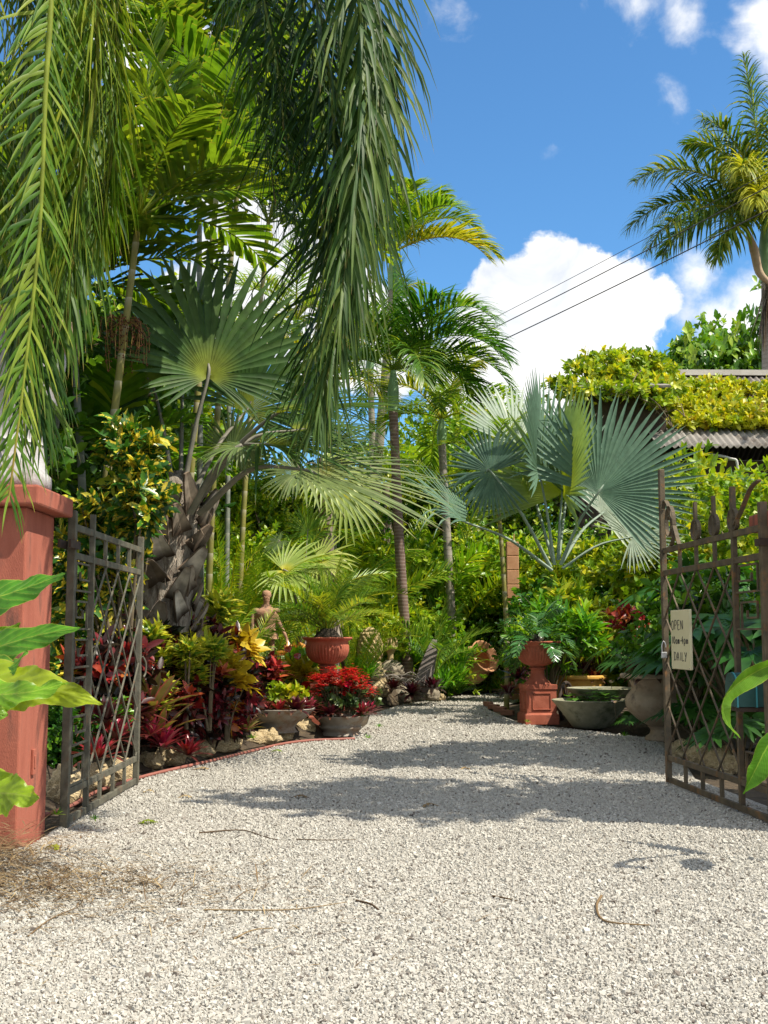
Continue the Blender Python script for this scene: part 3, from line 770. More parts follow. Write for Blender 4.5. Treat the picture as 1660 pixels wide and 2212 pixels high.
def bed(name, edge, away, rows, step, z0, zs):
    e = catmull([(p[0], p[1], 0) for p in edge], 40); a = A((*away, 0))
    V = []
    for k in range(rows):
        p = e + a * (k * step) if k else e + a * 0.05
        z = z0 + zs * (1 - math.exp(-k * .8)) if k else -.02
        q = p.copy()
        for i in range(len(q)):
            q[i, 2] = z + (0.05 * noise.noise(Vector((q[i, 0] * 1.7, q[i, 1] * 1.7, 3))) if k else 0)
        V.append(q)
    n = len(e); V = np.concatenate(V)
    i = np.arange(rows - 1)[:, None]; j = np.arange(n - 1)[None]
    f = np.stack([i * n + j, i * n + j + 1, (i + 1) * n + j + 1, (i + 1) * n + j], -1).reshape(-1, 4)
    mb = MB(); mb.add(V, f)
    return tag(mb.build(name, M['soil']), kind='structure')


bed('planting_bed', [(-2.42, 8.2), (-2.42, 10.9), (-1.98, 12.4), (-1.45, 14.1), (-.65, 15.4), (-.6, 17.5), (-.5, 19.5)], (-.95, .1), 9, .55, .04, .30)
bed('earth_mound', [(-.35, 21.2), (.2, 22.2), (.9, 24.2), (1.2, 25.0)], (-.5, .85), 8, .4, .02, .66)
bed('garden_bed', [(3.1, 12.3), (3.6, 15.1), (2.75, 16.9), (2.2, 17.8), (2.0, 20.6), (3.0, 23.9)], (.9, .1), 8, .6, .03, .14)


def litter():
    """dry straw and leaf scraps raked against the pillar foot"""
    mb = MB()
    def strew(n, cx, cy, sx, sy, L, W, zt):
        x = rng.normal(cx, sx, n); y = rng.normal(cy, sy, n)
        k = (y < 7.22) | (x < -2.95)
        x, y = x[k], y[k]; n = len(x)
        a = rng.normal(0.25, .7, n) + np.where(rng.random(n) < .5, 0, np.pi)
        e = rng.normal(.1, .22, n)
        d = np.stack([np.cos(a) * np.cos(e), np.sin(a) * np.cos(e), np.sin(e)], -1)
        z = np.abs(rng.normal(0, zt, n)) + .008
        leaves(mb, np.stack([x, y, z], -1), d, (0, 0, 1), L * rng.uniform(.4, 1.6, n), W * rng.uniform(.5, 1.5, n), .5, 3, 'lance', .1, np.clip(rng.normal(.55, .25, n), 0, 1), True)
    strew(4200, -2.55, 6.75, .36, .40, .13, .0035, .07)
    strew(3400, -2.0, 6.15, .55, .36, .11, .0032, .006)
    strew(500, -2.7, 7.0, .25, .3, .10, .006, .08)
    strew(900, -1.1, 5.7, .7, .6, .08, .0022, .003)
    strew(200, 0.6, 6.5, 1.6, 2.2, .07, .002, .003)
    tag(mb.build('dry_straw', M['straw']), kind='stuff')


litter()


def twig(name, label, pts, r, mat='straw', col=.55):
    mb = MB(); tube(mb, catmull(pts, 18), r, 5, col=col)
    tag(mb.build(name, M[mat]), label, 'twig')


def gl(*pp): return [tuple(gp(x, y) + Vector((0, 0, .014 + .006 * (i % 2)))) for i, (x, y) in enumerate(pp)]


twig('twig', 'curled tan palm stalk lying alone on the right foreground gravel', gl((1300, 1942), (1290, 1965), (1298, 1990), (1330, 2004), (1405, 2006)), (.008, .003))
twig('twig', 'thin dark forked twig on the gravel in front of the left gate', gl((430, 1804), (520, 1800), (570, 1812), (600, 1822)), (.005, .003), col=.15)
twig('twig', 'long thin dark twig just right of the forked twig', gl((640, 1818), (700, 1822), (770, 1819)), (.004, .002), col=.15)
twig('twig', 'long pale straw stalk stretched across the middle foreground gravel', gl((440, 1972), (560, 1976), (650, 1970), (750, 1958)), (.004, .002), col=.7)
twig('twig', 'short pale stalk nearest to the bottom edge', gl((505, 2036), (545, 2020), (590, 2012)), (.004, .002), col=.7)
twig('twig', 'short dark stick lying in the centre of the foreground gravel', gl((770, 1952), (800, 1962), (818, 1972)), (.006, .004), col=.1)
twig('twig', 'broken brown stick on the gravel to the right of centre', gl((1065, 1942), (1095, 1950), (1118, 1953)), (.005, .003), col=.25)
twig('twig', 'slanting brown straw on the lower left gravel', gl((60, 2030), (110, 1995), (170, 1965)), (.004, .002), col=.5)


def fallen(label, px, py, s, col, mat='straw'):
    p = gp(px, py); mb = MB()
    blade(mb, [(-s, 0, .012), (0, .02, .035), (s, -.01, .012)], s * .45, (0, 1, 0), .25, .01, 5, 12, col=col)
    o = mb.build('fallen_leaf', M[mat], loc=(p.x, p.y, 0)); o.rotation_euler = (0, 0, random.uniform(-.6, .6))
    tag(o, label, 'leaf')


fallen('crumpled tan leaf on shaded gravel near the red hose', 437, 1665, .09, .75)
fallen('yellow leaf just inside the left gate on sunlit gravel', 322, 1715, .05, 1.0)
fallen('pale leaf right of the yellow one beyond the left gate', 400, 1727, .06, .95)
fallen('small brown leaf in the middle of the shaded drive', 650, 1727, .08, .5)
fallen('orange brown leaf lying centre right on the drive', 930, 1745, .07, .7)
fallen('small green leaf dropped on the gravel beside the hose', 598, 1626, .07, .6, 'mid_palm')
fallen('green leaf scrap on gravel in front of the left gate', 320, 1782, .07, .6, 'mid_palm')
fallen('bright green leaf on the straw by the pillar foot', 112, 1838, .06, .9, 'mid_palm')
fallen('tan leaf on shaded gravel left of the red pedestal', 1005, 1665, .06, .8)

# ------------------------------------------------------------------ left gate pillar
def bevel(o, w=.012, seg=2):
    m = o.modifiers.new('edge', 'BEVEL'); m.width = w; m.segments = seg; m.limit_method = 'ANGLE'; return o


def pillar(label, x0, x1, y0, y1, zt):
    cx, cy = (x0 + x1) / 2, (y0 + y1) / 2
    t = thing('gate_pillar', label, 'pillar', (cx, cy, 0), group='terracotta gate pillars')
    b = MB(); box(b, x0 - cx, x1 - cx, y0 - cy, y1 - cy, -.05, zt); bevel(b.build('shaft', M['red'], t, False))
    c = MB(); box(c, x0 - cx - .10, x1 - cx + .10, y0 - cy - .10, y1 - cy + .10, zt + .002, zt + .13); bevel(c.build('cap', M['red'], t, False), .015)
    return t, cx, cy


pl, pcx, pcy = pillar('terracotta rendered pillar carrying the white urn beside the left gate', -2.92, -2.25, 7.25, 7.86, 2.11)
m = MB(); box(m, -.13, .0, -.345, -.304, 1.14, 1.32); box(m, -.11, -.02, -.349, -.345, 1.16, 1.30); bevel(m.build('electric_box', M['red'], pl, False), .004)
m = MB(); box(m, .336, .352, -.06, 0.0, .42, .58); box(m, .352, .358, -.045, -.015, .46, .54); bevel(m.build('latch_plate', M['red'], pl, False), .004)
pillar('terracotta rendered pillar at the hinge of the right gate with the sign', 2.79, 3.45, 7.75, 8.4, 2.05)

# white urn with plant standing on the pillar
t = thing('stone_urn', 'pale white stone urn with tan rim standing on the terracotta pillar', 'urn', (pcx - .02, pcy, 2.242))
u = MB(); lathe(u, [(.001, 0), (.40, 0), (.40, .10), (.37, .13), (.36, .30)], 4 * 10)
u.build('foot', M['white'], t)
u = MB(); lathe(u, smooth_prof([(.37, .302), (.345, .33), (.36, .42), (.42, .60), (.46, .80), (.47, .92), (.44, .99)], 30)); u.build('body', M['white'], t)
u = MB(); lathe(u, smooth_prof([(.44, .992), (.53, 1.0), (.55, 1.05), (.55, 1.12), (.50, 1.13), (.46, 1.10), (.001, 1.06)], 26)); u.build('rim', M['tan'], t)
mb = MB(); st = MB()
twigs(mb, [(0, 0, .45, .5, .5, .42), (.3, -.1, .3, .35, .35, .3), (-.2, .1, .6, .4, .4, .4)], 260, 6, .13, .045, 'oval', stem=st, stem_n=18)
t = thing('urn_plant', 'leafy dark green shrub growing in the white urn', 'plant', (pcx - .02, pcy, 2.242 + 1.09))
mb.build('foliage', M['dark_hedge'], t); st.build('stem', M['stem'], t)


# ------------------------------------------------------------------ iron gates
def iron_gate(label, hinge, free, mat, postz, finials, hook, fz):
    hx, hy = hinge; L_ = math.hypot(free[0] - hx, free[1] - hy)
    t = thing('iron_gate', label, 'gate', (hx, hy, 0), math.atan2(free[1] - hy, free[0] - hx), 'iron gates of the drive')
    # local: x along the gate, y across, z up
    s = L_ / 2.28
    us = [0.56 * s, .97 * s, 1.40 * s, 1.82 * s]
    p = MB(); box(p, -.028, .028, -.028, .028, .0, postz); bevel(p.build('hinge_post', M[mat], t, False), .006)
    p = MB(); bar(p, (L_, 0, .02), (L_, 0, fz), .05, .05); bevel(p.build('free_post', M[mat], t, False), .006)
    for z, nm in ((.045, 'bottom_rail'), (.235, 'lower_rail'), (1.86, 'upper_rail'), (2.06, 'top_rail')):
        p = MB(); box(p, .03, L_ - .027, -.014, .014, z - .024, z + .024); bevel(p.build(nm, M[mat], t, False), .004)
    for i, uu in enumerate(us):
        top = 2.40
        if i == 0:
            p = MB(); box(p, uu - .022, uu + .022, -.018, .018, .065, 2.20 if not finials else 2.42); p.build('upright', M[mat], t, False)
        else:
            p = MB(); box(p, uu - .02, uu + .02, -.012, .012, .07, .225); p.build('short_upright', M[mat], t, False)
            p = MB(); box(p, uu - .02, uu + .02, -.012, .012, 1.87, top if finials and i < 3 else 2.05); p.build('upright', M[mat], t, False)
    lat = MB(); du = .425 * s; dz = .385; u0, u1, z0, z1 = us[0] + .022, L_ - .025, .26, 1.835
    for sg in (-1, 1):
        for k in range(-8, 14):
            c = us[0] + k * du
            a = []
            for zz in (z1, z0): a.append((c + sg * (z1 - zz) / dz * du, zz))
            (ua, za), (ub, zb) = a
            f = lambda uq: za + (uq - ua) / (ub - ua) * (zb - za)
            lo, hi = max(min(ua, ub), u0), min(max(ua, ub), u1)
            if hi - lo < .02: continue
            bar(lat, (lo, sg * .008, f(lo)), (hi, sg * .008, f(hi)), .013, .012, up=(0, 1, 0))
    lat.build('lattice', M[mat], t, False)
    keys = [MB(), MB()]; key = keys[0]
    ka, kb = .03, us[0] - .022; km = (ka + kb) / 2; w = kb - ka
    def kb_(a, b): bar(keys[1 if hook == 'box' and max(a[1], b[1]) > 1.2 else 0], (a[0], 0, a[1]), (b[0], 0, b[1]), .014, .016, up=(0, 1, 0))
    z = .27; n = 0
    while z < 1.76:
        h = .27; key = keys[1 if hook == 'box' and z > 1.2 else 0]
        if not (hook == 'box' and .74 < z + h and z < 1.26):
            if n % 2 == 0:
                kb_((ka, z), (kb, z)); kb_((kb - w * .18, z), (kb - w * .18, z + h * .72)); kb_((kb - w * .18, z + h * .72), (ka + w * .22, z + h * .72))
                kb_((ka + w * .22, z + h * .72), (ka + w * .22, z + h * .3)); kb_((ka + w * .22, z + h * .3), (km + w * .1, z + h * .3)); kb_((km + w * .1, z + h * .3), (km + w * .1, z + h * .5))
            else:
                kb_((ka, z), (kb, z)); kb_((ka + w * .18, z), (ka + w * .18, z + h * .72)); kb_((ka + w * .18, z + h * .72), (kb - w * .12, z + h * .72))
                kb_((kb - w * .12, z + h * .72), (kb - w * .12, z + h * .3)); kb_((kb - w * .12, z + h * .3), (km - w * .1, z + h * .3)); kb_((km - w * .1, z + h * .3), (km - w * .1, z + h * .5))
        z += h; n += 1
    for ky in keys:
        if ky.n:
            zs = np.concatenate(ky.V)[:, 2]; bar(ky, (ka + .003, 0, zs.min()), (ka + .003, 0, zs.max()), .012, .012, up=(0, 1, 0)); ky.build('key_panel', M[mat], t, False)
    if finials:
        for uu in us[:3]:
            sc = MB()
            for sg in (-1, 1):
                pts = [(uu + sg * (.018 + .085 * math.sin(a) * (1 - .1 * a)), 0, 2.17 - .08 * math.cos(a)) for a in np.linspace(.1, 4.6, 18)]
                for a, b in zip(pts[:-1], pts[1:]): bar(sc, a, b, .010, .03, up=(0, 1, 0))
            sc.build('scroll', M[mat], t, False)
        sc = MB()
        pts = []
        for q in np.linspace(0, 1, 46):
            a = -1.7 - q * 2 * math.pi * 1.6; r = .17 * (1 - .72 * q)
            pts.append((L_ - .21 + r * .8 * math.cos(a), 0, 2.285 + r * 1.15 * math.sin(a)))
        for a, b in zip(pts[:-1], pts[1:]): bar(sc, a, b, .012, .034, up=(0, 1, 0))
        pts = [(L_ - .45, 0, 2.085), (L_ - .30, 0, 2.30), (L_ - .16, 0, 2.47), (L_ - .08, 0, 2.50), (L_ - .035, 0, 2.44)]
        pp = catmull(pts, 16)
        for a, b in zip(pp[:-1], pp[1:]): bar(sc, a, b, .012, .034, up=(0, 1, 0))
        sc.build('scroll', M[mat], t, False)
        sc = MB(); pp = catmull([(.62 * s, 0, 2.085), (.42, 0, 2.2), (.2, 0, 2.36), (.04, 0, 2.40)], 12)
        for a, b in zip(pp[:-1], pp[1:]): bar(sc, a, b, .012, .034, up=(0, 1, 0))
        sc.build('scroll', M[mat], t, False)
    else:
        ha = MB(); pp = catmull([(L_ - .01, -.04, 1.12), (L_ + .03, -.06, 1.06), (L_ + .03, -.06, .98), (L_, -.05, .94)], 12); tube(ha, pp, .009, 6); ha.build('handle', M[mat], t)
    return t, L_


lg, LL = iron_gate('weathered grey green iron gate standing open beside the terracotta pillar', (-2.17, 8.03), (-2.17, 10.30), 'iron', 2.17, False, '', 2.18)
m = MB(); box(m, -.20, .05, -.045, -.03, 1.90, 1.955); box(m, -.20, .05, .03, .045, 1.90, 1.955); box(m, .032, .05, -.03, .03, 1.90, 1.955)
m.build('hinge_strap', M['darkwood'], lg, False)
rg, RL = iron_gate('rusty brown iron gate with scroll finials standing open on the right', (2.665, 8.10), (2.51, 10.38), 'rust', 2.24, True, 'box', 2.80)
m = MB(); box(m, -.05, .05, -.16, -.03, 1.93, 1.98); box(m, -.05, .05, .03, .045, 1.93, 1.98); box(m, -.05, -.032, -.03, .03, 1.93, 1.98)
m.build('hinge_strap', M['darkwood'], rg, False)

# sign on the right gate (hand lettered strokes)
STROKES = {
    'O': [[(.5, 1), (.12, .8), (.05, .4), (.3, 0), (.7, .02), (.95, .5), (.8, .9), (.45, 1)]],
    'P': [[(.1, 0), (.14, 1), (.7, .98), (.85, .75), (.65, .52), (.14, .48)]],
    'E': [[(.8, 1), (.1, .97), (.12, 0), (.85, .03)], [(.12, .5), (.7, .52)]],
    'N': [[(.1, 0), (.12, 1), (.85, 0), (.9, 1)]],
    '1': [[(.45, 1), (.5, 0)]], '0': [[(.5, 1), (.15, .7), (.15, .25), (.5, 0), (.85, .3), (.85, .75), (.5, 1)]],
    'a': [[(.8, .5), (.4, .6), (.1, .3), (.35, .0), (.75, .15), (.8, .55), (.85, 0)]],
    'm': [[(.05, 0), (.08, .55), (.3, .58), (.42, .4), (.42, 0)], [(.42, .4), (.65, .58), (.85, .45), (.88, 0)]],
    '-': [[(.1, .4), (.8, .42)]], '4': [[(.55, 1), (.1, .4), (.9, .42)], [(.6, .7), (.62, 0)]],
    'p': [[(.1, -.3), (.12, .58), (.6, .6), (.8, .35), (.55, .05), (.12, .1)]],
    'D': [[(.12, 0), (.12, 1)], [(-.05, 1), (.6, .95), (.95, .55), (.7, .08), (-.05, 0)]],
    'A': [[(.05, 0), (.5, 1), (.9, 0)], [(.22, .36), (.75, .38)]], 'I': [[(.45, 1), (.45, 0)]], 'L': [[(.2, 1), (.2, 0), (.85, .02)]],
    'Y': [[(.05, 1), (.45, .5)], [(.9, 1), (.3, -.1)]],
}
sg_ = thing('open_sign', 'cream board sign lettered OPEN 10am-4pm DAILY wired to the right gate', 'sign', (2.508, 9.81, 1.27), R(-86.1))
b = MB(); box(b, -.245, .245, -.012, .012, -.25, .25); bevel(b.build('board', M['sign'], sg_, False), .006)
def write(txt, x, z, h, w, gap):
    ink = MB()
    for ch in txt:
        if ch in STROKES:
            for st_ in STROKES[ch]:
                pp = [(x + a * w, -.0135, z + c * h) for a, c in st_]
                tube(ink, catmull(pp, max(6, len(pp) * 3)) if len(pp) > 2 else pp, .0031, 5)
        x += w * (.62 if ch in '1I-' else 1) + gap
    ink.build('lettering', M['ink'], sg_)
write('OPEN', -.215, .085, .075, .062, .018)
write('10am-4pm', -.215, -.035, .060, .045, .014)
write('DAILY', -.165, -.175, .068, .060, .014)
w_ = MB()
for x in (-.225, .225):
    for z in (-.235, .235): tube(w_, [(x, -.016, z), (x * .98, .02, z * 1.03), (x * .95, .045, z)], .0018, 4)
w_.build('tie_wire', M['wire'], sg_)
# padlock on the free post
fp = Vector((2.51, 10.38, 0)); lk = thing('padlock', 'small steel padlock hanging open on the right gate post', 'padlock', (2.475, 10.30, 1.17))
b = MB(); box(b, -.025, .025, -.012, .012, -.065, -.01); bevel(b.build('body', M['steel'], lk, False), .006)
b = MB(); tube(b, catmull([(-.017, 0, -.01), (-.017, 0, .05), (0, 0, .085), (.017, 0, .05), (.017, 0, .03)], 14), .0045, 6); b.build('shackle', M['steel'], lk)
# letter box carried through the gate
mb_ = thing('letter_box', 'dark teal letter box fixed through the right gate', 'mailbox', (2.655, 8.40, .93))
def vault(x0, x1, r, h, mat, nm, parent, e=0):
    th = np.linspace(0, np.pi, 15); prof = [(r, -h)] + [(r * math.cos(a), r * math.sin(a) * .95) for a in th] + [(-r, -h)]
    n = len(prof); m_ = MB(); v = [(x, y, z) for x in (x0, x1) for y, z in prof]
    m_.add(v, [(i, (i + 1) % n, n + (i + 1) % n, n + i) for i in range(n)])
    for x, o_ in ((x0, 0), (x1, n)):
        c = [(x, 0, 0)] + [v[o_ + i] for i in range(n)]
        m_.add(c, [(0, 1 + i, 1 + (i + 1) % n) if o_ else (0, 1 + (i + 1) % n, 1 + i) for i in range(n)])
    return m_.build(nm, M[mat], parent, False)
vault(-.17, .16, .115, .13, 'teal', 'box', mb_)
vault(-.155, -.145, .118, .133, 'tealtrim', 'trim_band', mb_); vault(-.02, -.01, .118, .133, 'tealtrim', 'trim_band', mb_)
b = MB(); box(b, -.176, -.17, -.07, .07, -.10, .04); b.build('flap', M['teal'], mb_, False)
b = MB(); box(b, -.14, .15, -.10, .10, -.165, -.135); b.build('bracket', M['darkwood'], mb_, False)

# ------------------------------------------------------------------ hose and edging rocks
hz = [(-2.5, 8.0, .04), (-2.36, 8.8, .03), (-2.36, 9.8, .025)] + [(x + .03, y, .022) for x, y in [(-2.2, 10.9), (-1.80, 12.15), (-1.55, 13.0), (-1.24, 14.0), (-.95, 14.45), (-.62, 14.62), (-.40, 14.72)]]
m = MB(); tube(m, catmull(hz, 90), .016, 8); tag(m.build('garden_hose', M['hose']), 'faded red garden hose snaking along the left rock edging', 'hose')
RK = [rock_mesh(i + 1, M['limestone']) for i in range(4)]
RG = rock_mesh(9, M['greyrock'], .16)


def rock(name, label, px, py, s, k=0, mesh=None, z=None, Y=None, grp='limestone edging rocks along the left bed'):
    p = gp(px, py) if Y is None else at(px, py, Y)
    o = bpy.data.objects.new(name, mesh or RK[k % 4]); C.objects.link(o)
    s = s if isinstance(s, tuple) else (s, s * .8, s * .75)
    o.scale = s; o.location = (p.x, p.y + s[1] * .6, (s[2] * .55 if z is None else z)); o.rotation_euler = (0, 0, k * 1.3)
    tag(o, label, 'rock', grp); return o


rock('limestone_rock', 'honey limestone rock nearest the free post of the left gate', 325, 1658, .13, 0)
rock('limestone_rock', 'rounded honey rock second from the left gate post', 358, 1650, .155, 1)
rock('limestone_rock', 'small tan rock tucked under red bromeliad by the hose', 392, 1640, .13, 2)
rock('limestone_rock', 'long low honey rock in the middle of the edging', 470, 1625, (.25, .14, .10), 3)
rock('limestone_rock', 'pitted cream rock under the wide planter bowl', 530, 1608, (.22, .14, .10), 0)
rock('limestone_rock', 'rough honey rock below the left side of the planter bowl', 575, 1606, (.19, .13, .11), 2)
rock('limestone_rock', 'pale limestone rock just left of the red flower bowl foot', 612, 1600, (.19, .13, .095), 1)
rock('limestone_rock', 'tallest pale grey limestone rock between the two planter bowls', 655, 1592, (.17, .13, .15), 3)
rock('limestone_rock', 'honey rock under the log stump by the hose', 428, 1634, (.17, .12, .10), 2)
rock('limestone_rock', 'cream rock between the long low rock and the pitted one', 500, 1618, (.15, .12, .10), 1)
rock('limestone_rock', 'small rock in front of the wide bowl foot', 552, 1608, (.13, .10, .09), 3)
rock('limestone_rock', 'small honey rock between the fallen leaf and the left gate', 372, 1652, (.12, .10, .09), 0)
rock('limestone_rock', 'rock behind the bars of the left gate near the pillar', 138, 1735, (.17, .15, .17), 1)
rock('limestone_rock', 'second rock seen through the bottom bars of the left gate', 200, 1708, (.16, .14, .14), 2)
rock('limestone_rock', 'third rock behind the left gate bars in bromeliad shade', 252, 1688, (.15, .13, .13), 3)

# ------------------------------------------------------------------ pots, urns and stone
def urn_on_pedestal(loc, rz, label, plinth=True):
    t = thing('pedestal_urn', label, 'urn', loc, rz, 'terracotta pedestal urns')
    b = MB(); w = .225
    box(b, -w - .03, w + .03, -w - .03, w + .03, 0, .14)
    v = []
    for z, q in ((.142, w + .03), (.17, w)):
        v += [(-q, -q, z), (q, -q, z), (q, q, z), (-q, q, z)]
    b.add(v, [(0, 1, 5, 4), (1, 2, 6, 5), (2, 3, 7, 6), (3, 0, 4, 7)])
    box(b, -w, w, -w, w, .17, .51); box(b, -w - .012, w + .012, -w - .012, w + .012, .512, .585)
    bevel(b.build('plinth', M['terra'], t, False), .006)
    f = MB()
    for sx, sy in ((0, -1), (-1, 0), (1, 0), (0, 1)):
        for a, c, wd, ht in ((-.135, 0, .014, .25), (.135, 0, .014, .25), (0, -.118, .284, .014), (0, .118, .284, .014)):
            if sx == 0: box(f, a - wd / 2, a + wd / 2, sy * (w + .001), sy * (w + .013), .34 + c - ht / 2, .34 + c + ht / 2) if sy > 0 else box(f, a - wd / 2, a + wd / 2, -w - .013, -w - .001, .34 + c - ht / 2, .34 + c + ht / 2)
            else: box(f, *(sorted((sx * (w + .001), sx * (w + .013)))), a - wd / 2, a + wd / 2, .34 + c - ht / 2, .34 + c + ht / 2)
    bevel(f.build('panel_moulding', M['terra'], t, False), .004)
    s = MB(); lathe(s, smooth_prof([(.215, .587), (.20, .60), (.135, .66), (.105, .72), (.10, .76), (.10, .80), (.125, .81), (.125, .83), (.105, .84)], 34)); s.build('stem', M['terra'], t)
    bw = MB(); lathe(bw, smooth_prof([(.10, .84), (.13, .86), (.20, .885), (.265, .95), (.295, 1.03), (.298, 1.10), (.292, 1.14)], 34), 160, 40, lambda z: .05 * min(1, max(0, (z - .86) * 18)) * min(1, max(0, (1.125 - z) * 40)))
    bw.build('bowl', M['terra'], t)
    r = MB(); lathe(r, smooth_prof([(.29, 1.14), (.292, 1.165), (.31, 1.18), (.345, 1.20), (.35, 1.215), (.335, 1.225), (.285, 1.21), (.26, 1.14), (.001, 1.12)], 34), 72); r.build('rim', M['terra'], t)
    return t


q = gp(1168, 1566); UR = urn_on_pedestal((q.x, q.y + .24, 0), R(7), 'terracotta fluted urn on a square panelled pedestal right of the drive')
UL = urn_on_pedestal((at(707, 1500, 16.2).x, 16.2, .06), R(3), 'terracotta fluted urn rising behind the red flower bowl on the left', True)


def bowl(label, loc, r, h, foot, mat, rz=0, deep=False, soil=True, grp='wide shallow planter bowls'):
    t = thing('planter_bowl', label, 'planter', loc, rz, grp)
    if not soil:
        b = MB(); lathe(b, smooth_prof([(.001, 0), (foot * .8, 0), (foot * 1.15, .03), (r * .72, h * .5), (r * .92, h * .84), (r, h * .97), (r * .985, h), (r * .94, h * .985), (r * .86, h * .86)], 50), 72)
    else: b = MB(); lathe(b, smooth_prof([(.001, 0), (foot, 0), (foot, .02), (foot * .92, .06 * h / .3), (foot * 1.1, .12 * h / .3), (r * .72, h * .55), (r * .93, h * .85), (r, h * .97), (r * .985, h), (r * .94, h * .97), (r * .88, h * .86)], 50), 72)
    b.build('shell', M[mat], t)
    s = MB(); lathe(s, [(.001, h * .90), (r * .55, h * .89), (r * .89, h * .86)], 40); s.build('soil_fill' if soil else 'water_surface', M['soil' if soil else 'water'], t)
    return t


BLY = 14.75; BLx = at(600, 1560, BLY); bowl('wide rust stained concrete bowl holding small purple bromeliads', (BLx.x, BLY, .10), .47, .30, .24, 'bowl')
BRx = gp(735, 1592); bowl('grey concrete bowl full of red flowers at the end of the hose', (BRx.x, BRx.y + .28, 0), .365, .26, .26, 'bowl')
B1 = gp(1288, 1577); bowl('mossy concrete water bowl with dark lily leaves, in front of the other water bowl', (B1.x, B1.y + .35, 0), .555, .40, .24, 'mossbowl', soil=False, grp='stone water bowls')
bowl('mossy concrete water bowl with yellow duckweed, raised behind the lily bowl', (at(1300, 1500, 17.2).x, 17.25, .22), .50, .32, .24, 'mossbowl', soil=False, grp='stone water bowls')
# big stone urn
q = gp(1424, 1603); t = thing('stone_urn', 'large stained stone urn on a short foot behind the right gate', 'urn', (q.x + .06, q.y + .2, 0))
b = MB(); lathe(b, smooth_prof([(.001, 0), (.17, 0), (.17, .05), (.13, .08), (.11, .13), (.15, .18)], 24), 48); b.build('foot', M['urn'], t)
b = MB(); lathe(b, smooth_prof([(.13, .181), (.26, .26), (.38, .38), (.415, .48), (.40, .55), (.345, .62), (.335, .68), (.37, .76)], 40), 90, 26, lambda z: .02 * min(1, max(0, (.5 - z) * 12))); b.build('bowl', M['urn'], t)
b = MB(); lathe(b, smooth_prof([(.37, .762), (.46, .775), (.475, .80), (.46, .83), (.38, .82), (.33, .74), (.001, .72)], 30), 64); b.build('rim', M['urn'], t)
URN_P = Vector((q.x + .06, q.y + .2, .73))
# ochre jar and yellow pot
q = at(1355, 1500, 21.5); t = thing('clay_jar', 'big round ochre clay jar behind the stone water bowls', 'jar', (q.x + .1, 21.5, 0), 0)
b = MB(); lathe(b, smooth_prof([(.001, 0), (.30, 0), (.44, .15), (.52, .40), (.50, .62), (.40, .78), (.30, .84), (.29, .88)], 40), 64); b.build('body', M['ochre'], t)
b = MB(); lathe(b, smooth_prof([(.29, .882), (.34, .89), (.35, .93), (.31, .95), (.25, .93), (.23, .80), (.001, .75)], 24), 48); b.build('neck', M['ochre'], t)
q = at(1258, 1480, 19.0); t = thing('flower_pot', 'yellow ochre glazed pot of dark bromeliads behind the pedestal', 'pot', (q.x - .05, 19.0, 0))
b = MB(); lathe(b, smooth_prof([(.001, 0), (.26, 0), (.30, .10), (.38, .42), (.41, .60)], 24), 48); b.build('body', M['yellow_pot'], t)
b = MB(); lathe(b, smooth_prof([(.41, .602), (.45, .61), (.45, .66), (.42, .67), (.38, .62), (.001, .58)], 20), 48); b.build('rim', M['yellow_pot'], t)
# tipped amphora
q = gp(1006, 1502); t = thing('clay_jar', 'terracotta jar tipped over with its dark mouth facing the drive', 'jar', (q.x + .12, q.y + .2, .44), 0)
b = MB(); lathe(b, smooth_prof([(.001, -.62), (.16, -.62), (.26, -.45), (.40, -.1), (.42, .12), (.36, .30), (.27, .40)], 44), 64, 30, lambda z: .006); o1 = b.build('body', M['terra_pale'], t)
b = MB(); lathe(b, smooth_prof([(.27, .402), (.31, .43), (.37, .52), (.385, .545), (.36, .56), (.30, .50), (.24, .40), (.28, .2), (.001, -.3)], 44), 64); o2 = b.build('neck', M['terra_pale'], t)
for o in (o1, o2): o.rotation_euler = (R(64), 0, R(40))
t.location.z = .62
# dark wooden wheel leaning by the pedestal
q = gp(1222, 1566); t = thing('wooden_wheel', 'old dark slatted wooden wheel leaning beside the red pedestal', 'wheel', (q.x + .07, q.y + .34, .30), R(62))
b = MB(); th = np.linspace(0, 6.283, 40); tube(b, [(.30 * math.cos(a), 0, .30 * math.sin(a)) for a in th], .03, 8); b.build('rim', M['darkwood'], t)
b = MB()
for k in range(10):
    a = k * .628; bar(b, (.04 * math.cos(a), 0, .04 * math.sin(a)), (.285 * math.cos(a), 0, .285 * math.sin(a)), .03, .025, up=(0, 1, 0))
b.build('spokes', M['darkwood'], t, False)
b = MB(); lathe(b, [(.001, -.05), (.06, -.05), (.06, .05), (.001, .05)], 20); o = b.build('hub', M['darkwood'], t); o.rotation_euler = (R(90), 0, 0)
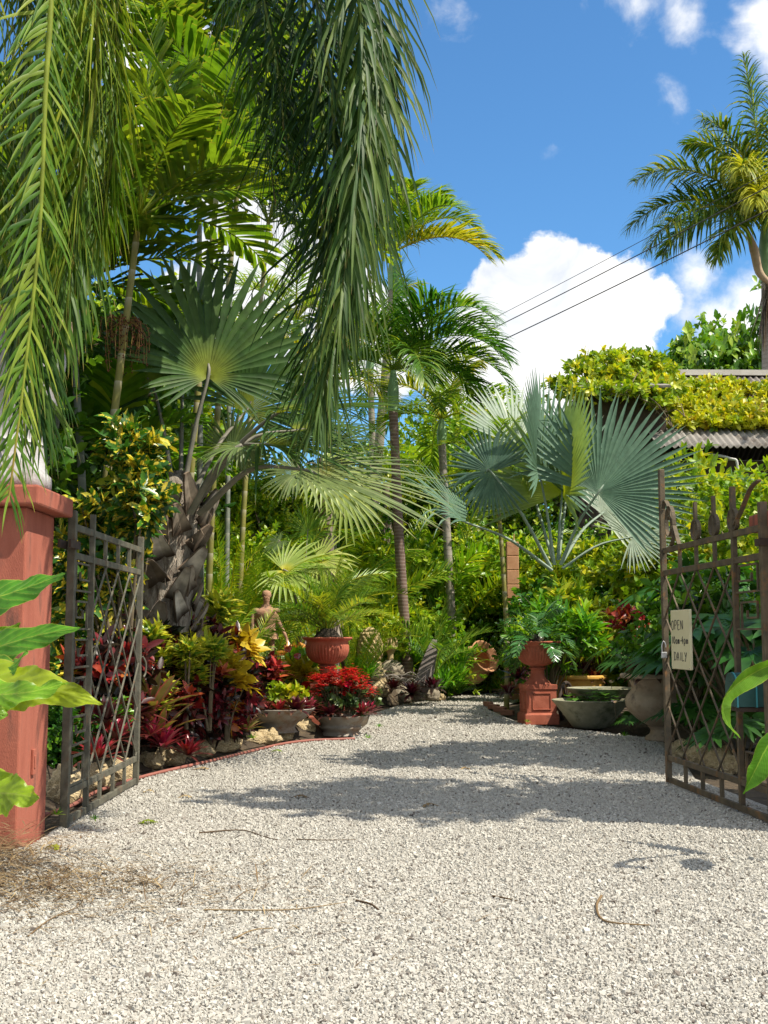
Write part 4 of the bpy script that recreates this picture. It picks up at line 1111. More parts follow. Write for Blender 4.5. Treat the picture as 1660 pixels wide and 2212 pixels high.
# pineapple finial on the mound
q = at(800, 1442, 23.0); t = thing('stone_finial', 'buff stone pineapple finial standing on the rock mound', 'ornament', (q.x, 23.0, q.z))
b = MB(); lathe(b, smooth_prof([(.001, 0), (.17, 0), (.23, .03), (.245, .08), (.20, .12), (.16, .15)], 24), 60, 22, lambda z: .09); b.build('base', M['finial'], t)
b = MB(); lathe(b, smooth_prof([(.16, .151), (.21, .2), (.225, .32), (.215, .48), (.17, .66), (.10, .76), (.001, .80)], 30), 40)
for row in range(9):
    z = .19 + row * .066; r = float(np.interp(z, [.15, .2, .32, .48, .66, .76], [.16, .21, .225, .215, .17, .10]))
    for k in range(11):
        a = (k + .5 * (row % 2)) * 2 * math.pi / 11
        c = Vector((math.cos(a), math.sin(a), .25)); p = Vector((r * math.cos(a), r * math.sin(a), z)) - c * .012
        X = c.orthogonal().normalized(); Yv = c.cross(X).normalized(); s = .062 * (r / .22)
        ring = [[p + c * (.055 * math.cos(e) * s / .062) + (X * math.cos(h) + Yv * math.sin(h)) * s * math.sin(e) for h in np.linspace(0, 2 * math.pi, 9)[:-1]] for e in (1.57, 1.1, .6, .05)]
        v = [x for rg_ in ring for x in rg_]
        b.add(v, [(i * 8 + j, i * 8 + (j + 1) % 8, (i + 1) * 8 + (j + 1) % 8, (i + 1) * 8 + j) for i in range(3) for j in range(8)])
b.build('pine_scales', M['finial'], t)
# small flame-like stone finial
q = at(844, 1440, 23.4); t = thing('stone_ornament', 'small flame shaped stone ornament right of the pineapple finial', 'ornament', (q.x, 23.4, q.z - .15))
b = MB(); lathe(b, smooth_prof([(.12, 0), (.09, .1), (.06, .3), (.07, .42), (.13, .5), (.14, .56), (.001, .58)], 30), 24); b.build('shaft', M['finial'], t)
b = MB()
for k in range(9):
    a = k * 2.4; r = .05 + .07 * (k % 3) / 2; tube(b, catmull([(r * math.cos(a), r * math.sin(a), .54), (r * 1.2 * math.cos(a), r * 1.2 * math.sin(a), .64), (r * .9 * math.cos(a), r * .9 * math.sin(a), .72)], 6), (.035, .012), 6)
b.build('flame', M['finial'], t)
# leaning slab
q = at(915, 1492, 22.4); bm = bmesh.new()
prof = [(-.26, 0), (-.16, .30), (-.06, .62), (.06, .92), (.14, 1.06), (.22, 1.04), (.245, .84), (.20, .5), (.14, .2), (.06, -.02)]
fr = [bm.verts.new((x, -.05 + .02 * noise.noise(Vector((x * 9, z * 9, 1))), z)) for x, z in prof]; bk = [bm.verts.new((x * .96, .05, z * .98)) for x, z in prof]
bm.faces.new(fr); bm.faces.new(bk[::-1])
for i in range(len(prof)): bm.faces.new((fr[i], bk[i], bk[(i + 1) % len(prof)], fr[(i + 1) % len(prof)]))
bmesh.ops.triangulate(bm, faces=bm.faces[:]); bmesh.ops.recalc_face_normals(bm, faces=bm.faces[:])
me = bpy.data.meshes.new('slab'); bm.to_mesh(me); bm.free(); me.materials.append(M['slate'])
o = bpy.data.objects.new('stone_slab', me); C.objects.link(o); o.location = (q.x, 22.4, q.z - .06); o.rotation_euler = (R(-8), R(4), R(10)); bevel(o, .015)
tag(o, 'tall dark weathered slab leaning upright on the rock mound', 'slab')
rock('boulder', 'smooth pale striped boulder at the drive edge below the slab', 866, 1518, (.24, .2, .2), 1, RG, grp='rocks of the centre mound')
for i, (px, py, Y, s, lb) in enumerate([(800, 1462, 22.6, (.36, .28, .26), 'brown lumpy rock carrying the pineapple finial'), (846, 1450, 22.8, (.30, .22, .20), 'rough rock below the flame shaped ornament'),
                                    (812, 1492, 22.1, (.26, .2, .17), 'half buried rock low on the mound left of the boulder'), (935, 1503, 22.6, (.16, .13, .12), 'small rock right of the leaning slab foot'),
                                    (950, 1507, 23.3, (.15, .1, .09), 'reddish stone at the right end of the mound edging'), (905, 1508, 22.1, (.13, .1, .09), 'reddish stone just right of the striped boulder')]):
    rock('mound_rock', lb, px, py, s, i, RG if i % 2 else None, z=at(px, py, Y).z, Y=Y, grp='rocks of the centre mound')
m = MB()
for k in range(11):
    p = at(795 + k * 8, 1470 + random.uniform(-12, 12), 22.3); a = random.uniform(-.5, .5); L_ = random.uniform(.3, .6)
    tube(m, catmull([(p.x, 22.3, p.z + .05), (p.x + .5 * L_, 22.2 + a * .3, p.z + .10 + .1 * a), (p.x + L_, 22.1 + a * .5, p.z - .05)], 8), (.012, .005), 5)
tag(m.build('dry_branches', M['wood']), 'tangle of dry grey branches lying on the rock mound', 'branches')
# log stump in the bed
q = gp(395, 1612, .1); t = thing('log_stump', 'cracked grey log stump among red bromeliads in the left bed', 'stump', (q.x + .06, q.y + .2, .02))
b = MB(); lathe(b, smooth_prof([(.22, 0), (.19, .12), (.18, .34), (.17, .37), (.001, .36)], 20), 40, 13, lambda z: .07); b.build('log', M['wood'], t)
b = MB(); lathe(b, smooth_prof([(.13, 0), (.11, .2), (.10, .30), (.001, .29)], 12), 24, 9, lambda z: .07, centre=(-.27, .04, 0)); b.build('side_log', M['wood'], t)
# clay statue
def statue():
    base = at(575, 1372, 18.0); t = thing('statue', 'weathered clay statue of a man in a tailcoat with one arm held out', 'statue', (base.x, 18.0, 0))
    b = MB(); box(b, -.24, .24, -.2, .2, 0, .50); box(b, -.28, .28, -.24, .24, .502, .57); bevel(b.build('plinth', M['statue'], t, False), .01)
    k = 1.38 / 1.75
    Vx = [(0, 0, .98, .125), (0, 0, 1.12, .118), (0, -.01, 1.28, .14), (0, 0, 1.43, .135), (0, 0, 1.51, .055), (0, -.01, 1.58, .062), (0, -.02, 1.68, .085), (0, -.01, 1.75, .055),
          (.155, 0, 1.41, .058), (.255, -.03, 1.18, .046), (.36, -.10, .99, .038), (.40, -.14, .91, .034), (.43, -.16, .85, .02),
          (-.155, 0, 1.41, .058), (-.25, -.02, 1.18, .048), (-.27, -.16, 1.06, .040), (-.25, -.22, 1.04, .036),
          (.10, 0, .90, .088), (.12, -.02, .52, .062), (.13, 0, .10, .042), (.14, -.12, .03, .038),
          (-.10, 0, .90, .088), (-.11, -.05, .52, .062), (-.13, 0, .10, .042), (-.14, -.12, .03, .038)]
    E = [(0, 1), (1, 2), (2, 3), (3, 4), (4, 5), (5, 6), (6, 7), (3, 8), (8, 9), (9, 10), (10, 11), (11, 12), (3, 13), (13, 14), (14, 15), (15, 16), (0, 17), (17, 18), (18, 19), (19, 20), (0, 21), (21, 22), (22, 23), (23, 24)]
    me = bpy.data.meshes.new('figure'); me.from_pydata([(x * k, y * k, z * k + .575) for x, y, z, r in Vx], E, [])
    o = bpy.data.objects.new('figure', me); C.objects.link(o); o.parent = t; me.materials.append(M['statue'])
    sk = o.modifiers.new('skin', 'SKIN')
    for v, (x, y, z, r) in zip(me.skin_vertices[0].data, Vx):
        f = 1.25 if z > .95 and abs(x) < .05 and z < 1.46 else 1; v.radius = (r * k * f, r * k * .95)
    me.skin_vertices[0].data[0].use_root = True
    o.modifiers.new('smooth', 'SUBSURF').levels = 2; o.modifiers['smooth'].render_levels = 2
    def part(nm): return MB()
    z0 = .575
    c = MB(); lathe(c, smooth_prof([(.225, .86), (.205, .95), (.172, 1.08), (.185, 1.20), (.212, 1.32), (.19, 1.41), (.10, 1.48), (.085, 1.53)], 30), 40, 14, lambda z: .035 if z < 1.08 else .012, sx=1.10 * k, sy=.86 * k)
    for arr in c.V: arr[:, 2] = arr[:, 2] * k + z0
    c.build('jacket', M['statue'], t)
    c = MB()
    for sgx in (-1, 1): blade(c, [(sgx * .05 * k, -.135 * k, 1.12 * k + z0), (sgx * .10 * k, -.16 * k, 1.0 * k + z0), (sgx * .13 * k, -.14 * k, .88 * k + z0)], .075 * k, (1, 0, 0), .1, .006, 5, 12)
    c.build('coat_tail', M['statue'], t)
    c = MB(); tube(c, catmull([(.17 * k, -.13 * k, 1.40 * k + z0), (.03 * k, -.19 * k, 1.22 * k + z0), (-.15 * k, -.14 * k, 1.06 * k + z0)], 12), .026 * k, 6)
    for q in range(5): lathe(c, [(.001, -.014), (.014, 0), (.001, .014)], 8, centre=(0, -.178 * k, (1.12 + .06 * q) * k + z0)); c.build('sash', M['statue'], t)
    for sgx in (-1, 1):
        c = MB(); lathe(c, smooth_prof([(.001, .032), (.04, .03), (.066, .006), (.07, -.022), (.055, -.034)], 14), 20, 12, lambda z: .06, centre=(sgx * .185 * k, 0, 1.425 * k + z0)); c.build('epaulette', M['statue'], t)
    c = MB(); tube(c, [(-.27 * k, -.23 * k, .05 * k + z0), (-.25 * k, -.21 * k, 1.35 * k + z0)], .024, 8); c.build('staff', M['statue'], t)
    c = MB()
    for i in range(5):
        a = (-.06 + i * .026) * k; tube(c, [((.425 + a * .3) * k, (-.155 + a) * k, .87 * k + z0), ((.45 + a * .4) * k, (-.17 + a * 1.2) * k, (.80 - .012 * abs(i - 2)) * k + z0)], .010 * k, 5)
    c.build('fingers', M['statue'], t)
    c = MB()
    for sgx in (-1, 1): lathe(c, [(.001, -.012), (.012, 0), (.001, .012)], 8, centre=(sgx * .028 * k, -.098 * k, 1.685 * k + z0))
    tube(c, [(0, -.10 * k, 1.69 * k + z0), (0, -.118 * k, 1.65 * k + z0)], .012 * k, 6); tube(c, [(-.025 * k, -.098 * k, 1.615 * k + z0), (.025 * k, -.098 * k, 1.615 * k + z0)], .008 * k, 5)
    lathe(c, smooth_prof([(.085, 1.68), (.094, 1.72), (.07, 1.775), (.001, 1.79)], 10), 20, 9, lambda z: .05, centre=(0, .01, z0 + 1.69 * k - 1.69), sx=k, sy=k * 1.05)
    c.build('face_and_hair', M['statue'], t)


statue()
# brick post and low brick edging on the right
q = at(1108, 1300, 24.0); t = thing('brick_post', 'slim terracotta block post rising behind the urn plant', 'post', (q.x, 24, 0))
b = MB()
for k in range(11): z = k * .295; box(b, -.125, .125, -.125, .125, z + .004, z + .291)
bevel(b.build('blocks', M['terra_pale'], t, False), .012)
b = MB(); box(b, -.11, .11, -.11, .11, 0, 3.24); tube(b, [(.04, 0, 3.24), (.045, 0, 3.42)], .012, 6); b.build('core', M['terra_pale'], t, False)
for i, (px, py) in enumerate([(1056, 1527), (1068, 1533), (1082, 1539), (1098, 1546)]):
    p = gp(px, py); b = MB(); box(b, -.11, .11, -.05, .05, 0, .09)
    o = b.build('edging_brick', M['bricks'], None, False, (p.x, p.y + .07, .0)); o.rotation_euler = (0, 0, R(-62 + 14 * i)); bevel(o, .012)
    tag(o, ['leftmost old brick of the low edging left of the pedestal', 'second brick from the left in the low edging by the drive', 'third brick of the edging left of the pedestal', 'brick of the low edging nearest to the red pedestal'][i], 'brick', 'low brick edging')


# ------------------------------------------------------------------ plants: builders
def shrub(name, label, cat, mat, lumps, n, per, L, W, prof='oval', droop=.5, stem_n=14, group=None, loc=(0, 0, 0), stemr=None, **kw):
    t = thing(name, label, cat, loc, 0, group)
    f = MB(); s = MB()
    twigs(f, lumps, n, per, L, W, prof, droop, stem=s, stem_n=stem_n, **kw)
    f.build('foliage', M[mat], t); s.build('stem', M['stem'], t)
    return t


def tree(name, label, mat, lumps, n, per, L, W, h, group=None, loc=(0, 0, 0), tr=.16, **kw):
    t = thing(name, label, 'tree', loc, 0, group)
    f = MB(); s = MB()
    twigs(f, lumps, n, per, L, W, stem=None, **kw)
    lm = A(lumps)
    tube(s, catmull([(0, 0, -.05), (.1, .05, h * .35), (-.05, 0, h * .7), (0, 0, h)], 14), (tr, tr * .35), 9)
    for l in lm:
        z = min(l[2] * .5, h * .8); c = l[:3]
        tube(s, catmull([(0, 0, z), (c[0] * .5, c[1] * .5, (z + c[2]) / 2 + .1), tuple(c)], 8), (tr * .42, tr * .12), 6)
        for k in range(4):
            v = nrm(rng.normal(size=3)) * l[3:6] * .8; tube(s, catmull([tuple(c), tuple(c + v * .5 + A((0, 0, .05))), tuple(c + v)], 6), (tr * .14, tr * .04), 5)
    f.build('crown', M[mat], t); s.build('trunk', M['stem'], t)
    return t


def rnd_lumps(n, sx, sy, z0, z1, r, seed):
    g = np.random.default_rng(seed)
    return [(g.uniform(-sx, sx), g.uniform(-sy, sy), g.uniform(z0, z1), r * g.uniform(.75, 1.2), r * g.uniform(.75, 1.2), r * g.uniform(.65, 1.0)) for _ in range(n)]


def palm(name, label, loc, crown, trunk_r, tmat, shaft=None, group=None, lean=None):
    """trunk (and crownshaft) of a palm; fronds are added as parts"""
    t = thing(name, label, 'palm', loc, 0, group)
    c = A(crown) - A(loc); s = MB()
    top = c - A((0, 0, shaft[0])) if shaft else c
    mid = top * .5 + (A(lean) if lean is not None else A((0, 0, 0)))
    tube(s, catmull([(0, 0, -.1), tuple(mid), tuple(top)], 26), (trunk_r * 1.25, trunk_r * 1.05, trunk_r, trunk_r * .92, trunk_r * .9), 14)
    s.build('trunk', M[tmat], t)
    if shaft:
        s = MB(); tube(s, catmull([tuple(top), tuple(top * .5 + c * .5), tuple(c)], 10), (trunk_r * 1.0, trunk_r * 1.15, trunk_r * .5), 12); s.build('crownshaft', M['shaft'], t)
    return t, c


def add_frond(t, pts, mat, **kw):
    m = MB(); frond(m, pts, **kw); return m.build('frond', M[mat], t)


def add_fan(t, loc, hub, tipp, pet0, nrml, spread, mat, nseg=38, pmat='petiole', pr=(.035, .02), scale=1.0, sag=.12, **kw):
    loc = A(loc); h = A(at(*hub)) - loc; e = A(at(*tipp)) - loc
    f = MB(); ax = e - h; Rr = np.linalg.norm(ax) * scale
    fan(f, h, ax, nrml, Rr, nseg, spread, **kw)
    o = f.build('fan_leaf', M[mat], t)
    if pet0 is not None:
        b = A(at(*pet0)) - loc; p = MB(); md = (b + h) / 2 + A((0, 0, sag))
        tube(p, catmull([tuple(b), tuple(md), tuple(h), tuple(h + nrm(ax) * Rr * .10)], 14), (pr[0], pr[1], pr[1] * .7), 7, flat=.6); p.build('petiole', M[pmat], o)
    return o


# ------------------------------------------------------------------ near palm whose long fronds hang into the top of the view
nb = A((-3.9, 6.3, 0)); ncr = A((-2.9, 6.5, 7.6))
t, c = palm('hanging_palm', 'near palm with long weeping fronds hanging over the drive from the upper left', tuple(nb), tuple(ncr), .17, 'barkgrey', (.9,))


def hang(seq, mat='hang', Lm=.8, W=.016, n=120, hint=(1, 0.1, 0), droop=2.4, plum=55, ang=(48, 24), up=1.2, start=.25, cshift=0.0, lead=None, vee=5, rr=(.026, .005)):
    pts = [A(at(*s)) - nb for s in seq]
    first = pts[0]; md = c * .45 + first * .55 + A((0, 0, up))
    pts = [c, md] + pts
    add_frond(t, pts, mat, Lmax=Lm, W=W, n=n, ang=ang, vee=vee, droop=droop, start=start, hint=hint, rr=rr, nseg=5, plum=plum, npt=40, cshift=cshift,
              lprof=lambda q: np.clip(np.sin(np.pi * (.25 + .62 * q)) ** .6, .3, 1) * rng.uniform(.72, 1.12, q.shape), jit=.32)


# centre (leaflet colour darkened for shaded undersides)
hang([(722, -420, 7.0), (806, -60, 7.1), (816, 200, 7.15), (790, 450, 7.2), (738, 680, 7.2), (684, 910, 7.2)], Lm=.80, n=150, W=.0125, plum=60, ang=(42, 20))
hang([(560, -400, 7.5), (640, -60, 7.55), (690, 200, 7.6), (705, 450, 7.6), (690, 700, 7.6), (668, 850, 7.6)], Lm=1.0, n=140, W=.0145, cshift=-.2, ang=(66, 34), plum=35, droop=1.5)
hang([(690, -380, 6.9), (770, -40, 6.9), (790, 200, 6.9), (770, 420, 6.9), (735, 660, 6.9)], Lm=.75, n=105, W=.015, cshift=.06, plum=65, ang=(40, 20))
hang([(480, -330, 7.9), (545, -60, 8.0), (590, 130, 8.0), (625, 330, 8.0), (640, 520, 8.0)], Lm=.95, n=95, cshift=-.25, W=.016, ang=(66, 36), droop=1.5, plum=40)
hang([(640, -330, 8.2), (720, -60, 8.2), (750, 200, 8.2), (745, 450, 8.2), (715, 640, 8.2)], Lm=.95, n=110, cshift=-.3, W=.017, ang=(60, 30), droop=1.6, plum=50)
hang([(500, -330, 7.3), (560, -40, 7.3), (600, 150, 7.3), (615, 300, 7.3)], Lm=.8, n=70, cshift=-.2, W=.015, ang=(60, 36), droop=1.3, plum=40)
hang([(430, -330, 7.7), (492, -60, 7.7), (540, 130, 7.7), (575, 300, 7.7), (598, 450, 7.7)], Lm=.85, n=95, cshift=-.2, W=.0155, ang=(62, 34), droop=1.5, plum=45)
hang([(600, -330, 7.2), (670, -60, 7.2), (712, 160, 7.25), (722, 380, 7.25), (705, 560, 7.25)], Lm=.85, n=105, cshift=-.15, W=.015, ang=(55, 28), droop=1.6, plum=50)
# left (mostly the brighter sunlit leaflet colour, yellowing)
hang([(60, -420, 5.6), (108, -60, 5.6), (98, 200, 5.6), (85, 500, 5.6), (55, 790, 5.6), (18, 1085, 5.6)], 'hang_lit', Lm=.46, n=121, W=.011, droop=1.2, plum=18, ang=(52, 34), hint=(1, .3, 0), vee=8)
hang([(150, -380, 6.0), (205, -60, 6.0), (208, 150, 6.0), (180, 380, 6.0), (150, 560, 6.0)], 'hang_lit', Lm=.75, n=121, W=.019, droop=2.6, plum=60, ang=(48, 24), cshift=.08)
hang([(20, -380, 6.4), (55, -40, 6.4), (70, 260, 6.4), (60, 560, 6.4), (30, 800, 6.4)], 'hang_lit', Lm=.7, n=128, W=.018, droop=2.4, plum=50, cshift=-.12)
hang([(110, -340, 6.7), (150, -40, 6.7), (170, 240, 6.7), (165, 520, 6.7), (110, 760, 6.7)], 'hang_lit', Lm=.72, n=128, W=.018, droop=2.6, plum=60, cshift=-.15)
hang([(-60, -340, 6.0), (-50, -40, 6.0), (-20, 300, 6.0), (-10, 620, 6.0)], 'hang_lit', Lm=.66, n=96, W=.0145, droop=2.3, plum=50, cshift=-.02)
hang([(190, -340, 6.3), (240, -40, 6.3), (255, 150, 6.3), (240, 350, 6.3), (215, 500, 6.3)], 'hang_lit', Lm=.72, n=96, W=.016, droop=2.4, plum=60, cshift=.05)
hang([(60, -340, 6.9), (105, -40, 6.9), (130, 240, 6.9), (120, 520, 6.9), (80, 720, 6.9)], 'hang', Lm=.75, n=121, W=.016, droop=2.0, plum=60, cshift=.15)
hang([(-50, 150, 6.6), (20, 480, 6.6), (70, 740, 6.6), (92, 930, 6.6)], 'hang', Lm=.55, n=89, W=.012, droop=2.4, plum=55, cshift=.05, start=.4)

# ------------------------------------------------------------------ cane palms at left
def cane_palm(label, base, stems, cl=(1.7, .50, .038), seed=1, mat='cane_leaf', group='cane palms on the left', berries=None, nf=8, smat='cane', azs=None):
    t = thing('cane_palm', label, 'palm', tuple(base), 0, group)
    g = np.random.default_rng(seed)
    for si, s in enumerate(stems):
        s = A(s); b0 = A((g.uniform(-.25, .25), g.uniform(-.2, .2), 0)); m = MB()
        tube(m, catmull([tuple(b0), tuple(b0 * .4 + s * .6 * A((.6, .6, .8)) + A((0, 0, .1))), tuple(s)], 16), (.055, .045, .035), 9)
        m.build('cane', M[smat if si % 2 == 0 else 'canegrey'], t)
        for k in range(nf):
            az = (azs[k % len(azs)] if azs else k * 2.4 + g.uniform(0, 1)) ; el = R(78 - 62 * k / nf + g.uniform(-8, 8))
            p = arch(cl[0] * g.uniform(.8, 1.1), el, 1.15, az, 14, s)
            add_frond(t, p, mat, Lmax=cl[1], W=cl[2], n=30, ang=(62, 38), vee=16, droop=.5, start=.22, rr=(.016, .005), nseg=3, prof='trunc', fold=.12, cshift=g.uniform(-.15, .15), jit=.12)
    if berries is not None:
        m = MB()
        for k in range(36):
            a = g.uniform(0, 6.28); p0 = A(berries); e = p0 + A((math.cos(a) * g.uniform(.05, .28), math.sin(a) * g.uniform(.05, .28), -g.uniform(.2, .6)))
            pp = catmull([tuple(p0), tuple((p0 + e) / 2 + A((math.cos(a) * .1, math.sin(a) * .1, .1))), tuple(e)], 10); tube(m, pp, .004, 4, col=.9)
            for q in pp[3:]:
                for _ in range(2):
                    x = q + g.normal(0, .012, 3); lathe(m, [(.0005, -.011), (.011, 0), (.0005, .011)], 5, centre=tuple(x))
                    m.K[-1][:] = g.uniform(0, .7)
        m.build('berry_cluster', M['berry'], t)
    return t


b = A(gp(215, 1700)); b = A((at(228, 1000, 12.2).x, 12.2, .1))
cr = A(at(300, 470, 12.0)) - b; cr2 = A(at(150, 620, 12.6)) - b
cane_palm('tall cane palm with ringed olive stems and dark red berries behind the pillar', b, [cr, cr2], (1.75, .55, .042), 3, berries=A(at(268, 690, 12.1)) - b, nf=15, azs=[0.1, 5.6, 1.0, 2.9, 5.0, 0.5, 4.3, 3.5, 6.1, 5.3, 2.2, .3, 5.8, 4.6, .8])
b2 = A((at(425, 1000, 16.8).x, 16.8, .1)); cane_palm('second cane palm with yellow green fronds behind the big grey fan palm', b2, [A(at(520, 330, 15.8)) - b2, A(at(430, 180, 16.4)) - b2], (2.3, .65, .046), 5, nf=14)
b3 = A((at(190, 1000, 13.6).x, 13.6, .1)); cane_palm('short young cane palm with bright low fronds over the pillar cap', b3, [A(at(235, 1000, 13.6)) - b3], (1.6, .45, .045), 8, nf=9, mat='strap')
b6 = A((at(500, 1000, 19).x, 19.0, .1)); cane_palm('cane palm showing between the biggest fan leaf and the dark weeping fronds', b6, [A(at(580, 480, 19)) - b6, A(at(500, 330, 19.4)) - b6], (2.5, .7, .05), 15, nf=14)
b5 = A((at(400, 1000, 14.6).x, 14.6, .1)); cane_palm('cane palm with a crown just above the biggest grey fan leaf', b5, [A(at(470, 400, 14.6)) - b5], (1.9, .55, .042), 12, nf=14)
b4 = A((at(60, 900, 15.5).x, 15.8, .1)); cane_palm('cane palm at far left mostly hidden behind the weeping fronds', b4, [A(at(80, 420, 15.8)) - b4, A(at(330, 60, 16.2)) - b4], (2.2, .65, .05), 9, nf=14)

# ------------------------------------------------------------------ big grey-green fan palm on the left
Lb = A((at(330, 1345, 13.0).x, 13.0, .25)); t = thing('fan_palm', 'big grey green fan palm with a thick trunk of criss-crossed leaf bases', 'palm', tuple(Lb))
top = A(at(385, 1085, 13.0)) - Lb; m = MB()
tube(m, catmull([(0.02, 0, -.3), tuple(top * .5 + A((-.03, 0, 0))), tuple(top), tuple(top + A((.03, 0, .35)))], 18), (.34, .34, .30, .21, .10), 16); tr = m.build('trunk', M['boot'], t)
m = MB(); n = 78
k = np.arange(n); zz = -.12 + (k / n) * (top[2] + .22); az = k * 2.39996 + rng.normal(0, .12, n)
rr_ = np.interp(zz, [0, top[2]], [.335, .265]); P = np.stack([np.cos(az) * rr_ + np.interp(zz, [0, top[2]], [0, top[0]]), np.sin(az) * rr_, zz], -1)
Hh = np.stack([np.cos(az), np.sin(az), np.zeros(n)], -1); Tn = np.stack([-np.sin(az), np.cos(az), np.zeros(n)], -1)
sgn = np.where(k % 2 == 0, 1, -1)[:, None]
D = nrm(A((0, 0, 1)) + Tn * sgn * rng.uniform(.25, .85, (n, 1)) + Hh * rng.uniform(.30, .62, (n, 1))); leaves(m, P, D, Hh, rng.uniform(.28, .46, n), rng.uniform(.11, .16, n), -.25, 5, 'boot', .16, rng.random(n))
o = m.build('leaf_bases', M['boot_plate'], tr, False); sm = o.modifiers.new('thick', 'SOLIDIFY'); sm.thickness = .022; sm.offset = 0
m = MB(); nf = 420; az = rng.uniform(0, 6.283, nf); zz = rng.uniform(.0, top[2] + .1, nf); rr_ = np.interp(zz, [0, top[2]], [.36, .29])
leaves(m, np.stack([np.cos(az) * rr_ + np.interp(zz, [0, top[2]], [0, top[0]]), np.sin(az) * rr_, zz], -1), np.stack([np.cos(az) * .3, np.sin(az) * .3, np.zeros(nf)], -1) + rng.normal(0, .6, (nf, 3)), (0, 0, 1), rng.uniform(.08, .26, nf), .005, 1.5, 4, 'strap', .1, flat=True)
m.build('trunk_fibre', M['dead'], tr)
Y = 13.0
add_fan(t, Lb, (450, 815, 12.7), (458, 540, 12.95), (392, 1085, 12.9), (.42, -1, -.48), 256, 'latania', 40, pr=(.06, .035), tip=.45, asym=.34, cup=.22)
add_fan(t, Lb, (600, 892, 12.3), (935, 862, 12.0), (425, 1085, 12.85), (0, -.30, 1), 190, 'latania', 40, pr=(.055, .03), tip=.42, asym=.3, prof='fan2')
add_fan(t, Lb, (655, 1015, 12.0), (985, 1128, 11.6), (432, 1110, 12.8), (.1, -.42, 1), 150, 'latania_pale', 32, pr=(.06, .03), tip=.35, asym=.3, prof='fan2', sag=.25)
add_fan(t, Lb, (560, 960, 12.8), (900, 985, 12.8), (420, 1100, 12.9), (0, -.32, 1), 180, 'latania', 36, pr=(.05, .03), tip=.6, asym=.25, prof='fan2', sag=.3)
add_fan(t, Lb, (640, 930, 13.4), (860, 900, 13.6), (420, 1090, 13.0), (0, -.4, 1), 200, 'latania', 36, pr=(.05, .03), tip=.9, asym=.25, prof='fan2', sag=.3)
add_fan(t, Lb, (520, 965, 12.2), (405, 985, 12.0), (410, 1110, 12.6), (.1, -.35, .95), 200, 'latania_pale', 26, pr=(.05, .03), tip=1.8, asym=.2, prof='fan2')
add_fan(t, Lb, (395, 800, 13.8), (415, 520, 13.9), (390, 1080, 13.1), (-.9, -1, .1), 200, 'blue', 32, pr=(.05, .03), tip=.25)
add_fan(t, Lb, (330, 830, 13.3), (205, 700, 13.2), (380, 1090, 12.9), (-.6, -.7, .5), 220, 'latania', 34, pr=(.05, .03), tip=.5)
add_fan(t, Lb, (530, 890, 13.6), (640, 660, 13.8), (410, 1080, 13.1), (.9, -.8, .3), 200, 'latania', 32, pr=(.05, .03), tip=.45)
add_fan(t, Lb, (500, 980, 13.5), (560, 890, 13.4), (415, 1095, 13.2), (.2, .8, .6), 230, 'latania_pale', 34, tip=.4)

# ------------------------------------------------------------------ palms of the middle distance
ab = A((at(882, 1430, 24).x, 24.0, .55)); ac = A(at(850, 800, 23.6))
t, c = palm('pinnate_palm', 'slender palm with a ringed red brown trunk and drooping green crown', tuple(ab), tuple(ac), .105, 'barkred', (.85,), lean=(-.03, 0, 0))
for k, (az, el, L_) in enumerate([(.15, 58, 2.2), (5.9, 40, 2.3), (.6, 30, 2.1), (5.3, 62, 2.0), (3.3, 55, 2.1), (2.7, 35, 2.2), (4.2, 50, 2.0), (1.6, 70, 2.1), (5.0, 22, 2.0), (.0, 15, 2.0), (3.7, 18, 2.0), (1.1, 45, 2.1), (4.7, 78, 1.9), (.35, 48, 2.6), (5.6, 52, 2.5), (6.1, 28, 2.4)]):
    add_frond(t, arch(L_ * 1.2, R(el), 2.3, az, 16, c), 'green_palm', Lmax=.95, W=.030, n=50, ang=(66, 30), vee=28, droop=1.2, start=.16, rr=(.022, .005), nseg=4, cshift=-.12 if az < 6 and k % 2 else .1)
yb = A((at(772, 1300, 29).x, 29.0, 0)); yc = A(at(850, 545, 28.6))
t, c = palm('pinnate_palm', 'taller palm with yellow and green fronds standing behind the slender palm', tuple(yb), tuple(yc), .13, 'barkgrey', (1.0,))
for az, el, L_, mt in [(.05, 32, 3.0, 'yellow_palm'), (6.0, 24, 2.8, 'yellow_palm'), (.75, 68, 3.0, 'mid_palm'), (5.5, 45, 2.6, 'mid_palm'), (.3, 52, 2.7, 'mid_palm'), (3.2, 40, 2.8, 'mid_palm'), (2.6, 65, 2.6, 'mid_palm'), (4.3, 35, 2.6, 'mid_palm'), (3.7, 15, 2.6, 'yellow_palm'), (1.7, 55, 2.6, 'mid_palm'), (5.0, 60, 2.3, 'mid_palm')]:
    add_frond(t, arch(L_, R(el), 1.9, az, 16, c), mt, Lmax=.85, W=.034, n=64, ang=(66, 30), vee=26, droop=1.1, start=.14, rr=(.03, .006), nseg=3)
pb = A((at(640, 1300, 27).x, 27.0, 0)); pc = A(at(640, 690, 27.0))
t, c = palm('pinnate_palm', 'yellowish palm glimpsed through the dark weeping fronds', tuple(pb), tuple(pc), .12, 'barkgrey', (.8,))
for k in range(11):
    add_frond(t, arch(2.6, R(65 - 5 * k), 1.9, k * 2.4, 16, c), 'yellow_palm' if k % 3 == 0 else 'mid_palm', Lmax=.7, W=.024, n=46, ang=(64, 30), vee=28, droop=.9, start=.18, rr=(.03, .006), nseg=3)
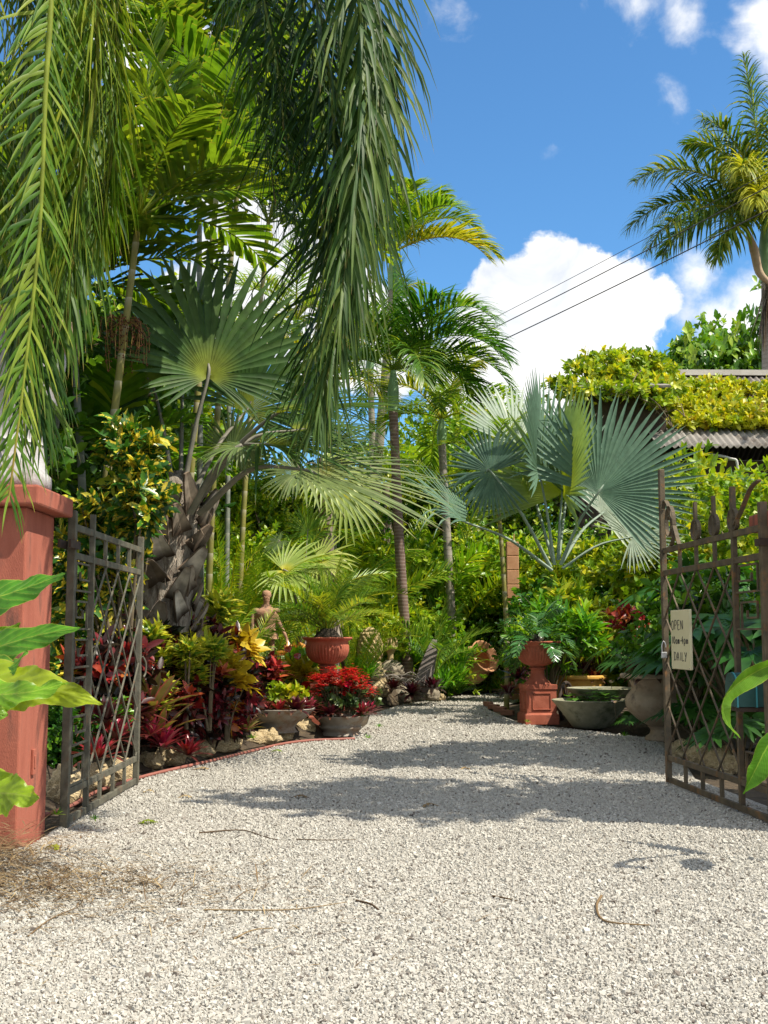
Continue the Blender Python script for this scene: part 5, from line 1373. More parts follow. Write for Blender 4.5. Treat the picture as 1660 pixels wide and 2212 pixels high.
for lb, px, cyp, Y, nfr, Lf, mt in [('short feathery palm between the slender palm and the blue fan palm', 955, 905, 26.5, 12, 2.3, 'mid_palm'), ('feathery palm behind the shaggy dry trunk', 800, 760, 31.5, 13, 3.0, 'green_palm'), ('feathery palm whose crown shows above the shaggy lime fan palm', 705, 830, 25.5, 12, 2.3, 'mid_palm')]:
    pb = A((at(px, 1300, Y).x + .3, Y, 0)); pc = A(at(px, cyp, Y)); t, c = palm('pinnate_palm', lb, tuple(pb), tuple(pc), .10, 'barkgrey', (.6,))
    for k in range(nfr):
        add_frond(t, arch(Lf * rng.uniform(.85, 1.1), R(74 - 6 * k), 2.1, k * 2.4 + .4, 16, c), mt if k % 4 else 'yellow_palm', Lmax=.75, W=.024, n=48, ang=(64, 30), vee=25, droop=1.1, start=.16, rr=(.024, .005), nseg=3)
# fan palm with shaggy trunk
fb = A((at(722, 1330, 20).x, 20.0, .1)); fc = A(at(698, 990, 20.0))
t, c = palm('fan_palm', 'lime fan palm with a pale shaggy trunk behind the left fluted urn', tuple(fb), tuple(fc), .13, 'shag')
for hub, tip, nr, mt in [((698, 1012, 19.6), (790, 1090, 19.4), (-.1, -.8, .6), 'lime_fan'), ((640, 1020, 19.9), (560, 1060, 19.8), (.2, -.8, .6), 'latania_pale'), ((720, 960, 20.2), (800, 900, 20.2), (-.2, -.9, .4), 'latania_pale'), ((670, 950, 20.2), (620, 880, 20.2), (.2, -.9, .4), 'mid_palm'), ((745, 1060, 19.6), (800, 1170, 19.4), (-.3, -.6, .7), 'lime_fan')]:
    add_fan(t, fb, hub, tip, (700, 1010, 20), nr, 260, mt, 30, tip=.8, prof='fan2', pr=(.025, .015))
m = MB(); n = 60; a = rng.uniform(0, 6.28, n); zz = rng.uniform(.9, 2.6, n)
leaves(m, np.stack([np.cos(a) * .12 + np.interp(zz, [0, c[2]], [0, c[0]]), np.sin(a) * .12, zz], -1), np.stack([np.cos(a) * .3, np.sin(a) * .3, -np.ones(n)], -1), np.stack([np.cos(a), np.sin(a), np.zeros(n)], -1), rng.uniform(.3, .8, n), .035, .3, 4, 'strap', .3)
m.build('dead_skirt', M['dead'], t)
db = A((at(838, 1300, 30).x, 29.5, .2)); t = thing('shaggy_palm', 'dry shaggy palm trunk with hanging dead leaves left of the slender palm', 'palm', tuple(db))
m = MB(); tube(m, catmull([(0, 0, -.2), (.03, 0, 2.4), (-.05, 0, 5.0)], 12), (.12, .10), 10); m.build('trunk', M['shag'], t)
m = MB(); n = 90; a = rng.uniform(0, 6.28, n); zz = rng.uniform(2.4, 4.6, n)
leaves(m, np.stack([np.cos(a) * .1, np.sin(a) * .1, zz], -1), np.stack([np.cos(a) * .35, np.sin(a) * .35, -np.ones(n)], -1), np.stack([np.cos(a), np.sin(a), np.zeros(n)], -1), rng.uniform(.4, 1.1, n), .04, .3, 4, 'strap', .3); m.build('dead_skirt', M['dead'], t)
m = MB()
for k in range(10): fan(m, (math.cos(k * 2.4) * .6, math.sin(k * 2.4) * .6, 5.1 + .1 * k), (math.cos(k * 2.4), math.sin(k * 2.4), .6 - .1 * k), (0, 0, 1), 1.0, 22, 220, tip=.7, prof='fan2')
m.build('crown', M['mid_palm'], t)
# lime fan palm near the statue
sb = A((at(650, 1300, 19.2).x, 19.2, .1)); t = thing('fan_palm', 'low lime green fan palm spreading above the statue shoulder', 'palm', tuple(sb))
m = MB(); tube(m, [(0, 0, -.1), (.02, 0, 1.2)], (.12, .09), 9); m.build('trunk', M['shag'], t)
add_fan(t, sb, (612, 1232, 18.9), (735, 1262, 18.6), (650, 1330, 19.2), (-.1, -.75, .65), 300, 'lime_fan', 34, tip=.55, prof='fan2', pr=(.03, .015))
add_fan(t, sb, (690, 1208, 19.0), (775, 1235, 18.7), (655, 1330, 19.2), (-.2, -.75, .6), 280, 'lime_fan', 30, tip=.7, prof='fan2', pr=(.03, .015))
add_fan(t, sb, (605, 1170, 19.4), (560, 1200, 19.4), (645, 1330, 19.2), (.1, -.6, .8), 280, 'latania_pale', 30, tip=1.1, prof='fan2', pr=(.03, .015))
add_fan(t, sb, (665, 1150, 19.5), (700, 1080, 19.5), (655, 1330, 19.2), (0, -.9, .4), 280, 'mid_palm', 30, tip=.6, prof='fan2', pr=(.03, .015))

# ------------------------------------------------------------------ blue fan palm on the right
Bb = A((at(1205, 1300, 19.5).x, 19.5, .0)); t = thing('fan_palm', 'silver blue fan palm with huge stiff leaves behind the right fluted urn', 'palm', tuple(Bb))
m = MB(); tube(m, [(0, 0, -.1), (0, 0, .7), (.02, 0, 1.5)], (.26, .24, .18), 12); tr = m.build('trunk', M['boot'], t)
KW = dict(pmat='petblue', pr=(.05, .03), tip=.12)
add_fan(t, Bb, (1292, 1066, 19.0), (1420, 885, 19.2), (1212, 1220, 19.4), (-.30, -1, -.05), 222, 'blue', 46, asym=.12, cup=.16, fold=.5, **KW)
add_fan(t, Bb, (1166, 1020, 19.2), (1150, 805, 19.4), (1198, 1220, 19.4), (1.05, -.75, .05), 240, 'blue', 46, asym=.14, cup=.25, fold=.5, **KW)
add_fan(t, Bb, (1215, 1068, 19.5), (1248, 838, 19.7), (1206, 1210, 19.5), (-.95, -.75, .1), 240, 'blue_yellow', 42, asym=.15, cup=.45, fold=.5, **KW)
add_fan(t, Bb, (1062, 1020, 19.0), (985, 1010, 19.0), (1190, 1225, 19.3), (-.15, 1, .1), 300, 'blue', 44, asym=.0, cup=.06, scale=1.35, fold=.5, **KW)
add_fan(t, Bb, (1112, 960, 20.6), (1042, 830, 20.8), (1196, 1215, 19.6), (.6, -1, .2), 130, 'blue_pale', 24, asym=.12, fold=.5, **KW)
add_fan(t, Bb, (1006, 1128, 18.6), (866, 1000, 18.5), (1192, 1232, 19.2), (.75, -.45, .9), 150, 'blue', 30, asym=.2, prof='fan2', pmat='petblue', pr=(.05, .03), tip=.30)
add_fan(t, Bb, (1366, 1160, 19.6), (1478, 1110, 19.5), (1216, 1228, 19.5), (-.2, -.85, .5), 260, 'blue_pale', 40, asym=.15, prof='fan2', pmat='petblue', pr=(.045, .025), tip=.25)
add_fan(t, Bb, (1300, 1110, 20.5), (1420, 1030, 20.8), (1214, 1215, 19.7), (-.2, -.9, .3), 200, 'blue_pale', 32, **KW)
add_fan(t, Bb, (1235, 1015, 20.5), (1222, 865, 20.7), (1208, 1205, 19.7), (.5, -1, .2), 150, 'blue', 26, **KW)

# ------------------------------------------------------------------ royal palm, right background
rb = A((at(1662, 1300, 37).x, 37.0, 0)); rc = A(at(1655, 470, 37.0))
t, c = palm('royal_palm', 'tall royal palm with a green crownshaft rising behind the old house', tuple(rb), tuple(rc), .24, 'barkgrey', (2.2,))
for az, el, L_, cs in [(3.25, 44, 5.0, .12), (3.0, 28, 5.0, .0), (3.5, 12, 5.2, -.05), (2.6, 70, 4.6, .0), (3.4, 86, 5.4, -.1), (4.1, 40, 3.6, .35), (4.6, 5, 3.6, .2), (5.2, 45, 4.4, .1), (.2, 40, 5.0, 0), (.8, 20, 5, .1), (5.9, 60, 5, 0), (1.6, 55, 4.8, 0), (3.8, 66, 4.2, .0), (4.9, 75, 4.4, .1), (3.9, -8, 3.6, .15), (2.2, 30, 4.6, -.1), (4.35, 22, 3.4, .45)]:
    add_frond(t, arch(L_, R(el), 1.75, az, 18, c, side=random.uniform(-.2, .2)), 'royal', Lmax=1.25, W=.042, n=105, ang=(68, 34), vee=10, droop=2.0, start=.12, rr=(.06, .012), nseg=4, plum=60, cshift=cs)
m = MB(); p0 = c - A((.05, .25, 2.3)); tube(m, catmull([tuple(p0), tuple(p0 + A((-.35, -.1, .35))), tuple(p0 + A((-.5, -.12, 1.1))), tuple(p0 + A((-.75, -.12, 1.9)))], 16), (.09, .13, .15, .04), 9); m.build('flower_spathe', M['tan'], t)
m = MB(); n = 26
leaves(m, np.tile(p0 + A((-.08, 0, -.1)), (n, 1)) + rng.normal(0, .06, (n, 3)), A((-.15, 0, -1)) + rng.normal(0, .12, (n, 3)), (1, 0, 0), rng.uniform(1, 2.4, n), .05, .2, 4, 'strap', .3); m.build('dead_sheath', M['dead'], t)

# ------------------------------------------------------------------ old house with vine covered roof
hx0, hx1, hy0, hy1 = at(1480, 960, 28).x - .2, 19.0, 28.8, 37.5
ez = at(1560, 966, 28.0).z; rz = at(1560, 812, 33.0).z
t = thing('old_house', 'old house with a corrugated roof half buried under yellow vines', 'house', (0, 0, 0))
m = MB(); box(m, hx0, hx1, hy0, hy1, -.05, ez - .2); m.build('wall', M['wall'], t, False)
m = MB(); box(m, hx0 + .3, hx1, hy0 - .06, hy0 - .003, ez - .85, ez - .22); m.build('dark_eave_strip', M['darkwood'], t, False)  # solid dark strip standing in for the shaded gap below the eave
m = MB(); box(m, hx0 + 1, hx1, hy0 - .10, hy0 - .062, ez - 1.12, ez - .95); m.build('wall_band', M['ridge'], t, False)
ux0 = at(1255, 820, 31).x
def sheet(x0, x1, ya, za, yb, zb, nm, per=.17, amp=.035):
    nx = int((x1 - x0) / per * 6); x = np.linspace(x0, x1, nx + 1); ny = 5; q = np.linspace(0, 1, ny)
    Yv = ya + (yb - ya) * q; Zv = za + (zb - za) * q
    wv = amp * np.sin(x / per * 2 * np.pi)
    V = np.stack([np.tile(x, (ny, 1)), np.tile(Yv[:, None], (1, nx + 1)), Zv[:, None] + wv[None] + .03 * np.sin(q * 40)[:, None]], -1).reshape(-1, 3)
    i = np.arange(ny - 1)[:, None]; j = np.arange(nx)[None]; w = nx + 1
    f = np.stack([i * w + j, i * w + j + 1, (i + 1) * w + j + 1, (i + 1) * w + j], -1).reshape(-1, 4)
    b = MB(); b.add(V, f); o = b.build(nm, M['tin'], t); s = o.modifiers.new('thick', 'SOLIDIFY'); s.thickness = .02; return o
sheet(hx0 - .5, hx1 + 1, 27.9, ez, 33.0, rz, 'roof'); sheet(hx0 - .5, hx1 + 1, 38.2, ez, 33.0, rz, 'roof')
m = MB(); bar(m, (hx0 - .6, 33.0, rz + .07), (hx1 + 1, 33.0, rz + .03), .42, .16); m.build('ridge_cap', M['ridge'], t, False)
m = MB(); v = [(hx0, hy0, ez - .198), (hx0, hy1, ez - .198), (hx0, 33.0, rz - .12)]; m.add(v, [(0, 1, 2)]); o = m.build('gable', M['darkwood'], t, False)
m = MB(); q0 = A(at(1560, 968, 27.8)); tube(m, catmull([tuple(q0 + A((-.4, .6, -.02))), tuple(q0 + A((.25, .2, -.22))), tuple(q0 + A((.42, .15, -.5))), tuple(q0 + A((.43, .3, -2.2)))], 18), .035, 8); m.build('vent_pipe', M['pipe'], t)
# low timber wing on the left, mostly hidden under vines
t2 = thing('shed', 'low dark timber wing of the old house almost swallowed by vines', 'shed', (0, 0, 0))
sx0, sx1 = at(1245, 820, 29).x, hx0 - .02; sz = at(1300, 835, 28.5).z
m = MB(); box(m, sx0, sx1, 28.9, 33.5, -.05, sz - .12); m.build('wall', M['darkwood'], t2, False)
m = MB(); v = [(sx0 - .3, 28.3, sz - .05), (sx1, 28.3, sz), (sx1, 31.0, sz + .75), (sx0 - .3, 31.0, sz + .5)]; m.add(v, [(0, 1, 2, 3)]); o = m.build('roof', M['tin'], t2, False); s = o.modifiers.new('thick', 'SOLIDIFY'); s.thickness = .06


def roof_vine(label, lumps, n, mat, loc):
    tt = thing('roof_vine', label, 'vine', loc, 0, 'vines over the old house'); f = MB()
    lm = [(x - loc[0], y - loc[1], z - loc[2], a, b, c) for x, y, z, a, b, c in lumps]
    twigs(f, lm, n, 6, .22, .05, 'oval', .9, 3, .25, upb=.7, inner=.4)
    f.build('foliage', M[mat], tt)
    s = MB()
    for k in range(30):
        a = lm[rng.integers(len(lm))]; e = lm[rng.integers(len(lm))]
        if abs(a[0] - e[0]) < 2.2: tube(s, catmull([a[:3], ((a[0] + e[0]) / 2, (a[1] + e[1]) / 2 - .1, (a[2] + e[2]) / 2 + .1), e[:3]], 7), .015, 5)
    s.build('stem', M['stem'], tt)


def on_roof(n, x0, x1, qa, qb):
    out = []
    for _ in range(n):
        x = rng.uniform(x0, x1); q = qa + (qb - qa) * rng.random(); q += .04 * math.sin(x * 2.3)
        out.append((x, 27.9 + 5.1 * q, ez + (rz - ez) * q + .10, rng.uniform(.35, .75), rng.uniform(.3, .5), rng.uniform(.14, .34)))
    return out


roof_vine('bright yellow vine blanket across the middle of the corrugated roof', on_roof(108, hx0 + .1, 12.5, .10, .75), 3300, 'vine', (9, 30, 6.5))
mound = [(*at(px, py, Y), r, r * .9, r * .62) for px, py, Y, r in [(1225, 838, 29.4, .55), (1258, 812, 29.6, .62), (1300, 795, 30, .68), (1345, 788, 30.4, .72), (1392, 795, 30.6, .68), (1428, 815, 30.6, .6), (1330, 825, 29.5, .6), (1275, 842, 29, .45), (1385, 835, 29.6, .6), (1420, 850, 29.2, .6), (1440, 890, 28.5, .5), (1455, 925, 28.2, .42), (1420, 870, 28.6, .45), (1450, 840, 29.8, .55), (1480, 900, 28.4, .35), (1235, 852, 28.2, .36), (1275, 850, 28.1, .34), (1315, 848, 28.1, .33), (1355, 848, 28.1, .33), (1392, 850, 28.1, .34)]]
roof_vine('thick green yellow vine mound over the left end of the house roof', mound, 900, 'vine_g', (6, 29.5, 7))

# ------------------------------------------------------------------ power lines
t = thing('power_line', 'three dark power lines sloping across the sky to the right', 'wires', (0, 0, 0))
for (a, b_, r) in (((1037, 703), (1660, 372), .010), ((1037, 724), (1660, 403), .017), ((1046, 754), (1660, 453), .019)):
    P1 = at(a[0], a[1], 40); P2 = at(b_[0], b_[1], 31); d = P2 - P1; m = MB()
    pts = [P1 + d * q + Vector((0, 0, -.16 * 4 * (q + .45) * (1.5 - q) / 3.8 + .12)) for q in np.linspace(-.45, 1.5, 30)]
    tube(m, [tuple(p) for p in pts], r, 5); m.build('wire', M['wire'], t)
pe = P1 + d * 1.5
t = thing('utility_pole', 'grey wooden utility pole beyond the right end of the power lines', 'pole', (pe.x, pe.y, 0))
m = MB(); tube(m, [(0, 0, -.2), (0, 0, pe.z + 2.2)], (.16, .11), 12); m.build('shaft', M['wood'], t)
m = MB(); bar(m, (0, -1.0, pe.z + 1.0), (0, 1.0, pe.z + 1.0), .09, .11); m.build('crossarm', M['wood'], t, False)

# ------------------------------------------------------------------ background trees and hedges (individuals)
TA = tree('broadleaf_tree', '', 'hedge', rnd_lumps(10, 1.5, 1.2, 1.6, 5.4, 1.25, 1), 3000, 6, .13, .034, 5.4)
TB = tree('broadleaf_tree', '', 'dark_hedge', rnd_lumps(10, 1.4, 1.2, 1.4, 5.2, 1.3, 2), 2600, 6, .15, .042, 5.2)
TC_ = tree('broadleaf_tree', '', 'bright_tree', rnd_lumps(12, 1.9, 1.5, 2.6, 6.0, 1.35, 3), 2200, 7, .27, .085, 6.0, tr=.2, droop=.9, spread=(-10, 55))
for px, Y, rz_, sc, pr, lb in [
    (470, 31, 0, 1.10, TA, 'light green tree behind the big grey fan palm'), (600, 33, 1, 1.0, TB, 'dark tree behind the low lime fan palm'),
    (760, 36, 2, 1.0, TA, 'light tree behind the taller yellow fronded palm'), (880, 32, 3, 1.12, TA, 'light green tree right behind the slender palm trunk'),
    (985, 33, 4, 1.2, TB, 'dark tree between slender palm and blue fan palm'), (1085, 31, 5, 1.1, TA, 'light tree behind the terracotta block post'),
    (1190, 29, 1.5, .74, TB, 'dark tree behind the blue fan palm leaves'), (40, 17.5, 2, 1.15, TB, 'dark glossy tree behind the white urn'),
    (110, 21, 3, 1.1, TA, 'light tree behind the tall cane palm'), (215, 27, 4, 1.3, TB, 'dark tree filling the gap behind the tall cane palm stems'),
    (940, 35, 2.6, 1.5, TA, 'tallest light tree far behind the slender palm crown'), (1010, 38, .9, 1.45, TB, 'tall dark tree far behind the blue fan palm tips'), (95, 18.5, 2.2, .95, TB, 'dark tree right behind the leftmost cane palm'), (-110, 19.5, 5, 1.5, TB, 'tallest dark tree behind the weeping fronds at left'), (370, 26, 1.7, 1.05, TA, 'tall light tree behind the biggest grey fan leaf'), (130, 25, 3.1, 1.6, TA, 'very tall light tree high behind the cane palm crown'),
    (-120, 13, 1, 1.1, TB, 'dark tree at the far left behind the pillar'), (690, 28, .5, .95, TB, 'dark low tree behind the shaggy lime fan palm'), (540, 26, 2.5, .85, TA, 'light tree left of the shaggy lime fan palm')]:
    p = at(px, 1300, Y); place(pr, USED, lb, (p.x, Y, 0), rz_, sc, 'trees behind the garden')
for px, py, Y, rz_, sc, lb, pr in [(1590, 655, 44, 0, 1.0, 'bright large leaved tree behind the house roof', TC_), (1500, 730, 43, 2, .93, 'lower dark tree left of the bright one behind the house', TB), (1420, 735, 42, 1, .93, 'small dark tree behind the vine mound', TB), (1650, 700, 46, 3, 1.0, 'large leaved tree behind the royal palm trunk', TC_)]:
    z = at(px, py, Y).z; place(pr, USED, lb, (at(px, 1000, Y).x, Y, 0), rz_, (1.15, 1.15, z / 7.0) if pr is TC_ else (1.3, 1.3, z / 6.2), 'trees behind the old house')

H1 = shrub('hedge_shrub', '', 'shrub', 'hedge', rnd_lumps(9, .9, .7, .4, 1.9, .7, 5), 2100, 6, .085, .027, stem_n=24)
H2 = shrub('glossy_shrub', '', 'shrub', 'dark_hedge', rnd_lumps(7, .7, .6, .4, 1.4, .6, 6), 800, 6, .13, .038, stem_n=20)
H3 = shrub('yellow_green_shrub', '', 'shrub', 'vine_g', rnd_lumps(9, .9, .7, .4, 1.9, .7, 7), 1500, 7, .125, .026, 'lance', stem_n=24)
for px, Y, rz_, sc, pr, lb in [
    (780, 27.5, 0, 1.5, H1, 'round leaved hedge shrub between the two thin palm trunks'), (860, 28, 1, 1.6, H1, 'round leaved hedge shrub right behind the slender trunk'),
    (950, 27.5, 2, 1.65, H1, 'hedge shrub above the leaning slab'), (1040, 28.5, 3, 1.7, H1, 'hedge shrub above the tipped terracotta jar'),
    (1130, 27, 4, 1.6, H3, 'yellow green shrub right of the terracotta block post'), (690, 25, 5, 1.3, H3, 'yellow green shrub behind the left fluted urn'),
    (600, 24, 1.2, 1.0, H1, 'light hedge shrub behind the clay statue'), (520, 22.5, 2.2, 1.2, H3, 'yellow green shrub left of the clay statue'),
    (760, 24, 3.3, .8, H3, 'small yellow flecked shrub between urn and pineapple finial'), (830, 26, .4, .75, H2, 'dark shrub behind the flame shaped ornament'),
    (1000, 29, 5.5, .8, H2, 'dark shrub behind the tipped jar'), (1280, 24, 1.1, 1.4, H2, 'dark shrub under the blue fan leaves'),
    (1380, 25, 2.0, 1.6, H3, 'yellow green shrub right of the blue fan palm'), (1470, 24, 3.0, 1.75, H3, 'yellow green shrub behind the free post of the right gate'),
    (1565, 25.5, 4.0, 2.2, H3, 'tall yellow green vine shrub below the corrugated eave'), (1665, 25, 5.0, 2.3, H3, 'tall yellow green vine shrub at far right under the eave'),
    (1700, 20, 0.5, 1.9, H1, 'hedge shrub at the right edge behind the gate hinge'), (1600, 18, 1.7, 1.3, H2, 'dark glossy shrub behind the gate finials'),
    (1480, 19, 2.7, 1.1, H2, 'dark glossy shrub behind the lettered sign'), (1540, 15.5, .7, .9, H2, 'dark glossy shrub behind the gate lattice'),
    (1650, 14, 3.7, 1.2, H2, 'dark glossy shrub behind the teal letter box'), (1350, 30, 3.9, 1.2, H1, 'sunny hedge shrub behind the ochre clay jar'),
    (1180, 23, 2.9, .9, H2, 'dark low shrub behind the right fluted urn stem'), (250, 15.5, 1.9, 1.0, H2, 'dark shrub behind the left gate and croton'),
    (90, 13.2, 2.4, .9, H2, 'dark shrub right behind the left pillar'), (165, 10.6, 4.4, .42, H2, 'low dark shrub behind the bars of the left gate'),
    (1265, 31, 1.0, .9, H1, 'sunny hedge shrub behind the yellow pot'), (440, 22, 5.1, 1.5, H1, 'light hedge shrub behind the thick fan palm trunk')]:
    p = at(px, 1300, Y); place(pr, USED, lb, (p.x, Y, 0), rz_, sc, 'background shrubs of the garden')

# arching areca clumps
def areca(label, loc, n=15, L_=1.9, mat='areca', seed=0, lw=.34):
    t = thing('areca_palm', label, 'palm', loc, 0, 'areca clumps'); g = np.random.default_rng(seed)
    for k in range(n):
        az = k * 2.4 + g.uniform(-.2, .2); el = R(g.uniform(58, 84)); o_ = (math.cos(az) * .12, math.sin(az) * .12, 0)
        add_frond(t, arch(L_ * g.uniform(.75, 1.15), el, 2.1, az, 16, o_), mat, Lmax=lw, W=.012, n=46, ang=(62, 34), vee=38, droop=.5, start=.3, rr=(.016, .004), nseg=3, cshift=g.uniform(-.12, .2))
    return t


AR = areca('bright areca clump arching between thick trunk and statue', (at(490, 1300, 18.8).x, 18.8, .7), 19, 2.5, seed=4)
for px, Y, rz_, sc, lb in [(455, 16.9, .9, .72, 'bright areca clump just right of the thick trunk'), (560, 19.6, 1.5, 1.2, 'areca clump behind the statue head'), (520, 17.3, 2.4, .66, 'small areca clump arching in front of the statue shoulder'), (420, 21, 3.5, 1.5, 'areca clump behind the thick trunk on its left side'), (640, 23.5, .3, 1.6, 'tall areca clump behind the low lime fan palm'), (600, 22, 2.5, 1.3, 'taller areca clump left of the shaggy fan palm'), (990, 27.8, .6, .62, 'low areca clump behind the tipped jar'), (930, 28, 1.2, 1.9, 'tall areca clump between the slender trunk and the blue fan palm'), (820, 27, 2.2, 1.7, 'tall areca clump behind the shaggy dry trunk'), (720, 25.5, 4.4, 1.6, 'tall areca clump behind the pale shaggy trunk'), (1040, 29.5, 3.6, 1.8, 'tall areca clump left of the block post top'), (490, 24, 5.5, 1.7, 'tall areca clump right behind the thick trunk'), (760, 21.5, 3.0, .8, 'small areca clump right of the left fluted urn'), (1290, 21.5, 4.0, .75, 'areca clump behind the yellow pot'), (1330, 20.5, 5.2, .9, 'areca clump under the pale blue leaf')]:
    c_ = copy_tree(AR); c_.location = (at(px, 1300, Y).x, Y, 0); c_.rotation_euler = (0, 0, rz_); c_.scale = (sc, sc, sc); c_['label'] = lb
t = thing('young_palm', 'young green palm with upright fronds beside the slender palm trunk', 'palm', (at(940, 1400, 23.2).x, 23.2, .45))
for k in range(9):
    add_frond(t, arch(1.5, R(84 - 6 * k), 1.3, k * 2.4 + .6, 14, (0, 0, .1)), 'green_palm', Lmax=.46, W=.02, n=28, ang=(55, 26), vee=25, droop=.5, start=.25, rr=(.016, .004), nseg=3, cshift=.15)
t = thing('tree_fern_palm', 'small dark palm with feathery top left of the blue fan palm', 'palm', (at(1088, 1400, 21).x, 20.6, 0))
m = MB(); cz = A(at(1072, 1010, 20.6)) - A(t.location); tube(m, catmull([(0, 0, -.1), (.02, 0, 1.4), tuple(cz)], 14), (.05, .035), 8); m.build('trunk', M['cane'], t)
for k in range(11):
    add_frond(t, arch(1.25, R(75 - 7 * k), 1.8, k * 2.4, 14, cz), 'mid_palm' if k % 3 else 'areca', Lmax=.34, W=.016, n=30, ang=(60, 30), vee=25, droop=.7, start=.2, rr=(.014, .004), nseg=3)

# ------------------------------------------------------------------ left bed: crotons, bromeliads
CY = shrub('variegated_croton', 'tall yellow and green variegated croton behind the left gate', 'croton', 'croton_y', [(-.38, 0, 1.5, .34, .40, .5), (.08, -.1, 2.55, .42, .4, .42), (.02, 0, 3.05, .36, .36, .34), (-.40, .1, 2.1, .34, .4, .5), (-.18, 0, 1.9, .28, .3, .4), (-.42, 0, .8, .36, .4, .5)], 330, 9, .22, .046, 'lobed', .55, 30, loc=(at(272, 1300, 11.6).x, 11.6, .1), nseg=7, inner=.35, upb=.3)
CR = shrub('red_croton', '', 'croton', 'croton_r', [(0, 0, .55, .42, .36, .32), (.25, .05, .75, .3, .3, .25), (-.3, 0, .6, .3, .3, .28), (0, -.1, .25, .4, .3, .22)], 120, 8, .20, .036, 'oval', .7, 14, inner=.3, nseg=4)
CG = shrub('green_croton', '', 'croton', 'croton_g', [(0, 0, .8, .16, .16, .10), (.2, -.1, .55, .14, .12, .1)], 16, 12, .22, .034, 'lobed', .35, 6, nseg=7, inner=.1, upb=2.0, spread=(5, 55))
CO = shrub('orange_croton', '', 'croton', 'croton_o', [(0, 0, .45, .32, .28, .25), (.2, 0, .6, .22, .22, .2)], 50, 8, .22, .045, 'oval', .8, 10, inner=.3, nseg=4)
CYL = shrub('yellow_croton', '', 'croton', 'croton_yel', [(0, 0, .7, .22, .2, .14)], 14, 9, .28, .055, 'oval', .5, 6, nseg=4, inner=.1, upb=1.5, spread=(5, 60))
LB = 'crotons of the left bed'
for px, py, Y, rz_, sc, pr, lb in [
    (345, 1480, 13.4, 0, 0.86, CR, 'dark red croton right behind the left gate post'), (420, 1460, 13.6, 1, 0.96, CR, 'dark red croton at the foot of the thick palm trunk'),
    (490, 1450, 14.2, 2, 0.92, CR, 'dark red croton in the middle of the left bed'), (545, 1460, 15.7, 3, 0.79, CR, 'dark red croton left of the wide planter bowl'),
    (270, 1500, 11.6, 4, 0.79, CR, 'dark red croton seen through the left gate lattice'), (440, 1530, 13.2, 5, 0.73, CR, 'low dark red croton behind the log stump'),
    (510, 1530, 14.0, .6, 0.66, CR, 'low dark red croton beside the planter bowl'), (390, 1400, 14.4, 1.9, 0.99, CR, 'tall dark red croton climbing against the palm trunk'),
    (465, 1390, 15.0, 2.4, 0.9, CR, 'tall dark red croton right of the palm trunk'),
    (340, 1350, 13.0, .4, .8, CR, 'dark red croton high against the left side of the palm trunk'), (430, 1380, 13.6, 1.1, .85, CR, 'dark red croton high against the right side of the palm trunk'), (400, 1450, 12.6, 3.7, .75, CR, 'dark red croton in front of the palm trunk foot'), (450, 1500, 12.9, 5.1, .7, CR, 'dark red croton just above the log stump'), (310, 1470, 11.9, 2.1, .75, CR, 'dark red croton crowding the gate free post'), (530, 1440, 15.6, 3.3, .85, CR, 'dark red croton behind the orange one by the bowl'), (320, 1400, 12.6, 5.3, .9, CR, 'dark red croton high behind the gate free post'), (445, 1420, 14.0, 4.5, .95, CR, 'dark red croton just right of the palm trunk foot'), (360, 1500, 12.3, 2.8, .8, CR, 'dark red croton above the pink edged bromeliad'), (490, 1490, 13.4, 5.8, .8, CR, 'dark red croton above the small red bromeliad'),
    (250, 1420, 11.4, 1.3, 1.0, CR, 'dark red croton high behind the left gate lattice'), (300, 1440, 12.0, 3.1, 1.0, CG, 'green yellow croton seen just left of the gate free post'),
    (405, 1425, 12.1, 2.2, .95, CG, 'green yellow croton standing in front of the palm trunk foot'), (455, 1425, 12.5, 4.2, 1.0, CG, 'green yellow croton second right of the trunk foot'), (350, 1500, 11.8, 5.2, .8, CG, 'low green yellow croton above the olive bromeliad'), (490, 1470, 13.0, .8, .9, CYL, 'yellow croton low in the middle of the red ones'), (330, 1395, 11.9, 1.7, 1.0, CG, 'green yellow croton at the top of the gate free post'),
    (345, 1430, 12.7, 0, 1.25, CG, 'green croton with yellow tips nearest the gate post'), (395, 1400, 13.1, 1, 1.3, CG, 'green croton rosette just below the palm trunk'),
    (370, 1440, 12.5, 2, 1.1, CG, 'green croton rosette second from the gate'), (455, 1460, 13.0, 3, 1.15, CG, 'green yellow croton rosette in the bed centre'),
    (415, 1480, 12.4, 4, .9, CG, 'small green croton above the log stump'), (470, 1340, 14.6, 5, 1.5, CG, 'high green croton right of the palm trunk'),
    (510, 1400, 15.0, 0, 1.1, CYL, 'bright yellow croton left of the statue'), (470, 1440, 13.0, 1.4, .9, CYL, 'yellow croton among the dark red ones'),
    (560, 1470, 15.8, 2.2, .9, CYL, 'yellow leaved croton behind the wide bowl'), (645, 1470, 16.6, .3, .9, CYL, 'yellow croton between bowl and left urn'),
    (465, 1500, 14.0, 0, .9, CO, 'orange croton left of the wide bowl rim'), (575, 1460, 16.0, 2, .9, CO, 'orange croton behind the wide bowl'),
    (455, 1520, 13.1, 3, .9, CO, 'orange brown croton low in the bed'), (640, 1430, 17.3, 1.2, 1.3, CO, 'orange croton right of the statue legs'), (300, 1380, 12.9, 4.2, 1.2, CO, 'orange red croton behind the gate lattice top')]:
    p = at(px, py, Y); z = max(.1, p.z - .75 * sc); place(pr, USED, lb, (p.x, Y, min(z, .75)), rz_, sc if z < .75 else (sc, sc, sc * (1 + (z - .75) * .8)), LB)


def rosette_obj(name, label, cat, mat, n, L, W, **kw):
    m = MB(); rosette(m, (0, 0, 0), n, L, W, **kw); o = m.build(name, M[mat]); return tag(o, label, cat)


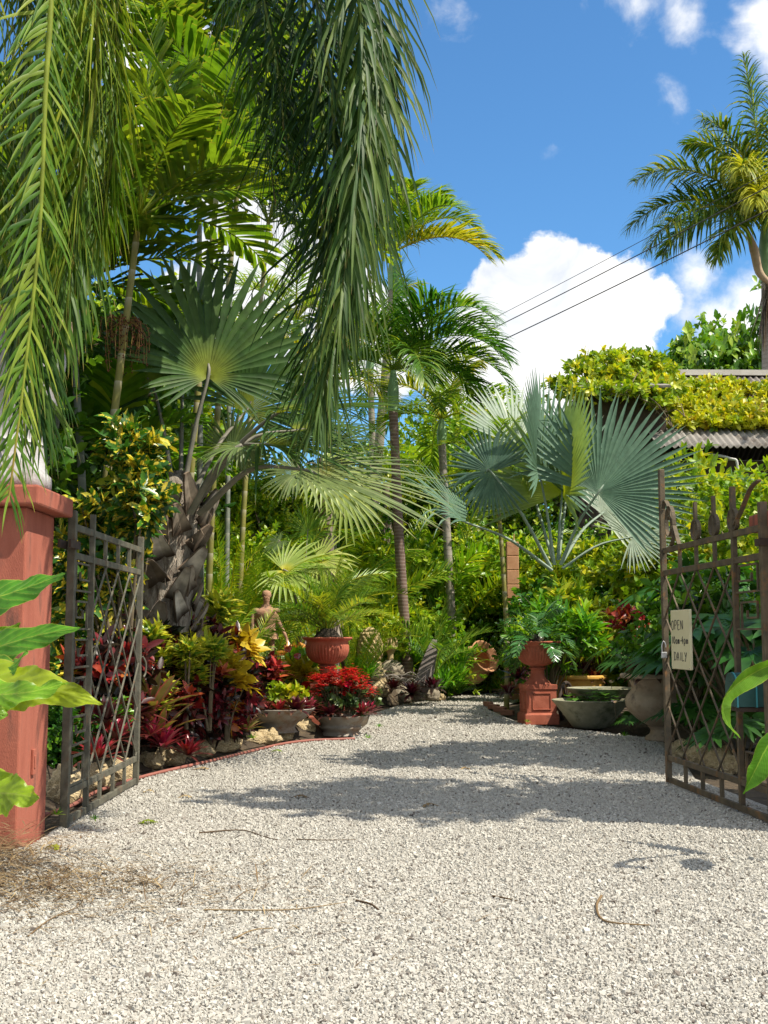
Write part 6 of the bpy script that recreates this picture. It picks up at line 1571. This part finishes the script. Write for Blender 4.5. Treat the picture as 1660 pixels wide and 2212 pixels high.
BR = rosette_obj('red_bromeliad', '', 'bromeliad', 'brom_red', 26, .30, .024, el=(80, 8), droop=.8)
BD = rosette_obj('dark_bromeliad', '', 'bromeliad', 'brom_dark', 34, .30, .030, el=(80, 0), droop=.9)
BB = rosette_obj('striped_bromeliad', '', 'bromeliad', 'brom_big', 18, .62, .052, el=(75, 18), droop=.55, col=.7)
def rplace(pr, lst, group):
    for px, py, Y, sc, lb in lst:
        p = at(px, py, Y); o = place(pr, USED, lb, (p.x, Y, max(p.z, .04)), random.uniform(0, 6), sc, group)
        o.rotation_euler = (random.uniform(-.2, .25), random.uniform(-.2, .2), random.uniform(0, 6))
rplace(BR, [(352, 1615, 11.5, 1.15, 'red bromeliad nearest the left gate post'), (405, 1632, 11.9, .95, 'red bromeliad at the foot of the log stump by the hose'), (430, 1535, 12.7, 1.2, 'pinkish red bromeliad growing on top of the log stump'),
            (385, 1540, 12.5, 1.1, 'pinkish red bromeliad left of the stump top'), (470, 1550, 12.9, 1.1, 'red bromeliad right of the log stump'), (325, 1590, 11.3, .9, 'red bromeliad half behind the gate free post'),
            (300, 1540, 11.4, 1.1, 'red bromeliad seen through the lower gate lattice'), (250, 1600, 10.6, 1.1, 'red bromeliad behind the middle gate bars'), (210, 1640, 9.9, 1.0, 'red bromeliad behind the left gate key panel'),
            (500, 1575, 13.2, .8, 'small red bromeliad above the honey rocks'), (585, 1455, 15.6, 1.1, 'shiny red bromeliad behind the wide bowl'), (350, 1560, 12.2, 1.0, 'red bromeliad between stump and gate')], 'red bromeliads of the left bed')
rplace(BB, [(325, 1545, 11.5, 1.0, 'broad pink edged bromeliad beside the left gate post'), (345, 1590, 11.6, .8, 'broad olive bromeliad below the pink edged one'), (530, 1580, 13.4, .5, 'small olive bromeliad beside the wide bowl foot'), (400, 1500, 12.9, .7, 'broad olive bromeliad behind the log stump')], 'broad striped bromeliads')
rplace(BD, [(455, 1560, 13.0, 1.0, 'dark bromeliad right behind the log stump'), (480, 1530, 13.4, 1.1, 'dark bromeliad in the middle of the left bed'), (520, 1540, 13.9, 1.1, 'dark bromeliad left of the wide bowl'), (420, 1500, 12.9, 1.1, 'dark bromeliad above the log stump'), (360, 1530, 12.3, 1.0, 'dark bromeliad right of the gate free post'), (380, 1480, 13.0, 1.1, 'dark bromeliad under the green croton rosettes'), (515, 1490, 14.6, 1.1, 'dark bromeliad behind the orange croton'), (280, 1560, 11.0, 1.1, 'dark bromeliad behind the left gate lattice'), (230, 1560, 10.3, 1.1, 'dark bromeliad behind the left gate uprights')], 'dark bromeliads of the left bed')
# in the two bowls
bz = .10 + .27
for i, (dx, dy, sc, lb) in enumerate([(-.30, -.22, 0.84, 'purple bromeliad leftmost in the wide bowl'), (-.12, -.32, 0.78, 'purple bromeliad second from the left in the wide bowl'), (.05, -.30, 0.76, 'purple bromeliad in the centre front of the wide bowl'), (.25, -.24, 0.97, 'tall purple bromeliad on the right of the wide bowl'), (.38, -.02, 0.84, 'purple bromeliad at the right rim of the wide bowl')]):
    o = place(BD if i % 2 else BR, USED, lb, (BLx.x + dx, BLY + dy, bz), i, sc, 'purple bromeliads in the wide bowl')
FG = shrub('bedding_plant', 'yellow green bedding plant filling the back of the wide bowl', 'plant', 'vine_g', [(0, .1, .16, .38, .22, .14)], 46, 7, .12, .035, 'oval', .5, 10, loc=(BLx.x, BLY + .02, bz), inner=.2)
t = thing('kalanchoe', 'red flowering succulent overflowing the grey concrete bowl', 'plant', (BRx.x, BRx.y + .28, .23))
m = MB(); twigs(m, [(0, -.05, .26, .36, .32, .24), (-.22, 0, .2, .24, .25, .2), (.26, -.05, .2, .24, .25, .2), (.34, -.12, .02, .10, .1, .12)], 110, 10, .085, .032, 'oval', .15, 3, .3, upb=.5, inner=.55, spread=(10, 60)); m.build('foliage', M['succ'], t)
m = MB(); ctr = [(rng.uniform(-.36, .42), rng.uniform(-.34, .2)) for _ in range(46)]
for (x, y) in ctr:
    z = .34 + .22 * math.exp(-(x * x + y * y) * 5) + rng.uniform(-.1, .1) - .25 * max(0, x - .15); n = 34
    P = A((x, y, z)) + rng.normal(0, (.042, .042, .02), (n, 3))
    for q in range(4):
        a = q * 1.57 + rng.uniform(0, 1.5, n); leaves(m, P, np.stack([np.cos(a), np.sin(a), np.full(n, .35)], -1), (0, 0, 1), .026, .012, .2, 2, 'petal', .1)
m.build('flower_heads', M['flower'], t)
m = MB()
for x, y in ctr: tube(m, [(x * .4, y * .4, .05), (x, y, .42)], .006, 4)
m.build('stem', M['stem'], t)
for i, (dx, dy, sc, lb) in enumerate([(-.12, -.33, .85, 'dark red bromeliad drooping over the front of the grey bowl'), (.30, -.18, .9, 'red bromeliad arching over the right rim of the grey bowl'), (-.32, -.12, .8, 'dark bromeliad at the left rim of the grey bowl'), (.36, .08, .8, 'red bromeliad at the far right of the grey bowl')]):
    place(BR if i % 2 else BD, USED, lb, (BRx.x + dx, BRx.y + .28 + dy, .27), i * 1.3, sc, 'bromeliads in the grey bowl')
# anthuriums
t = thing('anthurium', 'red anthuriums with glossy leaves between statue and left urn', 'plant', (at(650, 1450, 16.9).x, 16.9, .25))
m = MB(); twigs(m, [(0, 0, .55, .45, .25, .3)], 60, 4, .2, .06, 'oval', .8, 4, .15, inner=.2); m.build('foliage', M['strap'], t)
m = MB(); st = MB()
for px, py in [(623, 1402), (643, 1417), (570, 1452), (597, 1445), (660, 1478), (675, 1480), (655, 1500), (690, 1502), (710, 1510), (745, 1495), (765, 1490), (752, 1478), (720, 1492)]:
    p = A(at(px, py, 16.55 if px < 680 else 15.4)) - A(t.location); tube(st, catmull([(p[0] * .7, p[1] * .7, .1), tuple(p * .8), tuple(p)], 6), .006, 4)
    m = MB(); blade(m, [tuple(p + A((0, .05, .04))), tuple(p), tuple(p + A((.02, -.08, -.05)))], .055, (1, 0, .15), -.15, .004, 7, 10, col=rng.random()); m.build('flower', M['anth'], t)
st.build('stem', M['stem'], t)

# ------------------------------------------------------------------ plants in and around the urns
t = thing('urn_palm', 'feathery palm growing in the left fluted urn', 'plant', (UL.location.x, 16.2, 1.2))
m = MB(); lathe(m, smooth_prof([(.20, -.02), (.20, .05), (.14, .14), (.07, .20), (.001, .21)], 16), 26, 13, lambda z: .12); m.build('fibre_mound', M['fibre'], t)
for k in range(26): add_frond(t, arch(rng.uniform(.8, 1.1), R(84 - 2.3 * k), 1.25, k * 2.4, 14, (0, 0, .16)), 'green_palm' if k % 3 else 'mid_palm', Lmax=.27, W=.011, n=34, ang=(60, 35), vee=25, droop=.6, start=.2, rr=(.010, .003), nseg=3, cshift=.2)
t = thing('urn_cycad', 'glossy cycad spreading over the right fluted urn', 'plant', (UR.location.x, UR.location.y, 1.17))
for k in range(20): add_frond(t, arch(rng.uniform(.6, .88), R(76 - 4.2 * k), 2.2, k * 2.4 + .5, 14, (0, 0, .02)), 'cycad', Lmax=.20, W=.020, n=17, ang=(68, 40), vee=12, droop=.5, start=.25, rr=(.010, .003), nseg=3, prof='lance', cshift=.15)
m = MB(); lathe(m, smooth_prof([(.13, -.05), (.12, .08), (.06, .15), (.001, .16)], 10), 18); m.build('stem_base', M['fibre'], t)
DR = shrub('whorled_shrub', '', 'shrub', 'strap', [(0, 0, .9, .55, .45, .5), (.35, 0, 1.3, .4, .4, .35), (-.35, 0, 1.1, .4, .4, .4)], 72, 13, .24, .024, 'lance', .6, 24, nseg=4, inner=.5, upb=.8, spread=(0, 75))
DY = shrub('whorled_shrub', '', 'shrub', 'vine_g', [(0, 0, .9, .45, .4, .5), (.25, 0, 1.35, .35, .3, .35)], 52, 12, .26, .035, 'lance', .6, 24, nseg=4, inner=.5, upb=.8, spread=(0, 75))
for px, Y, rz_, sc, pr, lb in [(1180, 18.6, 0, 1.0, DR, 'green whorled shrub right behind the right urn'), (1225, 19.0, 2, 1.15, DR, 'taller green whorled shrub right of the urn plant'), (1150, 19.4, 4, .7, DR, 'green whorled shrub left of the urn plant'),
                             (1270, 19.6, 1, 1.15, DY, 'yellow croton like shrub between urn and red leaved bush'), (1300, 20.6, 3, .9, DY, 'lower yellow shrub above the yellow pot'), (1205, 20.5, 5, 1.35, DY, 'tall yellow green whorled shrub below the blue fan palm')]:
    place(pr, USED, lb, (at(px, 1400, Y).x, Y, 0), rz_, sc, 'whorled shrubs around the right urn')
p = at(1360, 1330, 18.8); RB = shrub('red_leaf_bush', 'scarlet leaved bush between the yellow shrub and the gate post', 'shrub', 'croton_r', [(0, 0, 1.5, .30, .28, .26), (0, 0, 1.2, .26, .24, .22)], 80, 8, .14, .036, 'oval', .6, 16, hue=.78, loc=(p.x, 18.8, .05), inner=.3)
rplace(BD, [(1240, 1462, 18.9, 1.15, 'dark maroon bromeliad at the left of the yellow pot'), (1268, 1455, 19.0, 1.1, 'maroon bromeliad with a red heart in the yellow pot'), (1285, 1470, 18.8, .95, 'dark bromeliad hanging over the right of the yellow pot'), (1120, 1465, 18.4, 1.1, 'dark bromeliad left of the right pedestal'), (1100, 1500, 18.2, .9, 'dark spiky bromeliad above the low brick edging'), (890, 1500, 21.9, 1.2, 'dark red bromeliad at the foot of the leaning slab'), (935, 1490, 22.2, 1.2, 'dark bromeliad right of the leaning slab'), (850, 1490, 21.9, 1.0, 'dark bromeliad between boulder and dry branches')], 'dark bromeliads along the drive')
for i, (dx, dy, sc) in enumerate([(-.1, -.12, 1.5), (.16, .02, 1.3), (-.2, .15, 1.15)]):
    o = place(BD, USED, ['large dark red bromeliad at the front of the old stone urn', 'dark red bromeliad on the right of the old stone urn', 'dark red bromeliad at the back left of the old stone urn'][i], (URN_P.x + dx, URN_P.y + dy, URN_P.z + .06), i, sc, 'bromeliads in the old stone urn')
# philodendrons behind the gate
PH = thing('philodendron', '', 'plant', (0, 0, 0)); m = MB(); st = MB()
for k in range(13):
    az = k * 2.4; el = R(65 - 3.4 * k); d = A((math.cos(az) * math.cos(el), math.sin(az) * math.cos(el), math.sin(el))); h = d * rng.uniform(.5, .75) + A((0, 0, .15)); tube(st, catmull([(0, 0, 0), tuple(h * .55 + A((0, 0, .08))), tuple(h)], 8), (.014, .008), 5)
    f = nrm(A((d[0], d[1], -.35))); sd = nrm(np.cross(f, A((0, 0, 1)))); up_ = np.cross(sd, f)
    for q in np.linspace(-1, 1, 11):
        a = q * 1.9; dd = f * math.cos(a) + sd * math.sin(a); leaves(m, [tuple(h + dd * .03)], [tuple(dd)], [tuple(up_)], .42 * (1 - .25 * abs(q)), .042, .5, 5, 'lance', .2, .5 + .2 * math.sin(k))
m.build('foliage', M['philo'], PH); st.build('stem', M['stem'], PH)
for px, py, Y, rz_, sc, lb in [(1405, 1405, 16.6, 0, 1.0, 'split leaf philodendron behind the old stone urn'), (1500, 1420, 13.6, 1, 1.1, 'split leaf philodendron behind the lettered sign'), (1570, 1400, 12.6, 2, 1.2, 'split leaf philodendron behind the middle of the right gate'), (1640, 1380, 11.6, 3, 1.2, 'split leaf philodendron behind the gate key panel'), (1515, 1545, 13.0, 4, .7, 'low philodendron behind the lower gate lattice'), (1600, 1590, 11.4, 5, .75, 'low philodendron below the letter box'), (1368, 1592, 15.9, 5.5, .35, 'small dark plant at the foot of the old stone urn'), (1540, 1280, 15.0, .5, 1.4, 'big leaved philodendron below the upper gate rails')]:
    p = at(px, py, Y); place(PH, USED, lb, (p.x, Y, max(0, p.z - .5 * sc)), rz_, sc, 'split leaf philodendrons on the right')
rock('limestone_rock', 'tan rock behind the lower bars of the right gate', 1520, 1650, .16, 1, grp='rocks behind the right gate')
rock('limestone_rock', 'honey rock right of the tan one behind the right gate', 1560, 1668, .19, 2, grp='rocks behind the right gate')
rock('limestone_rock', 'pale rock near the second bar of the right gate', 1480, 1635, .15, 3, grp='rocks behind the right gate')
# strap leaf clumps near the jar
SG = thing('strap_leaf_clump', '', 'plant', (0, 0, 0)); m = MB()
for k in range(9): rosette(m, (rng.uniform(-.35, .35), rng.uniform(-.25, .25), .02), 22, rng.uniform(.5, .8), .024, el=(86, 30), droop=1.3, col=.5 + .25 * rng.normal())
m.build('foliage', M['strap'], SG)
for px, py, Y, rz_, sc, lb in [(968, 1500, 24.2, 0, .75, 'bright strap leaf clump in front of the tipped jar'), (955, 1490, 23.6, 1, .95, 'strap leaf clump right of the leaning slab'), (965, 1450, 25.0, 2, 1.2, 'taller strap leaf clump behind the slab'), (1010, 1440, 27.4, 3, 1.0, 'strap leaf clump behind the tipped jar'), (910, 1430, 24.2, 4, .9, 'strap leaf clump between trunk and slab'), (1085, 1500, 26.3, 5, .5, 'strap leaf clump right of the jar mouth'), (820, 1440, 24.3, 1.4, .8, 'strap leaf clump behind the pineapple finial'), (770, 1470, 21.5, 2.2, .8, 'strap leaf clump left of the rock mound'), (1320, 1480, 24.5, 2, .9, 'sunny strap leaf clump left of the ochre jar'), (1300, 1490, 22.0, .3, .7, 'strap leaf clump behind the water bowls')]:
    p = at(px, py, Y); place(SG, USED, lb, (p.x, Y, max(0.02, p.z)), rz_, sc, 'strap leaf clumps')
# lily bowls
for (bx, by, bzz, rr2, mt, lb, nn) in [(B1.x, B1.y + .35, .365, .47, 'lily', 'dark green lily leaves floating in the front water bowl', 46), (at(1300, 1500, 17.2).x, 17.25, .50, .43, 'weed', 'yellow duckweed covering the raised water bowl', 240)]:
    m = MB(); n = nn; a = rng.uniform(0, 6.28, n); r = rr2 * np.sqrt(rng.random(n)); z = rng.uniform(.0, .13 if mt == 'lily' else .012, n); L_ = .15 if mt == 'lily' else .045
    d = np.stack([np.cos(a + 1), np.sin(a + 1), rng.uniform(-.1, .35 if mt == 'lily' else .1, n)], -1)
    leaves(m, np.stack([bx + r * np.cos(a) * .92 - d[:, 0] * L_ * .5, by + r * np.sin(a) * .92 - d[:, 1] * L_ * .5, bzz + z], -1), d, (0, 0, 1), L_, L_ * .42, .5, 4, 'oval', .15)
    tag(m.build('water_plants', M[mt]), lb, 'plant')
for lb, px, py, Y in [('small white pink lily bloom above the front water bowl', 1328, 1519, 15.7), ('pale pink lily bloom standing above the raised water bowl', 1321, 1476, 17.2)]:
    p = at(px, py, Y); t = thing('water_lily', lb, 'flower', (p.x, Y, p.z)); m = MB(); rosette(m, (0, 0, 0), 16, .06, .012, el=(80, 25), prof='lance', droop=.1, nseg=3); m.build('bloom', M['pink'], t)
    m = MB(); tube(m, [(0, 0, 0), (.02, .02, -.18)], .004, 5); m.build('stem', M['stem'], t)
# weeds at pot feet
WD = rosette_obj('weed', '', 'weed', 'strap', 14, .075, .006, el=(75, 10), droop=.6)
rplace(WD, [(795, 1598, 14.6, 1.0, 'small weed right of the grey bowl foot'), (820, 1570, 16.4, 1.0, 'small weed at the gravel edge behind the grey bowl'), (1350, 1598, 14.9, 1.2, 'weed between lily bowl and old stone urn'), (1140, 1560, 17.0, .9, 'weed at the left corner of the pedestal'), (545, 1595, 13.4, 1.2, 'bright weed sprouting among the honey rocks'), (122, 1760, 7.95, .9, 'weed at the right foot of the left pillar'), (205, 1770, 8.0, .6, 'tiny weed in front of the left gate')], 'small weeds in the gravel')

# ------------------------------------------------------------------ big leaves in the foreground
t = thing('elephant_ear', 'big glossy elephant ear leaves reaching in front of the left pillar', 'plant', (-2.65, 6.1, 0)); o0 = A((-2.65, 6.1, 0))
def ear(seq, hw, hint, col, wav=.012, fold=.18, tear=0.0, st=None):
    pts = [A(at(*s)) - o0 for s in seq]; m = MB(); blade(m, pts, hw, hint, fold, wav, 17, 90, 3.3, tear, col, rib=.007, ribn=9.0, prof=lambda s: np.clip(s * 5, 0, 1) ** .6 * np.clip((1 - s) / .62, 0, 1) ** .78 * (1 + .07 * np.sin(s * 23 + col * 9))); o = m.build('leaf', M['elephant'], t)
    m = MB(); tube(m, catmull([(0, 0, .02), tuple(pts[0] * .5 + A((-.15, 0, .25))), tuple(pts[0]), tuple(pts[1])], 16), (.022, .012, .006), 7); m.build('petiole', M['shaft'], o)
ear([(-150, 1330, 6.1), (-40, 1300, 6.0), (60, 1268, 5.9), (142, 1238, 5.85)], .115, (-.15, .55, .9), .35)
ear([(-140, 1440, 6.0), (-30, 1405, 5.9), (80, 1372, 5.8), (175, 1356, 5.75)], .105, (-.15, .5, .9), .5)
ear([(-120, 1420, 5.8), (-40, 1440, 5.7), (20, 1440, 5.6), (60, 1400, 5.6)], .10, (.2, .7, .8), .35)
ear([(-120, 1470, 5.7), (0, 1480, 5.55), (110, 1490, 5.4), (222, 1522, 5.35)], .125, (0, .45, 1), .85, .022, .1, .10)
ear([(-130, 1490, 5.5), (-30, 1500, 5.4), (60, 1495, 5.3), (150, 1475, 5.3)], .10, (0, .7, .8), .6, .022, .1, .08)
ear([(-120, 1690, 5.5), (-40, 1710, 5.4), (30, 1715, 5.3), (85, 1725, 5.25)], .13, (0, .5, 1), .75, .02, .12, .16)
ear([(-130, 1540, 5.3), (-70, 1545, 5.3), (-20, 1540, 5.2), (18, 1545, 5.2)], .10, (0, .4, 1), .6)
ear([(-140, 1385, 6.2), (-60, 1380, 6.1), (0, 1370, 6.1), (45, 1345, 6.1)], .07, (0, .4, 1), .55)
t = thing('ginger_plant', 'arching light green ginger leaves at the right edge in front of the gate', 'plant', (2.72, 6.6, 0)); o0 = A((2.72, 6.6, 0))
def gleaf(seq, hw, hint, col):
    pts = [A(at(*s)) - o0 for s in seq]; m = MB(); blade(m, pts, hw, hint, .38, .010, 13, 80, 3, 0, col, rib=.0025, ribn=26, prof=lambda s: np.sin(np.pi * np.clip(.06 + .94 * s, 0, 1) ** .8) ** .8); m.build('leaf', M['ginger'], t)
gleaf([(1790, 1405, 6.75), (1700, 1425, 6.65), (1640, 1448, 6.6), (1588, 1482, 6.5), (1562, 1520, 6.45), (1574, 1566, 6.45), (1602, 1597, 6.45)], .062, (.1, -.35, 1), .7)
gleaf([(1760, 1500, 6.6), (1700, 1560, 6.55), (1660, 1610, 6.5), (1634, 1660, 6.45), (1606, 1716, 6.45)], .115, (.85, -.2, .5), .5)
gleaf([(1780, 1480, 6.75), (1760, 1400, 6.85), (1740, 1330, 6.95), (1700, 1280, 7.05)], .06, (.3, 1, .2), .3)
m = MB()
for dx, zz in ((0, 1.25), (.06, 1.0), (-.04, .8)): tube(m, catmull([(dx, 0, 0), (dx + .05, 0, zz * .6), (dx * .5 + .02, .02, zz)], 10), (.018, .010), 7)
m.build('stem', M['shaft'], t)

# ------------------------------------------------------------------ shade trees standing to the right, outside the view
tree('shade_tree', 'spreading roadside tree whose shade falls over the right gate', 'shade_tree', [(-3.0, .3, 7.0, 1.1, .75, .5), (-1.9, -.1, 7.3, 1.2, .8, .6), (-.5, .5, 6.8, 1.3, .9, .6), (-1.2, .8, 6.2, 1.1, .7, .4), (1.0, .2, 6.9, 1.3, 1.0, .7), (-.6, .6, 5.4, 1.1, .8, .5), (-2.4, 1.0, 7.2, .9, .6, .5)], 1150, 7, .20, .06, 6.4, loc=(6.9, 7.1, 0), tr=.2, droop=.5)
tree('shade_tree', 'second roadside tree shading the old stone urn and water bowls', 'shade_tree', [(-1.9, -.6, 7.4, .9, .9, .6), (-.6, -.2, 7.8, 1.3, 1.1, .7), (-.9, .9, 7.0, 1.1, .7, .6), (.9, 0, 7.5, 1.3, 1, .7), (.4, .9, 6.2, 1.0, .8, .6), (-.2, -.9, 6.4, 1.0, .7, .5), (-.6, .6, 5.4, .9, .9, .5)], 1150, 7, .20, .06, 7.0, loc=(6.7, 10.9, 0), tr=.18, droop=.5)
